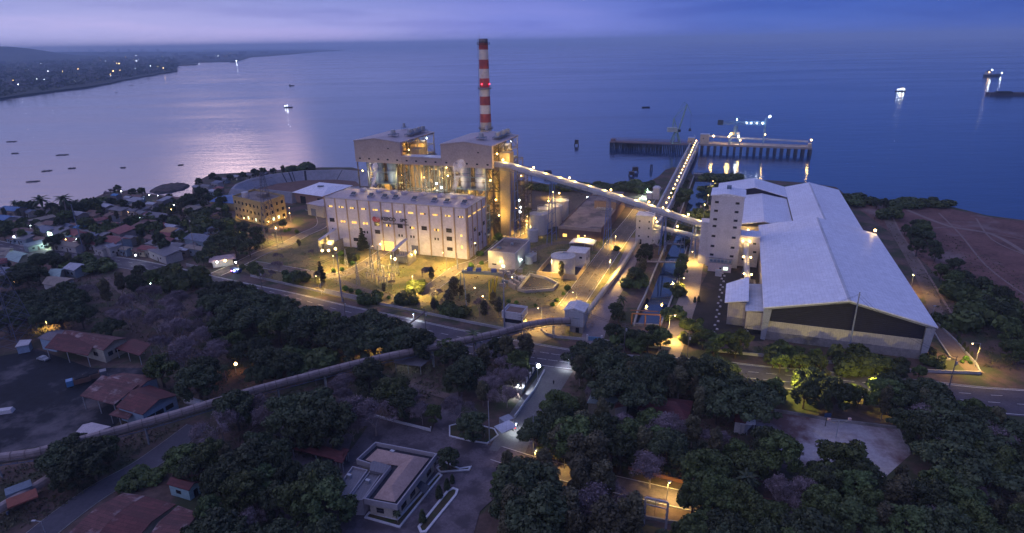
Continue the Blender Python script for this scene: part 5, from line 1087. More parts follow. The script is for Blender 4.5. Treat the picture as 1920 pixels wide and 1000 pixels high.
# red roofed yards on the left
m_rr = M('rust red roof', (.085, .026, .028), .7, .22, .3, kind='rust', col2=(.22, .16, .16), amt=.34, sc2=.22); m_rr2 = M('patched red roof', (.10, .042, .042), .75, .3, .4, kind='rust', col2=(.26, .20, .20), amt=.42, sc2=.22)
m_blw = M('pale blue wall', (.26, .34, .44), .8, .12, .2); m_crw = M('dull cream wall', (.36, .33, .27), .8, .15, .2)
def shed(name, lab, cat, quad_, ze, zr, rm, wm, ridge='long', wall_=True, over=.6, wins=(), vents=0):
    """gabled shed over four eave pixels FL, FR, BR, BL taken at eave height"""
    P = [G(u, v, ze) for u, v in quad_]; c = sum(P, Vector()) / 4; t = thing(name, lab, cat, (c.x, c.y, 0), math.atan2((P[1] - P[0]).y, (P[1] - P[0]).x))
    up = Vector((0, 0, zr - ze)); mb = MB()
    if ridge == 'long': ra, rb = (P[0] + P[3]) / 2 + up, (P[1] + P[2]) / 2 + up; mb.add([*P, ra, rb] + [v - Vector((0, 0, .18)) for v in (*P, ra, rb)], [(0, 1, 5, 4), (2, 3, 4, 5), (6, 10, 11, 7), (8, 11, 10, 9), (0, 6, 7, 1), (2, 8, 9, 3), (1, 7, 11, 5), (5, 11, 8, 2), (3, 9, 10, 4), (4, 10, 6, 0)])
    elif ridge == 'flat': mb.prism(P, ze, ze + .2)
    elif ridge == 'hip': ra, rb = (P[0] + P[3]) / 2, (P[1] + P[2]) / 2; r0, r1_ = ra.lerp(rb, .28) + up, ra.lerp(rb, .72) + up; mb.add([*P, r0, r1_], [(0, 1, 5, 4), (1, 2, 5), (2, 3, 4, 5), (3, 0, 4), (3, 2, 1, 0)])
    elif ridge == 'mono': Q_ = [P[0], P[1], P[2] + up, P[3] + up]; mb.add(Q_ + [v + Vector((0, 0, .2)) for v in Q_], [(3, 2, 1, 0), (4, 5, 6, 7), (0, 1, 5, 4), (2, 3, 7, 6), (1, 2, 6, 5), (3, 0, 4, 7)])
    mb.build('roof', rm, t); S = [c + (p - c) * (1 - over / max(2, (p - c).length)) for p in P]; S = [Vector((p.x, p.y, 0)) for p in S]
    if wall_: MB().prism(S, 0, ze - .2).build('wall', wm, t)
    else:
        for p in S + [S[0].lerp(S[1], .5), S[3].lerp(S[2], .5)]: MB().bar(p, p + Vector((0, 0, ze - .1)), .13).build('post', m_galv, t)
    if wall_ and ridge == 'long':
        for a, b in ((S[0], S[3]), (S[1], S[2])): MB().add([a + Vector((0, 0, ze - .2)), b + Vector((0, 0, ze - .2)), (a + b) / 2 + Vector((0, 0, zr - .25))], [(0, 1, 2), (2, 1, 0)]).build('gable_end', wm, t)
    for (sd, s_, wd) in wins:
        a, b = (S[0], S[1]) if sd == 0 else (S[1], S[2]); window(t, a, b, s_ * (b - a).length, ze * .35, wd, ze * .3, m_glass)
    return t, S
shed('open_workshop', 'front lean-to of the upper red roofed workshop, open on pale posts', 'shed', [(84, 653), (165, 668), (188, 640), (110, 634)], 4.2, 5.8, m_rr, m_crw, 'mono', False)
shed('workshop_hall', 'upper red roofed workshop with cream walls beside the dark yard', 'workshop', [(110, 634), (194, 657), (239, 634), (135, 620)], 5.0, 6.6, m_rr2, m_crw, 'long', True, wins=((0, .8, 2.2), (1, .25, 1.8), (1, .55, 1.8), (1, .8, 1.8)))
shed('workshop_hall', 'short grey and red roofed bay at the left end of the upper workshop', 'workshop', [(70, 634), (100, 640), (138, 620), (110, 618)], 4.6, 5.4, M('dull grey roof', (.18, .15, .16), .8), m_blw, 'long', True)
shed('open_shed', 'small striped red roofed shed right of the upper workshop', 'shed', [(216, 654), (262, 668), (286, 650), (250, 641)], 3.6, 4.6, m_rr, m_crw, 'mono', False)
shed('warehouse_bay', 'left bay of the lower twin red roofed sheds, patched with pale strips', 'shed', [(150, 743), (214, 760), (262, 730), (194, 712)], 4.6, 6.0, m_rr2, m_blw, 'mono', False)
shed('warehouse_bay', 'back bay of the lower twin red roofed sheds, patched near the dark tree', 'shed', [(190, 714), (256, 732), (296, 706), (232, 699)], 5.4, 6.0, m_rr2, m_blw, 'long', True)
shed('warehouse_bay', 'right bay of the lower twin red roofed sheds with pale blue side wall', 'shed', [(217, 763), (267, 778), (334, 741), (280, 722)], 4.6, 6.4, m_rr, m_blw, 'long', True, wins=((1, .2, 2.4), (1, .45, 2.4), (1, .75, 2.4)))
shed('lean_to', 'tiny rusty lean-to below the lower red roofed sheds', 'shed', [(204, 779), (240, 788), (256, 774), (226, 768)], 2.8, 3.6, m_rr2, m_crw, 'mono', False)
shed('small_warehouse', 'small pale roofed shed standing beside the near conveyor', 'shed', [(140, 812), (180, 822), (208, 800), (172, 792)], 4.4, 5.3, M('pinkish white roof', (.48, .42, .44), .6, kind='ribx'), m_fr, 'long', True)
shed('bus_shelter', 'small white roofed shelter with a blue counter beside the dark yard', 'shelter', [(28, 652), (54, 647), (60, 639), (38, 640)], 2.8, 3.1, m_wht, m_blw, 'mono', True, .4)
bh, S = shed('blue_hut', 'tiny pale turquoise hut with a rust red roof beside the yard road', 'hut', [(312, 908), (354, 920), (376, 904), (330, 893)], 3.2, 4.1, m_rr, M('turquoise wall', (.34, .52, .56), .8, .1, .2), 'long', True, .5, wins=((0, .45, 1.5),)); window(bh, S[1], S[2], (S[2] - S[1]).length * .6, .05, 1.1, 2.0, m_dark, 'door')
for i, (qd, lab) in enumerate((([(128, 1000), (172, 1014), (271, 930), (232, 924)], 'left strip of the big rust red roof at the bottom left'), ([(172, 1014), (240, 1030), (330, 946), (272, 930)], 'middle strip of the big rust red roof at the bottom left'), ([(262, 1030), (330, 1040), (372, 962), (334, 948)], 'right strip of the big rust red roof at the bottom left'))):
    shed('rusty_shed', lab, 'shed', qd, 5, 6.2, m_rr2 if i != 1 else m_rr, m_crw, 'long', True)
shed('red_walkway_roof', 'long low red covered walkway at the edge of the office forecourt', 'shed', [(545, 842), (640, 866), (646, 853), (560, 826)], 3, 3.6, m_rr, m_crw, 'mono', False)
shed('red_walkway_roof', 'short end piece of the red covered walkway nearest the office', 'shed', [(626, 866), (642, 870), (655, 845), (643, 842)], 3.1, 3.3, m_rr, m_crw, 'mono', False)
shed('covered_bay', 'dim grey roofed open bay among trees left of the covered walkway', 'shed', [(502, 812), (548, 825), (560, 812), (515, 800)], 3, 3.6, m_gr, m_crw, 'mono', False)
shed('bungalow', 'grey green hip roofed house half hidden by trees right of the driveway', 'house', [(1100, 756), (1166, 762), (1158, 730), (1112, 728)], 4, 6.5, M('dull teal roof', (.13, .17, .18), .7, .15, .3, col2=(.16, .09, .08), amt=.35), m_crw, 'hip', True)
shed('bungalow', 'red and white eaved roof just right of the grey green house', 'house', [(1152, 765), (1176, 760), (1180, 740), (1160, 732)], 4, 5.2, m_rr2, m_wht, 'long', True)
shed('bungalow', 'dark red roof under the trees in the middle of the right hand grove', 'house', [(1195, 768), (1290, 790), (1300, 752), (1200, 738)], 4, 6, m_rr, m_crw, 'hip', True)
shed('bungalow', 'dark red roof with one white sunlit gable beside the sports court', 'house', [(1376, 790), (1398, 794), (1420, 770), (1385, 760)], 4, 6, m_rr, m_wht, 'long', True)
shed('white_awning', 'small white sheet roof beside the dark red roof near the court', 'awning', [(1388, 796), (1417, 797), (1416, 768), (1400, 780)], 3.6, 4.2, m_roofw, m_crw, 'mono', False)
shed('bus_shed', 'blue grey open shed half hidden behind the near conveyor, with three lights', 'shed', [(738, 682), (790, 688), (815, 672), (745, 662)], 3.2, 3.8, m_gr, m_crw, 'mono', False)
for p in ((752, 676), (764, 679), (774, 682)): tq = thing('shed_lamp', 'small greenish white lamp under the blue grey shed, %s of three' % {752: 'left', 764: 'middle', 774: 'right'}[p[0]], 'lamp', G(p[0], p[1], 3)); bulb(tq, G(p[0], p[1], 2.8), .16, m_bulbg, 60, (.7, 1, .9)); tq['group'] = 'lamps under the shed'
# court: edge wall, floodlight mast, hoop
plan('court_wall', 'low grey kerb wall along the far and right side of the sports court', 'wall', [(1415, 768), (1470, 775), (1560, 790), (1682, 805), (1706, 850)], .9, m_conc2)
plan('court_fence', 'second grey wall just outside the right side of the court', 'wall', [(1688, 792), (1702, 815), (1716, 842)], 1.2, m_conc2)
def mast(u, v, h_, lab, arms=2.6):
    p = G(u, v); t = thing('floodlight_mast', lab, 'mast', p); MB().bar(p, p + Vector((0, 0, h_)), .12, 6).build('pole', m_galv, t); top_ = p + Vector((0, 0, h_)); mb = MB()
    for s_ in (-1, 1): mb.bar(top_, top_ + Vector((s_ * arms, 0, .1)), .07); mb.bar(p + Vector((0, 0, h_ - 1.2)), top_ + Vector((s_ * arms, 0, 0)), .06)
    mb.build('cross_arm', m_galv, t)
    for s_ in (-1, 1): MB().box(tuple(top_ + Vector((s_ * arms, 0, .1))), (.7, .5, .6)).build('floodlight', M('pink lamp housing', (.5, .35, .35), .6), t)
mast(1567, 822, 5.5, 'T shaped floodlight mast with two unlit heads on the court', 2.7)
hp_ = thing('basketball_hoop', 'thin post with a small backboard on the pale court', 'hoop', G(1499, 872)); p = G(1497, 873); MB().bar(p, p + Vector((0, 0, 3.6)), .09).build('post', m_stl2, hp_); MB().box((p.x, p.y - .3, 3.2), (1.5, .1, 1)).build('backboard', m_wht, hp_)
gp = G(1547, 800); hp2 = thing('basketball_hoop', 'dark blue backboard on a pole at the far side of the court', 'hoop', gp); MB().bar(gp, gp + Vector((0, 0, 3.6)), .09).build('post', m_stl2, hp2); MB().box((gp.x, gp.y - .3, 3.2), (1.8, .12, 1.2)).build('backboard', M('dark blue board', (.03, .06, .14), .6), hp2)
# plant perimeter walls, gates
m_wal = M('pale perimeter wall', (.40, .38, .40), .85, .14, .15, col2=(.26, .24, .25), amt=.4)
def wall(name, lab, pts, h_, mat=None, cat='wall'):
    P = [tuple(G(u, v)) for u, v in pts]; t = thing(name, lab, cat, P[0]); MB().sweep(P, [(-.14, 0), (-.14, h_), (.14, h_), (.14, 0)]).build('wall', mat or m_wal, t)
    MB().sweep([(x, y, h_ + .003) for x, y, z in P], [(-.2, 0), (-.2, .1), (.2, .1), (.2, 0)]).build('coping', m_conc, t); return t
wall('perimeter_wall', 'low pale wall along the highway verge from the left gate', [(470, 519), (540, 535), (608, 550)], .9)
wall('perimeter_wall', 'taller white stretch of the roadside wall around the long pole', [(609, 550), (655, 560), (704, 570)], 2.0)
wall('perimeter_wall', 'low pale wall continuing along the highway to the guard house', [(705, 570), (760, 581), (830, 596), (900, 610), (946, 619)], .9)
wall('perimeter_wall', 'curved pale wall in front of the grey conveyor cabin', [(1014, 620), (1025, 629), (1045, 634), (1098, 639)], .9)
wall('perimeter_wall', 'low wall right of the blue gate, running behind the roadside bushes', [(1130, 641), (1165, 647), (1220, 652), (1258, 656)], .9)
wall('perimeter_wall', 'pale roadside wall in front of the near coal warehouse', [(1345, 660), (1420, 668), (1560, 682), (1700, 697), (1838, 702)], .9)
wall('perimeter_wall', 'thin pale wall edging the pool of lamplight right of the warehouse', [(1838, 702), (1830, 685), (1790, 640), (1755, 607)], .7)
wall('perimeter_wall', 'pale wall left of the lit plant entrance', [(385, 506), (350, 499)], 1.2)
wall('drain_wall', 'pale edge of the drain running back along the right of the warehouse', [(1782, 672), (1760, 640), (1746, 615)], .5)
plan('drain_wall', 'rear wall of the drain pit right of the warehouse', 'wall', [(1746, 672), (1782, 676)], .7, m_conc)
gt = thing('blue_gate', 'blue sliding gate between two white posts by the highway', 'gate', G(1101, 638)); a, b = G(1101, 639), G(1128, 641); MB().prism([a, b, b + Vector((0, .15, 0)), a + Vector((0, .15, 0))], .15, 1.7).build('panel', M('gate blue', (.14, .27, .42), .6, kind='ribx'), gt)
for q in (a, b): MB().box((q.x, q.y, 0), (.6, .6, 2.4)).build('post', m_wht, gt)
bg_ = thing('barrier_gate', 'white barrier pole across the gate road near the guard house', 'barrier', G(984, 612)); a, b = G(984, 611), G(1011, 608); MB().bar(a + Vector((0, 0, 1.1)), b + Vector((0, 0, 1.1)), .1).build('pole', m_wht, bg_); MB().box((a.x, a.y, 0), (.5, .5, 1.3)).build('pedestal', m_wht, bg_); bulb(bg_, b + Vector((0, 0, 1.4)), .2, m_bulb, 500)
cgw = thing('gate_sign_wall', 'glowing cream entrance wall at the foot of the canal road', 'wall', G(1231, 642)); a, b = G(1231, 632), G(1256, 637); MB().prism([a, b, b + Vector((.1, .5, 0)), a + Vector((.1, .5, 0))], 0, 2.6).build('wall', m_wht, cgw); light('gate_lamp', cgw, b + Vector((.5, -2.5, 3.2)), 900, SOD, .3)
eh = thing('entrance_gatehouse', 'small bright gatehouse with a tiled canopy at the left plant entrance', 'gatehouse', G(418, 498)); c = G(419, 497); MB().box((c.x, c.y, 0), (9, 5, 3.4), R(25)).build('wall', m_wht, eh); MB().box((c.x, c.y, 3.41), (12, 8, .5), R(25), .9).build('roof', M('pinkish tile roof', (.42, .30, .30), .7), eh)
bulb(eh, Gz(422, 489, 5.4), .5, m_bulb, 900); bulb(eh, Gz(407, 492, 4.0), .4, m_bulbw, 400, (.75, .95, 1)); bulb(eh, Gz(442, 492, 4.5), .4, m_bulbw, 500, (.75, .95, 1))
# pit, gantry crane, screens
pit = thing('intake_basin', 'kite shaped concrete intake basin with railings on the dry lawn', 'basin', G(1005, 535)); PP = [G(*p) for p in ((970, 546), (993, 517), (1022, 523), (1048, 535), (1038, 546), (985, 550))]
mb, Q = ringpar(PP, .6, .05, 1.3); mb.build('rim', m_conc, pit); MB().prism(Q, .06, .1).build('floor', m_tar, pit)
mb = MB(); n_ = len(PP)
for i in range(n_):
    a, b = PP[i], PP[(i + 1) % n_]
    for k in range(5): q = a.lerp(b, k / 5); mb.bar(q + Vector((0, 0, 1.3)), q + Vector((0, 0, 2.3)), .05)
    mb.bar(a + Vector((0, 0, 2.3)), b + Vector((0, 0, 2.3)), .05)
mb.build('railing', m_galv, pit)
for k in range(3): q = G(974 + k * 7, 540 - k * 6); MB().box((q.x - 3, q.y, 0), (1.0, 6, 2.2), R(30)).build('channel_wall', m_conc2, pit)
gc = thing('gantry_crane', 'yellow gantry crane with a long grey girder over the dry lawn', 'gantry crane', G(900, 560)); m_yp = M('yellow crane paint', (.62, .48, .06), .5, .12, .5)
a, b = G(871, 577), G(868, 545); a2, b2 = G(917, 561), G(927, 551); zt = 10.5
gl, gr_ = G(866, 513, zt), G(936, 517, zt); MB().prism([gl, gr_, gr_ + Vector((0, 1.2, 0)), gl + Vector((0, 1.2, 0))], zt, zt + 1.2).build('girder', M('grey green girder', (.22, .25, .22), .6), gc)
mb = MB(); f1, f2 = G(918, 562), G(927, 551); T1, T2, T3 = G(917, 524, zt), G(925, 523, zt), G(932, 520, zt)
mb.bar(f1, T1, .38).bar(f1, T2, .38).bar(f2, T3, .38).bar(f2, T2, .34).bar(f1, f2, .38); mb.build('yellow_leg', m_yp, gc)
mb = MB(); mb.bar(G(875, 578), G(869, 512, zt), .25).bar(G(862, 560), G(864, 512, zt), .25); mb.build('grey_leg', m_steel, gc)
for u, v in ((890, 540), (905, 556), (960, 520)): bulb(gc, Gz(u, v, 7.5), .22, m_bulb, 900)  # lamps added to brighten the yellow legs and the lawn below
for p in (.22, .45, .86): q = gl.lerp(gr_, p); MB().box((q.x, q.y + .6, zt + 1.21), (2.2, 1.6, 1.3)).build('hoist', M('hoist blue', (.06, .10, .28), .6), gc)
r6 = random.Random(12)
for i in range(16):
    q = G(938 + r6.uniform(0, 48), 508 + r6.uniform(0, 30)); t = thing('screen_unit', 'pipe and screen unit, %s counted from the left between the yellow gantry and the basin' % nth(i, 16), 'machine', q, R(-20), 'pipework units beside the intake basin'); units = t
    MB().box((0, 0, 0), (r6.uniform(1.2, 3), r6.uniform(1, 2), r6.uniform(.8, 2.4))).build('casing', r6.choice((m_conc2, m_steel, m_galv)), t, local=True); MB().bar((0, 0, 1), (r6.uniform(-3, 3), 2, 1.2), .25, 6).build('pipe', m_galv, t, local=True)
sc_ = [(o, o.location.x / o.location.y) for o in COL.objects if o.name.startswith('screen_unit')]; sc_.sort(key=lambda k: k[1])
for i, (o, _k) in enumerate(sc_): o['label'] = 'pipe and screen unit, %s from the left between the yellow gantry and the basin' % (ORD[i] if i < 15 else 'last')
# ================================================================ SUBSTATION
m_por = M('porcelain insulator', (.5, .44, .38), .4, .1, .5); m_tx = M('transformer grey', (.30, .31, .34), .6, .15, .3)
def transformer(u, v, rz, lab):
    p = G(u, v); t = thing('transformer_bay', lab, 'transformer', p, rz)
    MB().box((0, 0, .4), (5, 3.4, 3.6)).build('tank', m_tx, t, local=True)
    mb = MB(); [mb.box((-2 + k * .5, -2.4, .8), (.12, 1.2, 2.8)) for k in range(9)]; mb.build('radiator', m_tx, t, local=True); MB().bar((-2.4, .6, 4.9), (1.8, .6, 4.9), .5, 10).build('conservator', m_tx, t, local=True)
    for k in range(3): MB().bar((-1.2 + k * 1.2, -.4, 4.0), (-1.5 + k * 1.5, -.8, 6.2), .2, 8, .1).build('bushing', m_por, t, local=True)
    mb = MB(); mb.box((-4.6, 0, 0), (.4, 8, 6)); mb.box((4.6, 0, 0), (.4, 8, 6)); mb.build('fire_wall', m_conc2, t, local=True)
    MB().add([(-3.0, -6, 7.2), (-1.2, -6, 7.2), (-1.2, 8, 9.2), (-3.0, 8, 9.2), (-3.0, -6, 7.5), (-1.2, -6, 7.5), (-1.2, 8, 9.5), (-3.0, 8, 9.5)], [(3, 2, 1, 0), (4, 5, 6, 7), (0, 1, 5, 4), (2, 3, 7, 6), (1, 2, 6, 5), (3, 0, 4, 7)]).build('bus_duct', m_hat, t, local=True)
    mb = MB(); mb.bar((-2.1, -5.5, 0), (-2.1, -5.5, 7.2), .2); mb.bar((-2.1, 0, 4), (-2.1, 0, 8.1), .2); mb.build('duct_post', m_galv, t, local=True); return t
ta = transformer(622, 470, R(-20), 'transformer bay with a sloping grey duct at the left front of the hall')
for u, v, z, pw in ((604, 470, 4.5, 2200), (616, 470, 6.0, 5200), (629, 467, 6.5, 5200)): bulb(ta, Gz(u, v, z), .55, m_bulb, pw * .4)
tb = transformer(757, 492, R(-20), 'transformer bay with a sloping grey duct at the middle front of the hall'); bulb(tb, Gz(741, 486, 5.4), .6, m_bulb, 2200); bulb(tb, Gz(772, 478, 5.0), .3, m_bulb, 800)
r7 = random.Random(21); pos = []
for i in range(26):
    pos.append((690 + (i % 9) * 6.4 + r7.uniform(-2, 2), 508 + (i // 9) * 11 + (i % 9) * 1.4 + r7.uniform(-2, 2)))
pos.sort()
proto = thing('isolator_post', 'x', 'isolator', G(*pos[0]), R(-20), 'isolator posts of the switchyard')
MB().bar((0, 0, 0), (0, 0, 2.4), .1).build('stand', m_galv, proto, local=True); mb = MB(); mb.bar((0, 0, 2.4), (0, 0, 4.3), .22, 8); [mb.cyl((0, 0, 2.5 + k * .3), .36, .3, .12, 8) for k in range(6)]; mb.build('insulator', m_por, proto, local=True); MB().bar((-.9, 0, 4.4), (.9, 0, 4.4), .12).build('blade', m_galv, proto, local=True)
scan(proto)
for i, (u, v) in enumerate(pos):
    lab = 'small pale isolator post, %s from the left in the switchyard cluster' % nth(i, 26)
    if i == 0: proto['label'] = lab
    else: dup(proto, G(u, v), R(-20 + (i % 3) * 40), lab)
def lmast(u, v, h_, b_, lab, name='lattice_mast', mat=None, peak=1.0):
    p = G(u, v); t = thing(name, lab, 'mast', p); mb = MB(); n_ = max(5, int(h_ / 3)); pr_ = None
    for k in range(n_ + 1):
        z = h_ * k / n_; w_ = b_ * (1 - .85 * k / n_) / 2; Q = [p + Vector((sx * w_, sy * w_, z)) for sx, sy in ((-1, -1), (1, -1), (1, 1), (-1, 1))]
        if pr_:
            for i in range(4): mb.bar(pr_[i], Q[i], .12 if h_ > 20 else .07); mb.bar(pr_[i], Q[(i + 1) % 4], .07 if h_ > 20 else .045); mb.bar(pr_[(i + 1) % 4], Q[i], .07 if h_ > 20 else .045)
        pr_ = Q
    mb.build('lattice', mat or m_steel, t); return t, p
for (u, v, h_, lab) in ((672, 535, 11, 'leftmost thin lattice mast of the switchyard'), (697, 505, 13, 'dark lattice mast behind the switchyard cluster, left one'), (712, 510, 13, 'dark lattice mast behind the switchyard cluster, right one'), (746, 515, 10, 'short lattice mast right of the switchyard cluster'), (650, 500, 9, 'short lattice mast beside the crosswalk road')): lmast(u, v, h_, 1.4, lab, mat=m_galv if h_ < 12 else None)
for (u, v, h_, b_, lab, ar) in ((512, 462, 40, 8, 'tall lattice power pylon in front of the yellow brown office block', 1), (30, 645, 38, 11, 'lattice power pylon at the far left edge by the dark yard', 1)):
    t, p = lmast(u, v, h_, b_, lab, 'power_pylon', M('dim pylon steel', (.09, .10, .15), .6)); 
    mb = MB()
    for z in (h_ * .70, h_ * .80, h_ * .90):
        for s_ in (-1, 1): d = Vector((math.cos(R(40)) * s_, math.sin(R(40)) * s_, 0)) * 5.2; mb.bar(p + Vector((0, 0, z)), p + d + Vector((0, 0, z + .3)), .1); mb.bar(p + Vector((0, 0, z + 1.4)), p + d + Vector((0, 0, z + .3)), .07)
    mb.build('cross_arm', M('dim pylon steel', (.09, .10, .15), .6), t)
# ================================================================ POLES AND LAMPS
m_pol = M('blue grey pole', (.20, .22, .30), .6, .15, .5); m_wood = M('dark utility pole', (.14, .12, .13), .85)
POLES = [(642, 566, 475, 0, 'tall steel pole on the verge in front of the left half of the hall'), (946, 620, 503, 0, 'tall steel pole beside the guard house'), (1590, 664, 548, 0, 'tall steel pole in front of the near warehouse gable'), (157, 472, 383, 0, 'steel pole in the village near the road, left of two'), (372, 503, 405, 1, 'steel pole by the village with a lamp bracket, right of two'), (236, 484, 440, 1, 'short utility pole on the verge by the white walled house'), (492, 545, 505, 1, 'utility pole on the highway verge left of the tall one'), (800, 640, 578, 1, 'utility pole by the roadside with crossarms, middle of the highway'), (978, 632, 590, 1, 'slim pole just right of the guard house'), (1170, 660, 606, 1, 'slim pole among bushes left of the canal road'), (1288, 672, 622, 1, 'double utility pole where the canal road meets the highway'), (1395, 655, 610, 1, 'slim pole at the left corner of the side shed'), (1780, 724, 667, 1, 'dark utility pole in the right hand pool of lamplight'), (1508, 700, 675, 1, 'short pole with brackets in the trees below the warehouse'), (918, 832, 752, 2, 'pale flagpole like lamp pole in the garden bed by the gate'), (1000, 850, 778, 2, 'pale lamp pole right of the gate, lit from below'), (858, 505, 474, 0, 'short steel pole by the plant road junction'), (650, 612, 560, 1, 'thin pole among the dark roadside trees')]
def heightat(u, v, vt):
    lo, hi = 0.0, 90.0; b = G(u, v)
    for _ in range(40):
        m = (lo + hi) / 2; dz = m - H; dep = b.y * _cp - dz * _sp; Y = (b.y * _sp + dz * _cp) / dep; X = b.x / dep; yy = X * _sn + Y * _cs
        if 500 - F * yy > vt: lo = m
        else: hi = m
    return lo
for (u, v, vt, k, lab) in POLES:
    p = G(u, v); h_ = heightat(u, v, vt); t = thing('utility_pole' if k else 'steel_pole', lab, 'pole', p)
    MB().bar(p, p + Vector((0, 0, h_)), .32 if k == 0 else .16, 8, .16 if k == 0 else .10).build('shaft', {0: m_pol, 1: m_wood, 2: m_galv}[k], t)
    if k == 1:
        mb = MB(); [mb.bar(p + Vector((-1.1, .35, h_ - z)), p + Vector((1.1, -.35, h_ - z)), .07) for z in (.4, 1.3)]; mb.build('crossarm', m_wood, t)
        MB().cyl(p + Vector((.45, 0, h_ - 3)), .28, .28, .9, 8).build('transformer_can', m_galv, t)
# wires strung along the highway
wp = [(157, 472, 383), (372, 503, 405), (492, 545, 505), (642, 566, 475), (800, 640, 578), (946, 620, 503), (1170, 660, 606), (1288, 672, 622), (1590, 664, 548), (1780, 724, 667)]
tops = [G(u, v) + Vector((0, 0, heightat(u, v, vt) - .6)) for u, v, vt in wp]
for i, (a, b) in enumerate(zip(tops[:-1], tops[1:])):
    mb = MB(); pts = []
    for k in range(13): s_ = k / 12; p = a.lerp(b, s_); p.z -= 2.6 * 4 * s_ * (1 - s_); pts.append(p)
    mb.tube(pts, .035, 3); mb.tube([p + Vector((0, .8, -.9)) for p in pts], .035, 3)
    tag(mb.build('power_line', M('black cable', (.02, .02, .025), .6)), 'pair of sagging black cables, %s span from the left along the highway' % nth(i, 9), 'cable', 'cable spans along the highway')
# street lamps: (u, v base, v top, arm dir, lit power, colour, label)
def lamp(u, v, vt, arm, pw, kind, lab, r_=.42, name='street_lamp'):
    p = G(u, v); h_ = max(3, heightat(u, v, vt)); t = thing(name, lab, 'street lamp', p)
    MB().bar(p, p + Vector((0, 0, h_)), .11, 6, .07).build('post', m_galv, t); top_ = p + Vector((0, 0, h_))
    e = top_ + Vector((arm, 0, .25))
    if abs(arm) > .2: MB().bar(top_, e, .06).build('arm', m_galv, t)
    MB().box((e.x, e.y, e.z - .12), (.9, .4, .2)).build('lamp_head', m_galv, t)
    if pw:
        mm = {0: m_bulb, 1: m_bulbw, 2: m_bulbg}[kind]; cc_ = {0: SOD, 1: (.8, .92, 1), 2: (.7, 1, .85)}[kind]
        MB().ball((e.x, e.y, e.z - .32), r_ * (.55 if r_ < .5 else 1), 8, 5).build('lamp_bulb', mm, t); pw *= 2.3 if 440 < u < 1245 and v < 640 and 360 < v else .75 if 1245 < u < 1340 and v < 640 else 1.5; light('lamp_light', t, (e.x, e.y, e.z - .55) if 'hidden' not in lab else (e.x, e.y - 2.2, 8.2), pw * (.55 if 'hidden' in lab else 1), cc_ if 'hidden' not in lab else (1, .82, .12), .25, None if 'hidden' in lab else 158)
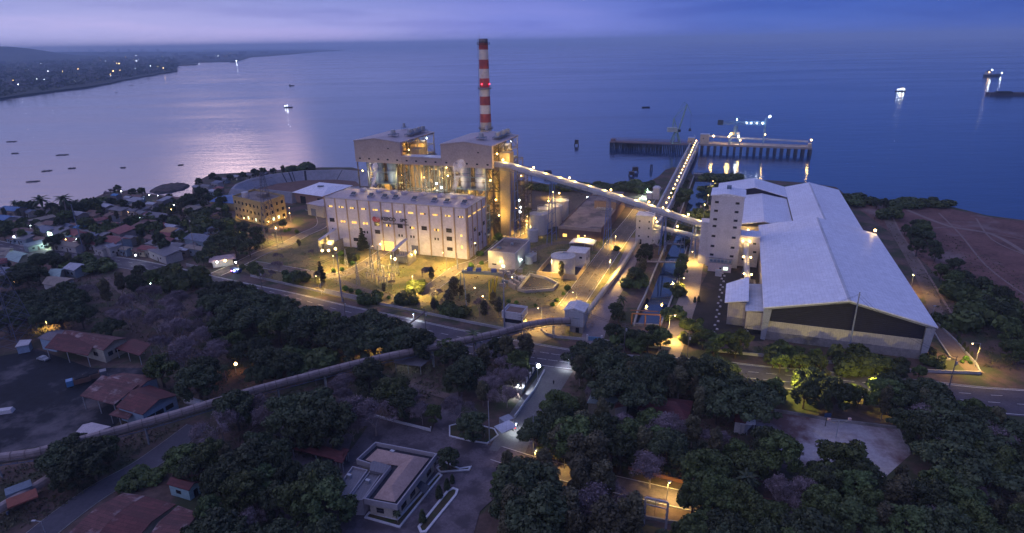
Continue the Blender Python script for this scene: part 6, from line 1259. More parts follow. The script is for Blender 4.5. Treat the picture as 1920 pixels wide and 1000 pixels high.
LP = [(1008, 722, 686, .3, 1300, 1, 'bright white street lamp beside the driveway from the highway', .6), (970, 738, 725, .3, 500, 1, 'small white garden lamp left of the driveway', .3), (968, 812, 798, 0, 160, 1, 'small white lamp by the gate hut', .3), (443, 700, 682, .4, 2200, 0, 'warm lamp by the palm beside the lit red earth', .5),
 (1827, 688, 644, -2.6, 1500, 0, 'lamp post with a long arm right of the warehouse', .3), (1253, 631, 592, 1.8, 700, 0, 'curved white lamp at the foot of the canal road', .3), (1272, 548, 522, 1.8, 2400, 0, 'lamp on the canal road, second from the bottom', .3), (1290, 494, 472, 1.6, 2600, 0, 'lamp on the canal road below the white tower', .3), (1331, 360, 340, 1.5, 1500, 0, 'farthest lamp on the canal road near the sea', .3), (1325, 398, 366, 0, 1800, 0, 'lamp with a lit shrub behind the white tower', .3), (1318, 420, 384, 0, 1500, 0, 'lamp on the canal road just left of the white tower', .3),
 (1142, 525, 488, .3, 2600, 0, 'lamp on the right edge of the wide plant road', .25), (1081, 572, 548, -1.6, 1700, 0, 'curved lamp near the grey conveyor cabin', .25), (1016, 610, 578, -1.4, 1200, 0, 'lamp at the gate apron beside the dry lawn', .25), (1034, 530, 488, 0, 1500, 0, 'lamp in front of the tan tank enclosure', .25), (1096, 464, 442, 0, 1500, 0, 'lamp beside the arched canopy', .25), (1153, 462, 443, .2, 1600, 0, 'lamp on the plant road near the pipe crossing', .25),
 (893, 506, 456, 0, 2400, 0, 'tall lamp at the curve of the plant road right of the hall', .3), (838, 508, 474, -1.5, 1800, 0, 'curved lamp in front of the right part of the hall', .25), (776, 552, 518, 0, 2600, 0, 'pale lamp post right of the switchyard', .25), (736, 514, 480, 0, 2400, 0, 'pale lamp post just behind the switchyard', .25), (701, 490, 462, 0, 1800, 0, 'pale lamp post near the hall between the transformer bays', .25), (628, 510, 480, 0, 2200, 0, 'pale lamp post at the crosswalk road', .25), (603, 552, 518, -1.4, 700, 0, 'grey lamp post on the verge left of the tall pole', .25), (521, 454, 426, 0, 2600, 0, 'pale lamp post lighting the clipped green lawn', .3), (430, 413, 404, 0, 900, 0, 'small lamp stub left of the yellow brown block', .3), (546, 417, 390, 0, 700, 0, 'lamp post right of the yellow brown block', .2), (536, 424, 408, 0, 500, 0, 'short lamp at the right foot of the yellow brown block', .2),
 (988, 440, 421, 0, 1600, 0, 'short lamp at the bend behind the white box building', .3), (1037, 372, 360, 0, 2600, 0, 'lamp standing above the large tank row', .45), (1102, 384, 371, 0, 2500, 1, 'very bright white floodlight behind the brown building', .9), (1197, 400, 372, .3, 1500, 0, 'lamp beside the plant road near the small transfer tower', .3), (1122, 376, 366, 0, 2600, 0, 'warm floodlight just right of the very bright one', .5), (974, 386, 375, 0, 2600, 1, 'upper bright white floodlight right of the tall duct', .7), (976, 398, 389, 0, 2200, 1, 'middle bright white floodlight right of the tall duct', .6), (975, 410, 397, 0, 2600, 1, 'lower bright white floodlight right of the tall duct', .8), (989, 415, 407, 0, 1200, 0, 'small warm lamp by the small blue grey tank', .35), (1014, 440, 436, 0, 1500, 0, 'low lamp lighting the foot of the nearest large tank', .3), (1213, 372, 355, 0, 2000, 2, 'greenish lamp in the trees at the shore end of the plant road', .35), (1706, 548, 515, -.3, 1100, 0, 'lamp behind the right side of the near warehouse', .3), (1746, 602, 575, 0, 0, 0, 'unlit thin lamp post right of the warehouse corner', .2),
 (1446, 745, 727, .3, 2600, 0, 'lamp hidden in the bright yellow green tree, left one', .35), (1610, 752, 738, .3, 1700, 0, 'lamp hidden in the trees below the warehouse, right one', .3), (1250, 938, 905, .3, 620, 0, 'sodium lamp lighting the estate road', .25), (1003, 880, 845, .3, 420, 0, 'sodium lamp at the corner of the estate road', .2), (1058, 880, 850, 0, 300, 0, 'dim sodium lamp among the tall trees of the estate road', .2), (90, 616, 606, 0, 350, 0, 'yellow lamp behind the umbrella trees, beyond the upper workshop', .25), (700, 660, 634, 0, 500, 0, 'dim orange lamp among the big roadside trees', .25), (404, 578, 572, 0, 60, 1, 'tiny white light in the dark roadside trees, left one', .25), (530, 612, 600, 0, 60, 1, 'tiny white light in the dark roadside trees, right one', .25), (776, 603, 597, 0, 120, 1, 'tiny white light on the highway beside the slanted bar', .25), (85, 1000, 978, -1.6, 0, 0, 'unlit curved lamp post beside the yard road', .3), (1066, 690, 683, 0, 200, 1, 'small white light beside the dark sign at the highway', .3)]
for q in LP: lamp(q[0], q[1], q[2], q[3], q[4], q[5], q[6], q[7])
VL = [(26, 444, 1, .5), (92, 415, 1, .35), (57, 423, 1, .2), (143, 449, 1, .45), (123, 449, 0, .25), (137, 457, 1, .25), (188, 432, 0, .3), (214, 424, 0, .25), (212, 401, 0, .2), (227, 359, 1, .4), (280, 366, 1, .35), (296, 367, 1, .2), (326, 385, 1, .45), (321, 393, 0, .3), (369, 382, 1, .25), (254, 479, 1, .5), (282, 532, 2, .25), (9, 391, 1, .3), (428, 332, 1, .35), (262, 409, 2, .35), (27, 528, 0, .15), (240, 398, 0, .15)]
VL.sort()
for i, (u, v, k, r_) in enumerate(VL):
    p = G(u, v, 4); t = thing('house_lamp', '%s house lamp, %s counting all village lamps from the left' % (('warm', 'white', 'greenish')[k], nth(i, len(VL))), 'lamp', (p.x, p.y, 0), 0, 'lamps of the village')
    MB().bar((p.x, p.y, 0), p, .06).build('post', m_wood, t); bulb(t, p, r_ * .75, (m_bulb, m_bulbw, m_bulbg)[k], 180 * r_ * r_ / .16, (SOD, (.8, .95, 1), (.7, 1, .85))[k])
gb = thing('lit_billboard', 'bright green and white lit sign box beside the village road', 'sign', G(100, 462)); p = G(100, 462); MB().bar(p, p + Vector((0, 0, 3)), .12).build('post', m_galv, gb); MB().box((p.x, p.y, 2.9), (3.4, .4, 5), R(-27)).build('sign_panel', EM('lit sign panel', (.65, 1, .75), 6), gb); light('sign_glow', gb, (p.x + 1, p.y - 3, 4), 700, (.7, 1, .75), .5)
# ================================================================ VEHICLES AND PEOPLE
m_tyre = M('tyre rubber', (.02, .02, .02), .9)
def vehicle(u, v, rz, lab, col, kind='car', sc_=1.0):
    p = G(u, v); p.z = .12; t = thing({'car': 'parked_car', 'truck': 'dump_truck', 'van': 'van'}[kind], lab, {'car': 'car', 'truck': 'truck', 'van': 'van'}[kind], p, rz); bm = M('vehicle paint %s' % lab[:8], col, .35, .06, .4)
    if kind == 'car':
        prof = [(-2.1, .35), (-2.15, .85), (-1.5, .95), (-1.0, 1.42), (.5, 1.42), (1.1, .95), (2.0, .82), (2.1, .35)]
        mb = MB(); vs = [(x, s_, z) for s_ in (-.85, .85) for x, z in prof]; n_ = 8; mb.add(vs, [tuple(range(n_ - 1, -1, -1)), tuple(range(n_, 2 * n_))] + [(i, (i + 1) % n_, n_ + (i + 1) % n_, n_ + i) for i in range(n_)]); mb.f = [f[::-1] for f in mb.f]; mb.build('body', bm, t, local=True)
        MB().box((-.25, 0, 1.0), (2.1, 1.72, .32), 0, .85).build('window', m_glass, t, local=True); W_ = ((-1.3, .3), (1.3, .3)); wr = .32
    else:
        L_ = 6.5 if kind == 'truck' else 5
        MB().box((L_ / 2 - .9, 0, .6), (1.8, 2.2, 1.9)).build('cab', bm, t, local=True); MB().box((L_ / 2 - .02, 0, 1.5), (.1, 1.9, .7)).build('windscreen', m_glass, t, local=True)
        o = MB().box((-.95, 0, .8), (L_ - 2.1, 2.3, 1.5)).build('cargo_box', M('rusty bed', (.16, .09, .07), .8) if kind == 'truck' else bm, t, local=True)
        if kind == 'truck': MB().box((-.95, 0, 2.31), (L_ - 2.4, 2.0, .3), 0, .7).build('load', m_dark, o, local=True)
        W_ = ((-L_ / 2 + 1.2, .45), (L_ / 2 - 1, .45)); wr = .45
    for x, z in W_:
        for s_ in (-1, 1): MB().bar((x, s_ * .72, z), (x, s_ * .95, z), wr, 12).build('wheel', m_tyre, t, local=True)
    for s_ in (-.6, .6): MB().box(((2.1 if kind == 'car' else L_ / 2 + .03), s_, .75), (.06, .3, .2)).build('headlight', m_galv, t, local=True)
    return t
vehicle(119, 467, R(-27), 'silver car parked on the village side of the highway', (.32, .33, .38))
bv = vehicle(444, 513, R(155), 'dark blue van with glowing blue lights at the plant entrance', (.04, .06, .18), 'van'); bulb(bv, Gz(439, 508, 2.5), .5, EM('blue strobe', (.25, .3, 1), 14), 260, (.3, .35, 1)); bulb(bv, Gz(434, 508, 2.4), .25, EM('pink strobe', (1, .25, .6), 10), 0)
vehicle(150, 722, R(215), 'blue cabbed dump truck parked on the coal dark yard', (.08, .22, .42), 'truck', 1)
vehicle(180, 712, R(35), 'grey flatbed truck just behind the blue cabbed one', (.12, .13, .16), 'truck')
vehicle(82, 676, R(-20), 'white car on the yard in front of the upper workshop', (.30, .32, .36))
wbx = thing('white_skip', 'white boat shaped skip on the coal dark ground at the left edge', 'skip', G(6, 773)); MB().box(Gz(6, 774, .05), (5.5, 2.2, 1.1), R(15), .85).build('body', m_wht, wbx)
vehicle(850, 486, R(-15), 'white car parked in front of the hall end', (.4, .4, .4)) if False else None
a, b = G(1356, 504), G(1337, 634)
for i in range(22):
    q = a.lerp(b, (i + r7.uniform(-.2, .2)) / 21); t = thing('marker_block', 'small white block, %s from the far end of the row on the coal dark ground' % ordw(i), 'block', (q.x + (i % 2) * 1.0, q.y, 0), PA, 'white marker blocks on the coal ground'); MB().box((0, 0, 0), (.9, .6, .55), 0, .85).build('block_body', m_wht, t, local=True)
dk = thing('dark_sign', 'dark board on the corner of the driveway and the highway', 'sign', G(1079, 690)); p = G(1079, 690); MB().box((p.x, p.y, 1.2), (3.8, .3, 1.9), R(12)).build('board', m_tar, dk); mb = MB(); mb.bar((p.x - 1.3, p.y, 0), (p.x - 1.3, p.y, 1.3), .1); mb.bar((p.x + 1.3, p.y, 0), (p.x + 1.3, p.y, 1.3), .1); mb.build('post', m_stl2, dk)
tank_ = thing('fuel_tank', 'white horizontal tank on legs beside the near conveyor', 'tank', G(365, 757)); MB().bar(Gz(350, 750, 1.8), Gz(378, 758, 1.8), 1.1, 12).build('shell', m_wht, tank_); mb = MB(); [mb.box(Gz(u, 760, 0), (.4, 1.4, 1.2)) for u in (354, 374)]; mb.build('saddle', m_conc2, tank_)
def person(u, v, rz, lab, top_, bot_, seated=False, z=0.0):
    p = G(u, v, z); sk = bpy.data.meshes.new('person'); 
    if seated: V_ = [(0, 0, .95), (0, .02, 1.2), (.04, 0, 1.42), (.05, 0, 1.52), (.02, .18, 1.38), (.25, .24, 1.15), (.48, .2, 1.12), (.02, -.18, 1.38), (.25, -.24, 1.15), (.48, -.2, 1.12), (.03, .11, .92), (.40, .16, .85), (.38, .16, .42), (.48, .16, .36), (.03, -.11, .92), (.40, -.16, .85), (.38, -.16, .42), (.48, -.16, .36)]
    else: V_ = [(0, 0, .95), (0, 0, 1.2), (0, 0, 1.42), (.01, 0, 1.52), (0, .18, 1.4), (.02, .24, 1.12), (.08, .22, .86), (0, -.18, 1.4), (.0, -.25, 1.12), (.06, -.24, .86), (0, .09, .88), (.05, .1, .48), (0, .1, .07), (.14, .11, .03), (0, -.09, .88), (-.03, -.1, .48), (-.08, -.1, .07), (.06, -.11, .03)]
    E_ = [(0, 1), (1, 2), (2, 3), (2, 4), (4, 5), (5, 6), (2, 7), (7, 8), (8, 9), (0, 10), (10, 11), (11, 12), (12, 13), (0, 14), (14, 15), (15, 16), (16, 17)]
    Rr = [.15, .14, .12, .06, .07, .05, .035, .07, .05, .035, .10, .07, .045, .04, .10, .07, .045, .04]
    sk.from_pydata(V_, E_, []); o = bpy.data.objects.new('person', sk); COL.objects.link(o); m = o.modifiers.new('skin', 'SKIN'); o.modifiers.new('sub', 'SUBSURF').render_levels = 1
    for i, sv in enumerate(sk.skin_vertices[0].data): sv.radius = (Rr[i], Rr[i])
    sk.skin_vertices[0].data[0].use_root = True; sk.materials.append(top_); bpy.context.view_layer.update()
    me = bpy.data.meshes.new_from_object(o.evaluated_get(bpy.context.evaluated_depsgraph_get())); bpy.data.objects.remove(o); me.materials.clear(); me.materials.append(top_)
    b = bpy.data.objects.new('person', me); COL.objects.link(b); b.location = p; b.rotation_euler = (0, 0, rz); tag(b, lab, 'person'); FR[b.name] = ((0, 0, 0), 0)
    hd = MB().ball((.05 if seated else .02, 0, 1.64), .11, 10, 8, 1.25).build('head', M('skin', (.22, .12, .08), .6), b, local=True)
    MB().ball((.02 if seated else -.01, 0, 1.68), .118, 10, 6, 1.05).build('hair', M('dark hair', (.01, .01, .01), .8), b, local=True)
    return b
person(1038, 722, R(-60), 'person in dark clothes standing on the lit driveway', M('dark clothes', (.03, .03, .05), .9), None)
p = G(968, 804); mc = thing('motorcycle', 'small red lit motorcycle at the gate on the driveway', 'motorcycle', p, R(65))
MB().add([(-.7, -.1, .5), (.6, -.1, .55), (.75, -.06, 1.0), (.1, -.14, .85), (-.75, -.1, .85), (-.7, .1, .5), (.6, .1, .55), (.75, .06, 1.0), (.1, .14, .85), (-.75, .1, .85)], [(0, 1, 2, 3, 4), (9, 8, 7, 6, 5), (0, 5, 6, 1), (1, 6, 7, 2), (2, 7, 8, 3), (3, 8, 9, 4), (4, 9, 5, 0)]).build('body', M('motorcycle paint', (.05, .02, .02), .4), mc, local=True)
for x in (-.65, .68): MB().bar((x, -.06, .32), (x, .06, .32), .32, 14).build('wheel', m_tyre, mc, local=True)
MB().bar((.62, -.35, 1.05), (.62, .35, 1.05), .03).build('handlebar', m_galv, mc, local=True); MB().box((-.8, 0, .65), (.1, .3, .2)).build('tail_light', EM('tail lamp red', (1, .05, .05), 8), mc, local=True)
person(968, 804, R(65), 'person sitting on the small motorcycle at the gate', M('dark clothes', (.03, .03, .05), .9), None, True)
ghut = thing('gate_hut', 'pale gate hut with small canopies at the foot of the driveway', 'hut', G(950, 800)); MB().box(Gz(950, 800, 0), (3.2, 2.6, 2.8), R(35)).build('wall', m_fr, ghut); MB().box(Gz(948, 801, 2.9), (5.0, 3.8, .2), R(35)).build('roof', m_roofw2, ghut); MB().box(Gz(957, 803, .1), (.3, 3.5, 2.2), R(35)).build('gate_leaf', m_conc, ghut)
gp1 = thing('gate_pillar', 'pale double gate pillar right of the gate road', 'pillar', G(990, 812)); MB().box(Gz(991, 816, 0), (1.2, 1, 3.4)).build('pillar', m_conc, gp1); MB().box(Gz(991, 816, 3.41), (1.6, 1.4, .25)).build('cap', m_conc, gp1)
sp_ = thing('portal_frame', 'pale portal frame over a ditch beside the estate road, at the bottom', 'frame', G(1225, 960)); a, b = G(1207, 985), G(1248, 995); mb = MB(); zt = 7.5
for q in (a, b): mb.bar(q, q + Vector((0, 0, zt)), .28)
mb.bar(a + Vector((0, 0, zt)), b + Vector((0, 0, zt)), .28); mb.bar(a + Vector((0, 0, 5.8)), b + Vector((0, 0, 5.8)), .16); mb.build('frame', M('pale frame paint', (.34, .33, .38), .7), sp_); MB().bar(a.lerp(b, .45) + Vector((0, 0, zt)), a.lerp(b, .45) + Vector((0, 0, 3)), .05).build('chain', m_stl2, sp_)
plan('ditch_wall', 'rough stone ditch wall under the pale portal frame', 'wall', [(1170, 1000), (1205, 972), (1290, 988)], .9, m_conc2)
plan('estate_fence', 'brown rail fence along the upper side of the estate road', 'fence', [(1178, 880), (1276, 905), (1380, 930), (1445, 942)], .9, M('brown fence', (.18, .08, .06), .8))
# slanted bar over the highway and small shore house
sbm = thing('road_barrier_arm', 'slanted brown height barrier arm over the far side of the highway', 'barrier', G(760, 614)); MB().bar(Gz(760, 613, 1.2), Gz(798, 584, 3.6), .3).build('arm', M('brown arm', (.16, .12, .12), .8), sbm); MB().bar(G(760, 614), Gz(760, 613, 1.3), .25).build('stand', m_stl2, sbm)
sh = thing('shore_hut', 'small pale tower hut by the causeway at the shore', 'hut', G(1230, 375)); c = G(1230, 373); MB().box((c.x, c.y, 0), (4.2, 4.2, 7.5), PA).build('wall', m_wht, sh); MB().box((c.x, c.y, 7.51), (5, 5, 1.2), PA, .5).build('roof', m_roofw2, sh)
MB().box((c.x - 4.2, c.y + .5, 0), (3.4, 3.2, 4.5), PA).build('lean_to', m_wht, sh)
# ================================================================ VILLAGE HOUSES
RC = {'blue': (.07, .16, .34), 'pale': (.26, .26, .30), 'white': (.38, .38, .43), 'grey': (.17, .16, .185), 'red': (.19, .045, .05), 'rust': (.15, .075, .065), 'tan': (.22, .18, .15), 'teal': (.10, .24, .28), 'bright blue': (.05, .18, .38), 'orange': (.34, .18, .08), 'grey blue': (.13, .15, .21), 'green': (.26, .36, .34)}
HS = [(24, 392, 15, 9, 5, 'blue'), (10, 409, 13, 8, 4, 'blue'), (80, 411, 14, 5, 4, 'tan'), (97, 419, 10, 7, 3.6, 'rust'), (88, 431, 15, 8, 4, 'grey blue'), (108, 435, 11, 9, 4, 'grey'), (148, 401, 10, 7, 5.5, 'pale'), (134, 408, 7, 5, 3.5, 'rust'), (153, 426, 8, 6, 3.6, 'bright blue'), (143, 437, 14, 7, 3.4, 'red'), (54, 432, 14, 5, 3.4, 'rust'), (42, 446, 12, 6, 3.2, 'grey'), (78, 448, 9, 5, 3, 'rust'), (133, 459, 16, 6, 3.2, 'tan'), (230, 433, 13, 9, 6, 'red'), (218, 450, 13, 9, 6, 'red'), (196, 439, 9, 6, 3.6, 'grey'), (195, 463, 12, 7, 4, 'grey'), (201, 386, 10, 6, 3.8, 'white'), (183, 379, 20, 5, 3.2, 'grey'), (222, 393, 13, 6, 3.4, 'grey'), (209, 404, 7, 7, 4, 'rust'), (218, 366, 6, 5, 4, 'bright blue'), (253, 376, 11, 7, 3.6, 'pale'), (241, 370, 6, 4, 3.4, 'white'), (285, 382, 8, 5, 3.6, 'white'), (309, 375, 6, 8, 5.5, 'pale'), (258, 368, 12, 4, 3, 'rust'), (322, 388, 8, 6, 3.4, 'pale'), (360, 391, 13, 6, 3.4, 'tan'), (298, 404, 18, 9, 4, 'grey'), (331, 372, 14, 6, 3.4, 'rust'), (295, 427, 13, 6, 3.8, 'red'), (321, 424, 10, 5, 3.8, 'white'), (328, 417, 12, 5, 3.4, 'grey'), (317, 433, 8, 6, 3.6, 'orange'), (331, 431, 8, 5, 3.6, 'grey blue'), (341, 437, 9, 4, 3.6, 'pale'), (349, 448, 12, 6, 3.6, 'pale'), (380, 447, 18, 10, 5, 'grey blue'), (323, 458, 11, 4, 3.4, 'pale'), (309, 471, 19, 9, 4.2, 'grey'), (281, 466, 12, 6, 4, 'red'), (373, 466, 18, 5, 4, 'tan'), (343, 468, 7, 3, 3.4, 'white'), (209, 461, 7, 7, 5, 'pale'), (287, 446, 9, 6, 3.2, 'rust'), (263, 424, 9, 7, 3.4, 'rust'), (244, 446, 7, 6, 4, 'grey'), (388, 349, 9, 6, 3.2, 'grey'), (410, 354, 8, 5, 3.2, 'red'), (400, 358, 7, 5, 3.4, 'white'), (369, 350, 6, 5, 3, 'pale'), (407, 343, 8, 6, 3.4, 'grey blue'), (445, 331, 7, 5, 3, 'pale'), (422, 336, 7, 5, 3, 'grey'), (401, 392, 11, 3, 2.6, 'tan'), (470, 328, 8, 5, 3, 'grey'), (495, 325, 7, 5, 3, 'pale'), (66, 458, 10, 5, 3, 'grey blue'), (30, 418, 9, 6, 3.4, 'rust'), (276, 414, 8, 6, 3.2, 'rust'), (268, 392, 8, 6, 3.4, 'grey'), (345, 415, 8, 5, 3.2, 'rust')]
r5 = random.Random(44)
while len(HS) < 128:
    u, v = r5.uniform(15, 420), r5.uniform(368, 472)
    if v > 372 + max(0, (200 - u)) * .13 and v < 452 + .075 * u - 6 * (u < 100) - max(0, u - 330) * .35 and not (u > 352 and v < 385) and not any(abs(u - h[0]) < 10 and abs(v - h[1]) < 5 for h in HS): HS.append((u, v, r5.uniform(6, 10), r5.uniform(4.5, 6.5), r5.uniform(2.8, 3.6), r5.choice(('rust', 'rust', 'grey', 'red', 'grey blue', 'tan', 'grey'))))
def hmat(c, kind=''): return M('%s roof sheet' % c, RC[c], .65, .2, .4, kind='ribx', col2=tuple(min(1, x * .6 + .02) for x in RC[c]), amt=.42, sc2=.35)
WLc = [M('house wall sand', (.30, .25, .20), .85, .15, .3), M('house wall pale', (.40, .37, .37), .85, .15, .3), M('house wall block', (.22, .20, .20), .9, .2, .3), M('house wall bluish', (.24, .29, .34), .85, .15, .3)]
def house(u, v, L_, D_, hh, c, i, rz=None, lab='', name='house'):
    rz = R(-27 + rnd.choice((0, 0, 90, 8, -10, 3))) if rz is None else rz; p = G(u, v, hh); p.z = 0; t = thing(name, lab, 'house', p, rz)
    wm = WLc[i % 4]; MB().box((0, 0, 0), (L_ - .9, D_ - .9, hh)).build('wall', wm, t, local=True); up = .17 * D_; mb = MB(); a, b = L_ / 2, D_ / 2
    if i % 3 == 2: P_ = [(-a, -b, hh), (a, -b, hh), (a, b, hh + up), (-a, b, hh + up)]; mb.add(P_ + [(x, y, z + .15) for x, y, z in P_], [(3, 2, 1, 0), (4, 5, 6, 7), (0, 1, 5, 4), (2, 3, 7, 6), (1, 2, 6, 5), (3, 0, 4, 7)])
    else:
        P_ = [(-a, -b, hh), (a, -b, hh), (a, b, hh), (-a, b, hh), (-a, 0, hh + up), (a, 0, hh + up)]; mb.add(P_ + [(x, y, z + .14) for x, y, z in P_], [(1, 0, 4, 5), (3, 2, 5, 4), (6, 7, 11, 10), (8, 9, 10, 11), (0, 1, 7, 6), (2, 3, 9, 8), (0, 6, 10, 4), (4, 10, 9, 3), (1, 5, 11, 7), (5, 2, 8, 11)])
        MB().add([(-a + .5, -b + .5, hh), (-a + .5, b - .5, hh), (-a + .5, 0, hh + up * .85)], [(0, 2, 1)]).build('gable_end', wm, t, local=True); MB().add([(a - .5, -b + .5, hh), (a - .5, b - .5, hh), (a - .5, 0, hh + up * .85)], [(0, 1, 2)]).build('gable_end', wm, t, local=True)
    mb.build('roof', hmat(c), t, local=True)
    for k in range(2): MB().box((-L_ * .22 + k * L_ * .4, -D_ / 2 + .43, hh * .4), (1.1, .08, .9)).build('window', m_glass, t, local=True)
    MB().box((L_ * .02, -D_ / 2 + .43, .02), (.9, .08, 2.0)).build('door', M('dark door', (.06, .04, .04), .8), t, local=True); return t
def rowname(v): return 'seafront row' if v < 383 else 'upper middle rows' if v < 415 else 'lower middle rows' if v < 443 else 'roadside row'
grp = {}
for i, h in enumerate(HS): grp.setdefault((rowname(h[1]), h[5]), []).append((h[0], i))
lab_ = {}
for (rn, c), l_ in grp.items():
    l_.sort()
    for k, (u, i) in enumerate(l_): lab_[i] = '%s %s roofed village house, %s such roof in the %s' % ('small' if HS[i][2] < 10 else 'long', c, 'only' if len(l_) == 1 else ordw(k) + ' from left', rn)
for i, h in enumerate(HS): house(*h, i, lab=lab_[i])['group'] = 'houses of the shore village'
tl = thing('covered_walkway', 'very long thin teal roofed walkway slanting through the village', 'walkway', G(119, 447)); a, b = G(119, 446, 3), G(232, 417, 3); d = (b - a).normalized(); s_ = Vector((-d.y, d.x, 0)) * 1.5
MB().prism([a - s_, b - s_, b + s_, a + s_], 2.9, 3.1).build('roof', hmat('teal'), tl); mb = MB(); [mb.bar(Vector((a.lerp(b, k / 10).x, a.lerp(b, k / 10).y, 0)), a.lerp(b, k / 10), .08) for k in range(11)]; mb.build('posts', m_wood, tl)
bl, _s = shed('long_shed', 'long blue roofed shed behind the yellow brown office block', 'shed', [(392, 378), (452, 383), (476, 362), (424, 366)], 5, 6, hmat('blue'), m_yel, 'long', True)
for i, (q, z, c, lab) in enumerate((([(8, 485), (34, 493), (53, 476), (28, 470)], 4, 'green', 'pale green roofed house just below the highway at the left edge'), ([(-14, 478), (14, 480), (26, 466), (4, 464)], 4.5, 'tan', 'brown gabled house above the pale green roofed one'), ([(-14, 498), (14, 492), (16, 486), (-10, 486)], 3, 'red', 'low red roof at the left edge below the highway'), ([(117, 503), (138, 508), (171, 497), (148, 493)], 4, 'white', 'white roofed house among trees below the highway'), ([(88, 516), (112, 520), (122, 504), (104, 504)], 3.6, 'green', 'dull green lean-to roof left of the white roofed house'), ([(78, 532), (118, 540), (140, 522), (100, 518)], 5, 'tan', 'large tan gabled house in the lower left trees'), ([(-6, 514), (20, 516), (28, 502), (0, 500)], 4, 'grey blue', 'dark blue grey roof at the left edge among trees'), ([(24, 500), (40, 502), (46, 496), (30, 494)], 3, 'rust', 'small rusty roof left of the dark trees by the highway'), ([(82, 504), (96, 506), (100, 501), (86, 499)], 3, 'rust', 'narrow rusty roof touching the dull green lean-to'))):
    shed('house', lab, 'house', q, z, z + 1.5, hmat(c), WLc[i % 4], 'long', True, wins=((0, .3, 1.2), (0, .7, 1.2)))
# far town: scattered pale blocks and single lights
r8 = random.Random(77)
def far_pt():
    while True:
        u = r8.uniform(-40, 600); v = r8.uniform(101, 165)
        lim = 186 - .158 * u if u < 335 else 120 - .1 * (u - 335) + 2
        if v < lim - 4 and (u < 330 or v < 116 - (u - 330) * .065): return u, v
for i in range(52):
    if i < 10: u, v = ((19, 107), (32, 111), (115, 103), (189, 117), (197, 117), (256, 117), (269, 117), (219, 122), (224, 122), (213, 137))[i]
    else: u, v = far_pt()
    p = G(u, v, 6); d = p.length; r_ = (2.2 if i < 4 else 1.4 if i < 10 else r8.uniform(.4, 1.0)) * d / 3000
    o = MB().ball((0, 0, 0), r_, 6, 4).build('town_light', r8.choice((m_bulb, m_bulbw, m_bulbw)) if i > 3 else m_bulb); o.location = p + Vector((0, 0, 8)); 
    tag(o, ('largest warm light of the far hillside town, at the left edge', 'second warm light beside the largest one on the far hillside', 'warm light high on the far hillside, right of the largest', 'warm light above the far wooded point')[i] if i < 4 else 'tiny bright light of the far town across the bay', 'light', 'lights of the far town')
mb = MB()
for i in range(420):
    u, v = far_pt(); p = G(u, v, 2); s_ = p.length / 3000; mb.box((p.x, p.y, 1), (r8.uniform(12, 40) * s_, r8.uniform(10, 20) * s_, r8.uniform(5, 12) * s_), r8.uniform(0, 3))
tag(mb.build('far_town', M('far town walls', (.16, .15, .16), .9, .4, .01)), 'blur of low pale buildings across the bay', 'town', kind='stuff')
mb = MB()
for i in range(16):
    u, v = r8.uniform(60, 300), 97; p = G(u, 99.5, 0); hh = r8.uniform(60, 130) ; mb.box((p.x, p.y, 0), (r8.uniform(30, 60), 40, hh))
tag(mb.build('far_towers', M('far tower walls', (.14, .14, .17), .9)), 'row of faint tower blocks on the far skyline at the left', 'tower blocks', kind='stuff')
# ================================================================ TREES
def leafmat(name, col, dry=0.0):
    m, t, b = newmat(name); n = t.nodes; l = t.links
    tc = n.new('ShaderNodeTexCoord'); x = n.new('ShaderNodeTexNoise'); x.inputs['Scale'].default_value = .55; x.inputs['Detail'].default_value = 3; l.new(tc.outputs['Object'], x.inputs[0])
    oi = n.new('ShaderNodeObjectInfo'); r = n.new('ShaderNodeValToRGB'); e = r.color_ramp.elements; e[0].position = .3; e[0].color = (*[c * .55 for c in col], 1); e[1].position = .7; e[1].color = (*[min(1, c * 1.5) for c in col], 1); l.new(x.outputs[0], r.inputs[0])
    hs = n.new('ShaderNodeHueSaturation'); mr = n.new('ShaderNodeMapRange'); mr.inputs[3].default_value = .70; mr.inputs[4].default_value = 1.35; l.new(oi.outputs['Random'], mr.inputs[0]); l.new(mr.outputs[0], hs.inputs['Value'])
    mr2 = n.new('ShaderNodeMapRange'); mr2.inputs[3].default_value = .485; mr2.inputs[4].default_value = .515; l.new(oi.outputs['Random'], mr2.inputs[0]); l.new(mr2.outputs[0], hs.inputs['Hue'])
    l.new(r.outputs[0], hs.inputs['Color']); l.new(hs.outputs[0], b.inputs['Base Color']); b.inputs['Roughness'].default_value = .65; b.inputs['Specular IOR Level'].default_value = .25
    return m
LM = {'dark': leafmat('dark foliage', (.048, .060, .028)), 'mid': leafmat('mid green foliage', (.066, .086, .026)), 'bright': leafmat('fresh green foliage', (.066, .094, .032)), 'olive': leafmat('olive foliage', (.092, .084, .046)), 'grey': leafmat('grey brown twigs', (.17, .13, .145)), 'bush': leafmat('clipped bush', (.07, .13, .02))}
m_bark = M('bark', (.085, .065, .055), .95, .3, 2.0); m_barkp = M('pale bark', (.26, .21, .20), .95, .25, 2.0)
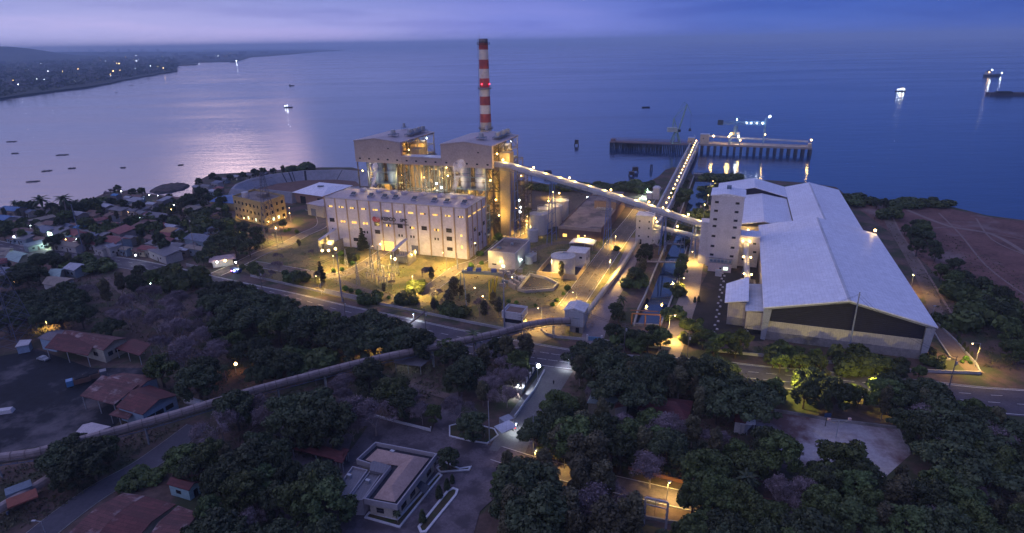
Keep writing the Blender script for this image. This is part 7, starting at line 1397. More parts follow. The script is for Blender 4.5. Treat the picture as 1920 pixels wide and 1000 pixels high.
def leaves(C_, Rr, n_, size, rng, flat=1.0, up=.25, hollow=.55):
    """many small leaf clumps spread through lobes (centres C_, radii Rr)"""
    C_ = np.array(C_); Rr = np.array(Rr); w_ = Rr ** 2; idx = rng.choice(len(C_), n_, p=w_ / w_.sum())
    d = rng.normal(size=(n_, 3)); d[:, 2] += up; d /= np.linalg.norm(d, axis=1)[:, None]; rad = hollow + (1.08 - hollow) * rng.random(n_) ** .5
    P = C_[idx] + d * (Rr[idx] * rad)[:, None] * np.array([1, 1, flat]); nrm = d + rng.normal(size=(n_, 3)) * .55; nrm /= np.linalg.norm(nrm, axis=1)[:, None]
    a = np.cross(nrm, rng.normal(size=(n_, 3))); a /= np.linalg.norm(a, axis=1)[:, None]; b = np.cross(nrm, a); s_ = size * (0.6 + .8 * rng.random(n_))[:, None]
    q = np.stack([P - a * s_ - b * s_ * .55, P + a * s_ * .3 - b * s_ * .8, P + a * s_ + b * s_ * .5, P - a * s_ * .4 + b * s_ * .75], 1).reshape(-1, 3)
    return q
def leafobj(name, q, mat, parent):
    n_ = len(q) // 4; me = bpy.data.meshes.new(name); me.vertices.add(len(q)); me.vertices.foreach_set('co', q.astype('f').ravel()); me.loops.add(4 * n_); me.loops.foreach_set('vertex_index', np.arange(4 * n_, dtype='i')); me.polygons.add(n_); me.polygons.foreach_set('loop_start', np.arange(0, 4 * n_, 4, dtype='i')); me.polygons.foreach_set('loop_total', np.full(n_, 4, dtype='i'))
    me.materials.append(mat); me.update(calc_edges=True); o = bpy.data.objects.new(name, me); COL.objects.link(o); o.parent = parent; return o
def limbs(mb, tips, h0, r0):
    for c in tips:
        c = Vector(c); j = Vector((c.x * .25, c.y * .25, h0 + (c.z - h0) * .35)); mb.bar((0, 0, h0 * .85), j, r0 * .5, 5, r0 * .32); mb.bar(j, c, r0 * .32, 5, r0 * .08)
PT = {}
def proto_tree(key, kind, seed):
    rng = np.random.default_rng(seed); rr = random.Random(seed); t = thing({'palm': 'palm_tree', 'bare': 'bare_tree', 'bush': 'round_bush', 'cone': 'conical_shrub', 'scrub': 'low_scrub', 'flat': 'rain_tree', 'tall': 'gum_tree', 'conifer': 'conifer', 'broad': 'dark_leafy_tree'}.get(kind, 'green_leafy_tree'), '-', 'tree', (0, 0, -500))
    mb = MB()
    if kind in ('broad', 'broadmid', 'broadbright'):   # unit: about 10 m tall, 10 m wide
        n_ = 30; C_ = []; Rr = []
        for i in range(n_): a = 2.4 * i + rr.random(); r_ = 3.7 * math.sqrt((i + .3) / n_); C_.append((r_ * math.cos(a), r_ * math.sin(a), 6.3 + 2.6 * (1 - (r_ / 4) ** 2) + rr.uniform(-1.4, 1.1))); Rr.append(rr.uniform(.6, 1.45))
        for i in range(9): a = i * .7 + rr.random(); C_.append((rr.uniform(2.4, 4.2) * math.cos(a), rr.uniform(2.4, 4.2) * math.sin(a), rr.uniform(3.6, 5.8))); Rr.append(rr.uniform(.7, 1.3))
        q = leaves(C_, Rr, 6000, .235, rng, .85, .25, .35); mb.bar((0, 0, -.2), (0.1, 0, 4.2), .34, 7, .24); limbs(mb, C_[::2], 4.2, .42); mat = {'broad': 'dark', 'broadmid': 'mid', 'broadbright': 'bright'}[kind]
    elif kind == 'flat':   # rain tree: wide layered crown, 9 m tall, 15 m wide
        C_ = []; Rr = []
        for i in range(44): a = 2.4 * i + rr.random() * .8; r_ = 6.6 * math.sqrt((i + .3) / 44); C_.append((r_ * math.cos(a), r_ * math.sin(a), 7.4 - .035 * r_ * r_ + rr.uniform(-.9, .9))); Rr.append(rr.uniform(.8, 1.7))
        q = leaves(C_, Rr, 9000, .235, rng, .6, .45, .4); mb.bar((0, 0, -.2), (0, .1, 3.2), .45, 7, .36); limbs(mb, C_[::2], 3.2, .6); mat = 'dark'
    elif kind == 'tall':   # loose eucalypt-like, 14 m tall, 6 m wide
        C_ = []; Rr = []
        for i in range(20): z = 4.5 + 9 * i / 20; a = 2.4 * i; r_ = (1.0 - abs(z - 8) / 11) * 2.6 * rr.uniform(.4, 1); C_.append((r_ * math.cos(a), r_ * math.sin(a), z)); Rr.append(rr.uniform(.8, 1.5))
        q = leaves(C_, Rr, 4200, .26, rng, 1.1, .1, .3); mb.bar((0, 0, -.2), (.3, .1, 12), .26, 6, .08); limbs(mb, C_[::2], 4.6, .26); mat = 'olive'
    elif kind == 'conifer':
        C_ = []; Rr = []
        for i in range(22): z = 1.6 + 10 * i / 22; r_ = (1 - z / 13) * 1.9; a = 2.4 * i; C_.append((r_ * math.cos(a) * .6, r_ * math.sin(a) * .6, z)); Rr.append(max(.35, r_ * .75))
        q = leaves(C_, Rr, 3200, .22, rng, .8, .1, .3); mb.bar((0, 0, -.2), (0, 0, 11), .2, 6, .05); mat = 'dark'
    elif kind == 'bush': q = leaves([(0, 0, 1.1), (.5, .3, .9), (-.5, .2, .9), (0, -.5, .9)], [.95, .7, .7, .7], 900, .17, rng, .9); mb.bar((0, 0, -.1), (0, 0, 1), .09); mat = 'bush'
    elif kind == 'scrub': q = leaves([(rr.uniform(-2, 2), rr.uniform(-2, 2), rr.uniform(.6, 1.8)) for _ in range(9)], [rr.uniform(.8, 1.4) for _ in range(9)], 2200, .26, rng, .8); mb.bar((0, 0, -.1), (0, 0, 1.2), .12); mat = 'mid'
    elif kind == 'cone': q = leaves([(0, 0, .7), (0, 0, 1.6), (0, 0, 2.4), (0, 0, 3.1)], [.8, .7, .5, .3], 900, .15, rng); mb.bar((0, 0, -.1), (0, 0, 2.5), .07); mat = 'dark'
    elif kind == 'palm':
        h_ = 8.0; mb.tube([(0, 0, -.2), (.2, 0, 3), (.25, .1, 5.5), (.2, .1, h_)], .17, 7); fm = []
        for k in range(18):
            a = k * 2.4; el_ = R(65 - 6.2 * k * .9); L_ = 3.0; pr_ = None
            for j in range(7):
                s_ = j / 6; r_ = L_ * s_ * math.cos(el_ * (1 - s_ * .3)); z = h_ + L_ * s_ * math.sin(el_) - 1.7 * s_ * s_ - .1; w_ = .42 * math.sin(math.pi * min(1, s_ * .85 + .15)) + .03
                c = np.array((.2 + r_ * math.cos(a), .1 + r_ * math.sin(a), z)); sd = np.array((-math.sin(a), math.cos(a), 0)) * w_; dn = np.array((0, 0, -w_ * .45))
                if pr_ is not None:
                    fm += [pr_[0], pr_[0] + pr_[1] + pr_[2], c + sd + dn, c, pr_[0], pr_[0] - pr_[1] + pr_[2], c - sd + dn, c]
                pr_ = (c, sd, dn)
        q = np.array(fm); mat = 'dark'
    elif kind == 'bare':
        tips = []
        def grow(p, d, L_, r_, lv, mbt):
            e = p + d * L_; mbt.bar(p, e, r_, 5 if lv < 2 else 3, r_ * .66)
            if lv >= 5: tips.append(e); return
            for k in range(3 if lv < 4 else 2):
                dd = (d + Vector((rr.gauss(0, .48), rr.gauss(0, .48), rr.gauss(.10, .25)))).normalized(); grow(e, dd, L_ * rr.uniform(.70, .86), r_ * .64, lv + 1, br if lv >= 1 else mbt)
        br = MB(); grow(Vector((0, 0, -.2)), Vector((.03, .02, 1)).normalized(), 2.9, .24, 0, mb)
        q = leaves([tuple(x) for x in tips], [.9] * len(tips), 5200, .13, rng, 1, 0, .0); mat = 'grey'
    tr = mb.build('trunk', m_barkp if kind in ('bare', 'palm', 'tall') else m_bark, t, local=True)
    if kind == 'bare': br.build('branches', m_barkp, t, local=True)
    leafobj('crown', q, LM[mat], t); scan(t); PT[key] = t
for key, kind, sd in (('b1', 'broad', 1), ('b2', 'broad', 2), ('b3', 'broadmid', 3), ('b4', 'broadmid', 4), ('b5', 'broadbright', 5), ('f1', 'flat', 6), ('f2', 'flat', 7), ('t1', 'tall', 8), ('t2', 'tall', 9), ('c1', 'conifer', 10), ('u1', 'bush', 11), ('s1', 'scrub', 12), ('s2', 'scrub', 13), ('k1', 'cone', 14), ('p1', 'palm', 15), ('p2', 'palm', 16), ('n1', 'bare', 17), ('n2', 'bare', 18)): proto_tree(key, kind, sd)
HT = {'b': 9.5, 'f': 8.6, 't': 14, 'c': 12, 'u': 2, 's': 2.4, 'k': 3.4, 'p': 9, 'n': 12}
LK = {'b1': 'dark broad', 'b2': 'dark rounded', 'b3': 'mid green', 'b4': 'lumpy green', 'b5': 'light green', 'f1': 'flat crowned', 'f2': 'flat crowned', 't1': 'tall olive', 't2': 'tall olive', 'c1': 'spiky', 'u1': 'clipped', 's1': 'low spreading', 's2': 'low spreading', 'k1': 'conical', 'p1': 'feathery', 'p2': 'feathery', 'n1': 'leafless', 'n2': 'leafless'}
CT_ = {'p': 'palm', 'u': 'bush', 's': 'shrub', 'k': 'shrub'}
used = set(); NT = [0]
def plant(items, where, group, zf=.6):
    """items: (u, v of crown centre, height m, key, optional width factor); labelled by kind and order from the left"""
    items = sorted(items, key=lambda q: q[0]); cnt = {}
    for it in items: cnt[LK[it[3]]] = cnt.get(LK[it[3]], 0) + 1
    seen = {}
    for it in items:
        u, v, h_, key = it[:4]; wf = it[4] if len(it) > 4 else 1.0; lk = LK[key]; k = seen.get(lk, 0); seen[lk] = k + 1
        zc_ = h_ * {'p': .85, 't': .6, 'c': .5, 'u': .5, 's': .4, 'k': .5}.get(key[0], .68); p = G(u, v, zc_); p.z = 0; s_ = h_ / HT[key[0]]
        kind = CT_.get(key[0], 'tree'); lab = '%s %s, %s, %s' % (lk, kind, 'only one' if cnt[lk] == 1 else '%s from left' % ordw(k), where)
        src = PT[key]
        if key in used: dup(src, p, rnd.uniform(0, 6.28), lab, group, (s_ * wf, s_ * wf, s_), kind)
        else: used.add(key); src.location = p; src.rotation_euler = (0, 0, rnd.uniform(0, 6.28)); src.scale = (s_ * wf, s_ * wf, s_); tag(src, lab, kind, group)
        NT[0] += 1
def inside(x, y, P):
    c = False; n_ = len(P)
    for i in range(n_):
        x1, y1 = P[i]; x2, y2 = P[(i + 1) % n_]
        if (y1 > y) != (y2 > y) and x < (x2 - x1) * (y - y1) / (y2 - y1) + x1: c = not c
    return c
CLEAR = [[(1150, 872), (1300, 885), (1285, 985), (1190, 975)], [(1400, 695), (1510, 695), (1510, 810), (1400, 810)], [(1575, 705), (1660, 705), (1660, 785), (1575, 785)], [(1420, 750), (1700, 790), (1715, 860), (1640, 880), (1470, 880), (1405, 860)]]
def scatter(poly, n_, hs, keys, gap, seed, avoid=()):
    rr = random.Random(seed); o = []; W_ = []; xs = [p[0] for p in poly]; ys = [p[1] for p in poly]; tr = 0
    while len(o) < n_ and tr < 6000:
        tr += 1; u, v = rr.uniform(min(xs), max(xs)), rr.uniform(min(ys), max(ys))
        if not inside(u, v, poly): continue
        if any(abs(u - a) < c_ and abs(v - b) < d_ for a, b, c_, d_ in avoid): continue
        h_ = rr.uniform(*hs); q = G(u, v, h_ * .6)
        if any((q - z).length < gap for z in W_): continue
        if any(inside(u, v, z) for z in CLEAR): continue
        W_.append(q); o.append((u, v, h_, rr.choice(keys), rr.uniform(.8, 1.28)))
    return o
hav = [(h[0], h[1], h[2] * .95, 6.5) for h in HS]
plant(scatter([(-5, 396), (70, 392), (165, 388), (205, 375), (330, 376), (370, 372), (425, 345), (430, 400), (400, 440), (340, 462), (230, 462), (60, 455), (-5, 440)], 72, (5, 8.5), ['b1', 'b2', 'b3', 's1', 'b1', 't1'], 6.5, 5, hav), 'among the village houses', 'trees among the village houses')
plant([(60, 386, 8, 'b1', 1.2), (95, 389, 7, 'b2', 1.3), (128, 386, 8, 'b1', 1.2), (150, 388, 8, 'b2', 1.2), (40, 384, 6, 'b3', 1.1), (172, 384, 6, 's1', 1.2), (205, 357, 7, 'n1'), (220, 355, 7.5, 'b1', .8), (248, 360, 6, 'b2'), (265, 358, 6, 'b3'), (318, 369, 5, 'b1'), (350, 374, 9, 'b1', 1.1), (366, 372, 8, 'b2', 1.1), (340, 381, 7, 'b1')], 'on the village seafront', 'trees on the village seafront')
plant([(76, 374, 15, 'p1', 1.3), (118, 372, 15, 'p2', 1.3), (142, 379, 10, 'p1', 1.1), (27, 380, 9, 'p2', 1.1)], 'standing against the pale sea', 'seafront palms')
plant([(398, 331, 7, 'b1'), (372, 340, 6, 'b2'), (410, 337, 6, 'b1'), (432, 333, 6, 'b2'), (455, 328, 6, 'b1'), (478, 324, 8, 'b1'), (492, 321, 7, 'b3'), (512, 321, 6, 'b2'), (530, 318, 8, 't1', 1.2), (548, 318, 6, 'b1'), (570, 316, 6, 's1', 1.6), (585, 314, 7, 'b2'), (380, 362, 8, 'b1', 1.1), (372, 358, 7, 'b2'), (390, 372, 7, 'b1', 1.2), (415, 378, 8, 'b2'), (408, 366, 6, 'b3')], 'on the shore left of the ash basin', 'trees left of the ash basin')
plant([(398, 412, 7, 'n1'), (412, 425, 8, 'b1', 1.1), (455, 428, 8, 'b2', 1.1), (480, 436, 8, 'b1', 1.1), (408, 456, 10, 'b1', 1.3), (440, 458, 10, 'b2', 1.3), (466, 462, 9, 'b1', 1.2), (425, 445, 9, 'b3', 1.2), (396, 470, 8, 'b2', 1.2), (380, 482, 7, 'b1', 1.2), (455, 443, 6, 'b5'), (432, 432, 6, 'b5'), (485, 450, 7, 'b1'), (500, 432, 5, 't1'), (530, 418, 5, 'b5'), (388, 400, 6, 'b2', 1.2), (372, 425, 6, 'n2'), (400, 430, 6, 'n1')], 'in the grove left of the yellow brown block', 'grove left of the yellow brown block')
tgl = thing('garden_lamp', 'left yellow garden lamp glowing in the grove by the entrance', 'lamp', G(433, 436)); bulb(tgl, Gz(433, 436, 2.0), .5, EM('yellow green lamp', (1, .85, .12), 12), 900, (1, .8, .15))
tgl = thing('garden_lamp', 'right yellow garden lamp glowing in the grove by the entrance', 'lamp', G(451, 436)); bulb(tgl, Gz(451, 436, 2.0), .45, EM('yellow green lamp', (1, .85, .12), 12), 900, (1, .8, .15))
plant([(72, 488, 8, 'b1', 1.2), (92, 485, 8, 'b2', 1.2), (110, 490, 7, 'b1', 1.2), (128, 487, 8, 't1', 1.2), (145, 492, 6, 'b2', 1.2), (160, 492, 5, 's1', 1.4), (35, 508, 8, 'b1', 1.3), (48, 518, 8, 'b2', 1.3), (70, 512, 8, 'b1', 1.2), (20, 525, 8, 'b1', 1.3), (185, 500, 5, 's2', 1.3), (55, 500, 6, 'b3', 1.2)], 'in the dark row just below the highway at left', 'dark trees below the highway at left')
plant([(30, 560, 10, 'f1', 1.0), (75, 565, 11, 'f2', 1.0), (110, 590, 11, 'f1', 1.0), (50, 590, 10, 'f2', .9), (140, 560, 9, 'b1', 1.2), (205, 612, 8, 'f1', .8), (10, 600, 9, 'b2', 1.2), (165, 540, 9, 'n1', 1.1), (125, 545, 9, 'b1'), (150, 590, 9, 'f2', .8)], 'between the tan gabled house and the dark yard', 'trees beside the dark yard')
plant([(u, v, h_, k) for u, v, h_, k in ((195, 545, 12, 't1'), (225, 528, 11, 't2'), (248, 560, 12, 'n1'), (280, 545, 12, 'n2'), (305, 570, 13, 'n1'), (335, 555, 13, 'n2'), (290, 600, 12, 'n1'), (330, 610, 13, 'n2'), (365, 590, 12, 'n1'), (255, 530, 9, 'b1'), (285, 520, 8, 'b3'), (360, 530, 8, 's1'), (345, 520, 7, 'b1'), (380, 550, 9, 'n2'), (215, 590, 10, 'n2'), (260, 510, 7, 'b2'), (310, 515, 6, 's2'), (240, 590, 11, 'n2'), (385, 620, 11, 'n1'), (320, 585, 12, 'n2'), (350, 640, 12, 'n1'), (300, 640, 10, 'n2'))], 'in the purplish leafless wood', 'the leafless wood')
in_row = 'in big row along the highway'
plant([(418, 548, 12, 'f1', 1.0), (455, 562, 12, 'f2', 1.0), (495, 575, 12, 'f1', 1.0), (440, 590, 12, 'b1', 1.3), (475, 605, 12, 'b2', 1.3), (520, 610, 12, 'b4', 1.2), (555, 600, 12, 'f2', .9), (590, 600, 11, 'b2', 1.3), (565, 625, 11, 'b1', 1.2), (620, 610, 11, 'b3', 1.2), (650, 625, 12, 'f1', 1.1), (690, 612, 12, 'f2', 1.1), (725, 625, 11, 'f1', 1.0), (700, 645, 11, 'b1', 1.3), (752, 640, 11, 'b2', 1.3), (785, 645, 11, 'b1', 1.2), (660, 650, 10, 'b2', 1.2), (400, 575, 11, 'b2', 1.3), (420, 615, 10, 'b1', 1.2), (535, 580, 10, 'b1', 1.2)], in_row, 'big roadside trees')
plant([(300, 690, 10, 'b4', 1.2), (370, 715, 11, 'b1', 1.2), (345, 670, 13, 'n1', 1.2), (400, 655, 12, 'n2', 1.1), (470, 655, 10, 'f1', .8), (505, 675, 10, 'b2', 1.2), (540, 685, 9, 'b1', 1.1), (440, 640, 9, 'b4'), (420, 690, 6, 'p1'), (488, 700, 8, 'f2', .7), (380, 690, 9, 'b1', 1.1), (565, 690, 7, 's1', 1.3), (590, 700, 6, 'n2')], 'between the leafless wood and the near conveyor', 'trees behind the near conveyor')
plant([(470, 755, 10, 'n2', 1.2), (505, 770, 10, 'n1', 1.1), (440, 765, 11, 'b1', 1.1), (410, 780, 12, 'n1', 1.1), (540, 778, 12, 'b2', 1.2), (585, 775, 13, 'b1', 1.3), (620, 790, 12, 'b2', 1.2), (560, 810, 9, 'b1', 1.1), (665, 760, 13, 'n2', 1.2), (700, 770, 12, 'n1', 1.1), (645, 715, 11, 'n2', 1.0), (690, 700, 10, 'b2', 1.1), (735, 735, 10, 'b3', 1.2), (755, 755, 9, 'b1', 1.1), (790, 765, 8, 'n1'), (812, 775, 6, 'b3', .9), (855, 760, 9, 'n1', 1.1), (775, 740, 7, 'n2'), (630, 740, 10, 'n1'), (660, 800, 7, 'n2')], 'between the near conveyor and the office forecourt', 'trees behind the office forecourt')
plant([(835, 655, 8, 'b3', 1.1), (852, 665, 9, 'b2', 1.1), (880, 690, 9, 'b1', 1.2), (905, 670, 10, 't1', 1.3), (888, 628, 9, 'p1', 1.2), (860, 710, 9, 'b1', 1.1), (950, 650, 10, 't2', 1.4), (985, 650, 11, 't1', 1.3), (935, 680, 10, 'n1', 1.1), (965, 700, 10, 'n2', 1.1), (920, 715, 9, 'n2', 1.1), (950, 730, 9, 'n1', 1.1), (905, 735, 8, 't1', 1.2), (970, 680, 9, 'b4', 1.1), (930, 650, 7, 'b2')], 'between the near conveyor and the driveway', 'trees left of the driveway')
plant([(885, 797, 7.5, 'b1', 1.25), (908, 808, 3, 'p2', .9), (841, 858, 5.5, 'b1', 1.1), (792, 968, 3.6, 'k1'), (823, 922, 3.8, 'k1'), (838, 908, 3.4, 'k1'), (848, 898, 2.6, 'k1'), (744, 962, 3.4, 'p1', 1.0), (936, 930, 6, 'p2', 1.2), (952, 862, 6, 't2', 1.5), (975, 890, 9, 't1', 1.3), (940, 905, 6, 'b4')], 'in the beds around the foreground office', 'trees around the office')
plant([(140, 840, 8, 'b1', 1.2), (110, 862, 9, 'b2', 1.2), (170, 858, 10, 'b1', 1.2), (195, 840, 7, 'b3', 1.1), (130, 885, 8, 'b1', 1.2), (345, 862, 8, 'b3', 1.2), (372, 872, 8, 'b1', 1.2), (268, 900, 2.6, 's1', 1.5), (250, 905, 2.2, 's2', 1.4), (385, 840, 9, 'n2', 1.1), (330, 858, 6, 'b1')], 'around the yard road in the lower left', 'trees around the yard road')
plant(scatter([(385, 855), (460, 820), (520, 850), (570, 880), (612, 900), (630, 1000), (600, 1040), (370, 1040), (380, 950), (400, 890)], 20, (8, 12), ['b1', 'b2', 'b3', 't1', 'b4', 'n1', 'b5'], 5.2, 9), 'in the dense wood left of the office', 'wood left of the office')
plant(scatter([(1065, 690), (1130, 665), (1200, 672), (1330, 690), (1410, 720), (1430, 760), (1360, 770), (1280, 745), (1190, 735), (1100, 720)], 27, (8, 12), ['b1', 'b2', 'b3', 'b1', 'f1', 't1', 't2', 'n1'], 5.2, 31), 'between the highway and the hidden red roofs', 'grove right of the driveway')
plant(scatter([(1005, 780), (1040, 740), (1095, 760), (1170, 785), (1300, 800), (1365, 805), (1415, 860), (1440, 905), (1330, 895), (1180, 860), (1060, 840), (1010, 830)], 28, (7.5, 11.5), ['b3', 'b1', 'b4', 't1', 'b2', 't2', 'n2', 'b5', 'p1'], 4.8, 33), 'in the wood above the estate road', 'wood above the estate road')
plant(scatter([(950, 950), (1000, 880), (1080, 900), (1180, 935), (1190, 1010), (1100, 1040), (940, 1040)], 16, (11, 15), ['t1', 't2', 't1', 'n1', 'b2'], 4.4, 35), 'in the tall loose trees at the bottom centre', 'tall trees at the bottom centre')
plant([(1045, 830, 11, 't1', 1.3), (1080, 850, 12, 't2', 1.3), (1120, 850, 13, 't1', 1.3), (1090, 890, 12, 't1', 1.2), (1130, 900, 12, 't2', 1.2), (1020, 868, 9, 't2', 1.2)], 'in the loose screen hiding the estate road', 'screen along the estate road')
plant(scatter([(1265, 900), (1340, 920), (1430, 950), (1560, 1000), (1500, 1040), (1250, 1040), (1290, 960)], 13, (8.5, 11), ['b3', 'b1', 'b4', 'b5', 'b1'], 4.8, 37), 'at the bottom right of the portal frame', 'trees right of the portal frame')
plant(scatter([(1440, 915), (1500, 905), (1580, 890), (1640, 900), (1740, 895), (1850, 920), (1930, 960), (1930, 1040), (1640, 1000), (1500, 950)], 24, (8, 12), ['b1', 'b4', 'b2', 'b3', 'n1', 't1', 'b5'], 5.0, 39), 'in the wood below the sports court', 'wood below the court')
plant([(1585, 862, 11, 'b4', 1.2), (1545, 900, 9, 'b3', 1.1), (1460, 850, 11, 'b3', 1.1), (1615, 895, 9, 'b1', 1.1), (1440, 830, 9, 'b1')], 'overlapping the near edge of the court', 'trees at the court edge')
plant(scatter([(1430, 700), (1520, 705), (1640, 715), (1735, 735), (1735, 762), (1600, 744), (1440, 730)], 22, (7.5, 11), ['b1', 'b3', 'b2', 't1', 'b1'], 4.6, 41), 'between the court and the highway', 'row between court and highway')
plant(scatter([(1705, 790), (1750, 745), (1830, 760), (1900, 800), (1930, 850), (1930, 890), (1860, 880), (1770, 850)], 20, (8, 12), ['b1', 'b4', 'b2', 't1', 'f1', 'n2'], 5.0, 43), 'right of the court', 'wood right of the court')
plant(scatter([(1432, 655), (1480, 655), (1600, 668), (1735, 688), (1735, 700), (1600, 690), (1440, 676)], 24, (3.5, 6.5), ['b1', 'b3', 's1', 'b2', 'b4'], 3.2, 45), 'on the verge in front of the warehouse gable', 'verge in front of the warehouse')
plant(scatter([(1672, 402), (1700, 400), (1755, 445), (1790, 490), (1860, 530), (1930, 585), (1930, 680), (1870, 640), (1835, 590), (1785, 530), (1725, 475), (1700, 435)], 27, (5.5, 9.0), ['b1', 'b2', 'b3', 'b1', 's1'], 6.2, 47), 'in the dark band across the red earth field', 'dark band across the field')
plant([(1600, 378, 5, 's1', 1.6), (1610, 376, 5, 's2', 1.8), (1645, 380, 6, 'b1'), (1658, 379, 6, 'b2'), (1700, 381, 4, 's1', 1.8), (1730, 380, 4, 's2', 1.8), (1755, 381, 4, 's1', 1.8), (1715, 382, 4, 's2', 1.8), (1680, 383, 4, 's1', 1.6)], 'on the shore right of the sheds', 'shore scrub right of the sheds')
plant([(679, 448, 13, 'c1', 1.5), (601, 508, 10, 'c1', 1.4), (596, 522, 8, 't1'), (803, 505, 7, 'n1'), (808, 512, 7, 't1'), (850, 538, 10, 't1', 1.3), (842, 556, 8, 't2', 1.3), (898, 568, 8, 'n1'), (908, 578, 8, 't1'), (935, 572, 8, 't1', 1.2), (925, 560, 7, 't2', 1.2), (812, 570, 6, 't1'), (760, 560, 4, 's1'), (585, 470, 4, 'n1'), (560, 455, 5, 't2'), (650, 485, 4, 's1'), (720, 540, 5, 't1'), (735, 528, 4, 'n2'), (780, 540, 4, 's2'), (820, 545, 5, 'n1'), (690, 560, 4, 's1'), (748, 558, 4, 'n2'), (1053, 505, 9, 't1', .8), (505, 510, 6, 'n1'), (520, 495, 7, 'n2'), (540, 520, 4, 's1'), (562, 524, 4, 's2'), (470, 505, 4, 's1'), (488, 512, 4, 'b3'), (615, 400, 5, 'n1') if False else (860, 585, 4, 's2'), (878, 560, 5, 't2'), (830, 580, 4, 's1'), (948, 585, 6, 't1'), (865, 545, 6, 't2'), (520, 478, 5, 'n1')], 'on the dry plant lawns', 'trees on the plant lawns')
plant([(453, 503, 2.0, 'u1'), (647, 541, 2.4, 'u1'), (658, 545, 2.0, 'u1'), (672, 548, 2.6, 'u1'), (713, 553, 2.6, 'u1'), (729, 558, 1.6, 'u1'), (639, 476, 2.6, 'u1'), (660, 493, 2.2, 'u1'), (641, 505, 2, 'u1'), (625, 507, 2, 'u1'), (883, 498, 2.6, 'u1'), (903, 493, 2.0, 'u1'), (897, 476, 2.6, 'u1'), (902, 476, 2.4, 'u1'), (935, 445, 4.5, 'u1'), (1064, 540, 2.6, 'u1'), (954, 565, 1.6, 'u1'), (968, 567, 1.6, 'u1'), (1004, 573, 1.4, 'u1'), (1036, 571, 1.8, 'u1'), (1044, 563, 1.8, 'u1'), (1056, 551, 1.5, 'u1'), (1156, 466, 3.0, 'u1'), (542, 431, 2.0, 'u1'), (556, 434, 2.2, 'u1'), (535, 433, 1.8, 'u1')], 'dotted over the lit lawns', 'clipped bushes on the lawns')
plant([(1284, 350, 5, 'b1', .8), (1279, 362, 4.5, 's1', 1.2), (1288, 342, 5, 'b2', .8), (1275, 372, 4.5, 's2', 1.2), (1270, 384, 5, 'b1', .8), (1264, 396, 5, 'b2', .8), (1257, 408, 5.5, 'b3', .9), (1249, 424, 6, 'b1', .9), (1240, 440, 6, 'b2', .9), (1228, 460, 6, 'n1'), (1208, 478, 8, 'b1'), (1205, 498, 8, 't1', 1.2), (1192, 515, 8, 'b2'), (1198, 532, 5, 's1'), (1236, 449, 5, 's2'), (1213, 468, 7, 'b1'), (1185, 350, 5, 's1', 2.0), (1200, 348, 5, 's2', 2), (1220, 345, 6, 'b1', 1.2), (1212, 358, 5, 'b5'), (1167, 560, 7, 'p1', 1.1), (1155, 580, 6, 'b1', 1.1), (1160, 590, 6, 'b2', .9)], 'along the left bank of the canal', 'trees on the left canal bank')
plant([(1345, 338, 6, 's1', 1.8), (1360, 336, 6, 's2', 1.8), (1378, 340, 6, 'b1', 1.2), (1345, 350, 6, 'b2'), (1332, 360, 5, 's1', 1.4), (1325, 372, 5, 'b5'), (1322, 388, 5, 'b3'), (1310, 405, 5, 's2', 1.3), (1302, 425, 5, 's1', 1.3), (1290, 455, 5, 'b2'), (1280, 485, 6, 'b5', .9), (1278, 500, 7, 'b4', .9), (1273, 512, 6, 'b1', .9), (1265, 545, 4, 's1'), (1310, 560, 2.6, 'k1'), (1303, 562, 2.6, 'k1'), (1262, 590, 4, 's2'), (1296, 608, 3.5, 's1'), (1290, 635, 3, 's2')], 'along the right bank of the canal', 'trees on the right canal bank')
plant([(1150, 620, 6, 'b1', 1.2), (1172, 628, 6, 'b2', 1.2), (1195, 632, 6, 'b1', 1.2), (1215, 638, 7, 'b4', 1.1), (1240, 632, 7, 'b3', 1.1), (1225, 622, 6, 'b1'), (1320, 632, 7, 'b3', 1.1), (1345, 640, 7, 'b4', 1.1), (1368, 640, 7, 'b3', 1.1), (1390, 636, 8, 'b4', 1.0), (1335, 655, 6, 'b1'), (1450, 655, 5, 'b1'), (1465, 648, 5, 'b3'), (1180, 645, 5, 's1'), (1380, 655, 5, 'b1')], 'around the foot of the canal road', 'bushes at the foot of the canal road')
plant([(1800, 640, 2.6, 'k1'), (1808, 648, 2.6, 'k1'), (1814, 656, 2.6, 'k1'), (1798, 632, 2.4, 'k1'), (1822, 664, 2.2, 'k1'), (1812, 672, 1.6, 'u1'), (1804, 678, 1.2, 'u1'), (1820, 680, 1.2, 'u1'), (1790, 622, 2.6, 'b3'), (1780, 610, 3, 's1'), (1765, 600, 3, 's2'), (1755, 680, 3, 'k1'), (1765, 685, 3, 'k1'), (1748, 676, 3, 's1'), (1745, 660, 4, 'b1')], 'in the lamplit corner right of the warehouse', 'shrubs right of the warehouse')
plant([(1450, 730, 8, 'b5', 1.0), (1612, 742, 6.5, 'b5', .9), (1597, 734, 6, 'b5', .9), (930, 700, 5, 'b5') if False else (1446, 736, 4.5, 'b5', 1.1)], 'glowing around the hidden lamps', 'lamplit trees')
plant([(1100, 350, 5, 's1', 1.8), (1118, 348, 5, 'b1', 1.3), (1060, 352, 4, 's2', 1.6), (1020, 352, 4, 's1', 1.6), (1150, 354, 4, 's2', 2.0), (1135, 352, 4, 's1', 1.8), (1000, 350, 4, 's2', 1.5), (990, 395, 5, 'b3')], 'on the shore behind the tanks', 'scrub behind the tanks')
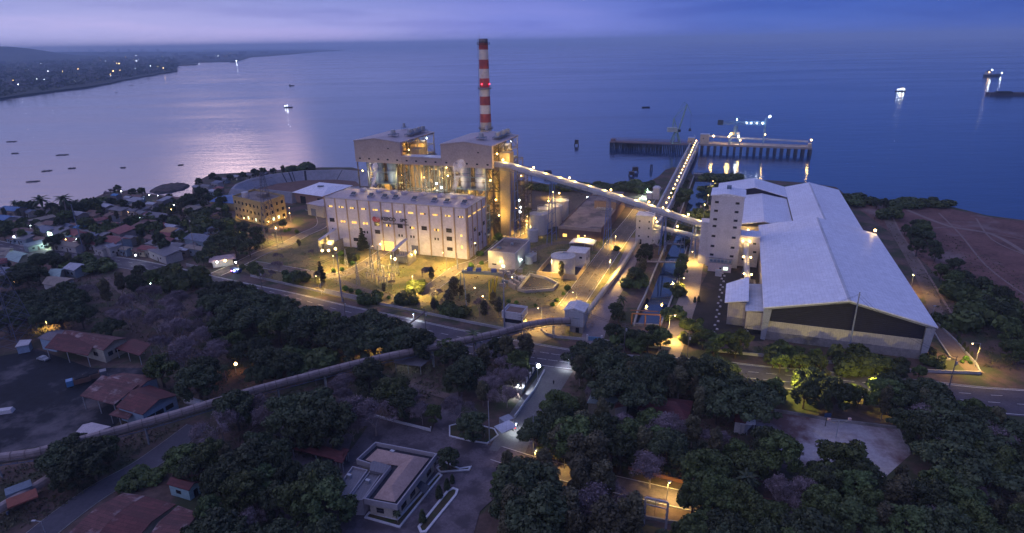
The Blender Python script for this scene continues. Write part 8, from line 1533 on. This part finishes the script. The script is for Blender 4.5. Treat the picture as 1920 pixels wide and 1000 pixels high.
# bigger woods of the far shore
r9 = random.Random(5); mbq = []
Q_ = []; R_ = []
rng = np.random.default_rng(4)
for i in range(1500):
    u = r9.uniform(-60, 330); v = r9.uniform(112, 186 - .158 * max(0, u)) - 1.5; p = G(u, v, 0); s_ = p.length / 2000; Q_.append((p.x, p.y, ZW + 6)); R_.append(9 * s_)
qq = leaves(Q_, R_, 30000, 3.2, rng, .7); lo_ = bpy.data.objects
me = leafobj('far_woods', qq, LM['dark'], None); tag(me, 'mass of dark woods along the far shore across the bay', 'woods', kind='stuff')
# grass tufts over the lit lawns
gm = []; rg = np.random.default_rng(8); PG = [(445, 503), (520, 468), (610, 430), (700, 440), (960, 447), (1150, 432), (1215, 400), (1110, 618), (1060, 640), (960, 612), (700, 570), (480, 520)]
r10 = random.Random(3)
while len(gm) < 4500:
    u, v = r10.uniform(445, 1215), r10.uniform(400, 640)
    if inside(u, v, PG): p = G(u, v, .0); gm.append((p.x, p.y, .05))
C_ = np.array(gm); n_ = len(C_); a = rg.random(n_) * 6.28; s_ = .12 + .22 * rg.random(n_); dx = np.stack([np.cos(a) * s_, np.sin(a) * s_, np.zeros(n_)], 1); up = np.stack([rg.normal(size=n_) * .1, rg.normal(size=n_) * .1, s_ * 1.1], 1)
q = np.stack([C_ - dx, C_ + dx, C_ + dx * .6 + up, C_ - dx * .6 + up], 1).reshape(-1, 3)
g_ = leafobj('dry_grass', q, leafmat('dry grass blades', (.30, .21, .11)), None); tag(g_, 'dry grass tufts over the lit plant lawns', 'grass', kind='stuff')
# undergrowth over the dark ground
UG = [([(180, 515), (330, 520), (380, 545), (560, 630), (830, 660), (640, 690), (430, 745), (300, 770), (330, 700), (240, 625), (170, 600)], 5200), ([(690, 690), (860, 665), (1000, 655), (990, 700), (950, 755), (880, 725), (825, 735), (790, 765), (690, 755), (620, 720)], 2600), ([(0, 880), (210, 825), (360, 790), (250, 860), (90, 970), (0, 1000)], 2200), ([(400, 770), (600, 720), (680, 780), (620, 870), (500, 850), (420, 830)], 1800),
 ([(1620, 395), (1800, 450), (1925, 520), (1925, 700), (1850, 690), (1770, 600), (1700, 480)], 2600), ([(1075, 715), (1400, 700), (1400, 760), (1420, 880), (1300, 895), (1040, 850)], 3000), ([(940, 900), (1200, 935), (1200, 1010), (930, 1010), (990, 905)], 1300), ([(1450, 905), (1920, 900), (1920, 1000), (1600, 990)], 2200), ([(1340, 640), (1740, 685), (1740, 697), (1340, 660)], 700), ([(0, 500), (180, 505), (170, 610), (0, 640)], 1500), ([(600, 330), (1230, 348), (1200, 380), (1000, 370), (980, 400)], 1500), ([(440, 530), (620, 558), (940, 622), (900, 614), (610, 554)], 400)]
gm = []
for PG, n_ in UG:
    k = 0; xs = [p[0] for p in PG]; ys = [p[1] for p in PG]
    while k < n_:
        u, v = r10.uniform(min(xs), max(xs)), r10.uniform(min(ys), max(ys)); k += 1
        if inside(u, v, PG): p = G(u, v); gm += [(p.x + r10.gauss(0, .6), p.y + r10.gauss(0, .6), .15) for _ in range(2)]
C_ = np.array(gm); Q = leaves(C_, np.full(len(C_), .55), len(C_) * 2, .22, rg, .6, .6, .1)
u_ = leafobj('undergrowth', Q, leafmat('undergrowth scrub', (.075, .070, .042)), None); tag(u_, 'sparse dark undergrowth over the bare ground between the trees', 'undergrowth', kind='stuff')
# ================================================================ STEAM AND HAZE
def steam(name, lab, base, top_, r0, r1, den):
    m = bpy.data.materials.new(name + ' steam'); m.use_nodes = True; n = m.node_tree.nodes; l = m.node_tree.links; n.remove(n['Principled BSDF']); pv = n.new('ShaderNodeVolumePrincipled'); l.new(pv.outputs[0], n['Material Output'].inputs['Volume']); pv.inputs['Color'].default_value = (.95, .93, .97, 1)
    tc = n.new('ShaderNodeTexCoord'); x = n.new('ShaderNodeTexNoise'); x.inputs['Scale'].default_value = .35; x.inputs['Detail'].default_value = 4; l.new(tc.outputs['Object'], x.inputs[0]); mr = n.new('ShaderNodeMapRange'); mr.inputs[1].default_value = .42; mr.inputs[2].default_value = .72; mr.inputs[4].default_value = den; l.new(x.outputs[0], mr.inputs[0]); l.new(mr.outputs[0], pv.inputs['Density'])
    b = Vector(base); e = Vector(top_); mb = MB(); n2 = 12; k2 = 9; vs = []; rr = random.Random(3)
    for j in range(k2):
        s_ = j / (k2 - 1); c = b.lerp(e, s_); c.x += 1.3 * math.sin(s_ * 5.0) * s_; r_ = (r0 + (r1 - r0) * s_) * (1 + .18 * math.sin(s_ * 9)) * (1 if 0 < j < k2 - 1 else .4)
        for i in range(n2): a = 2 * math.pi * i / n2; k_ = 1 + .15 * math.sin(3 * a + s_ * 8); vs.append((c.x + r_ * k_ * math.cos(a), c.y + r_ * k_ * math.sin(a), c.z))
    mb.add(vs, [(j * n2 + i, j * n2 + (i + 1) % n2, (j + 1) * n2 + (i + 1) % n2, (j + 1) * n2 + i) for j in range(k2 - 1) for i in range(n2)] + [tuple(range(n2 - 1, -1, -1)), tuple(range((k2 - 1) * n2, k2 * n2))])
    o = mb.build(name, m); tag(o, lab, 'steam')
pA = W(-60.5, 12); pB = W(-14.5, 12)
steam('steam_plume', 'left wisp of steam rising from the hall roof', pA + Vector((0, 0, TH + 1)), pA + Vector((5, 2, TH + 17)), .4, 1.6, 2.4)
steam('steam_plume', 'right wider wisp of steam rising from the hall roof', pB + Vector((0, 0, TH + 1)), pB + Vector((7, 6, TH + 20)), .5, 3.2, .7)
hz_ = MB(); hz_.prism([Vector((-14000, -400, 0)), Vector((14000, -400, 0)), Vector((14000, 26000, 0)), Vector((-14000, 26000, 0))], -9, 182)
hm = bpy.data.materials.new('haze'); hm.use_nodes = True; n = hm.node_tree.nodes; n.remove(n['Principled BSDF']); pv = n.new('ShaderNodeVolumePrincipled'); pv.inputs['Color'].default_value = (.66, .82, 1.0, 1); pv.inputs['Density'].default_value = HAZE; hm.node_tree.links.new(pv.outputs[0], n['Material Output'].inputs['Volume'])
ho = hz_.build('haze', hm); tag(ho, kind='stuff'); 
print('TREES', NT[0], 'OBJ', len(COL.objects))
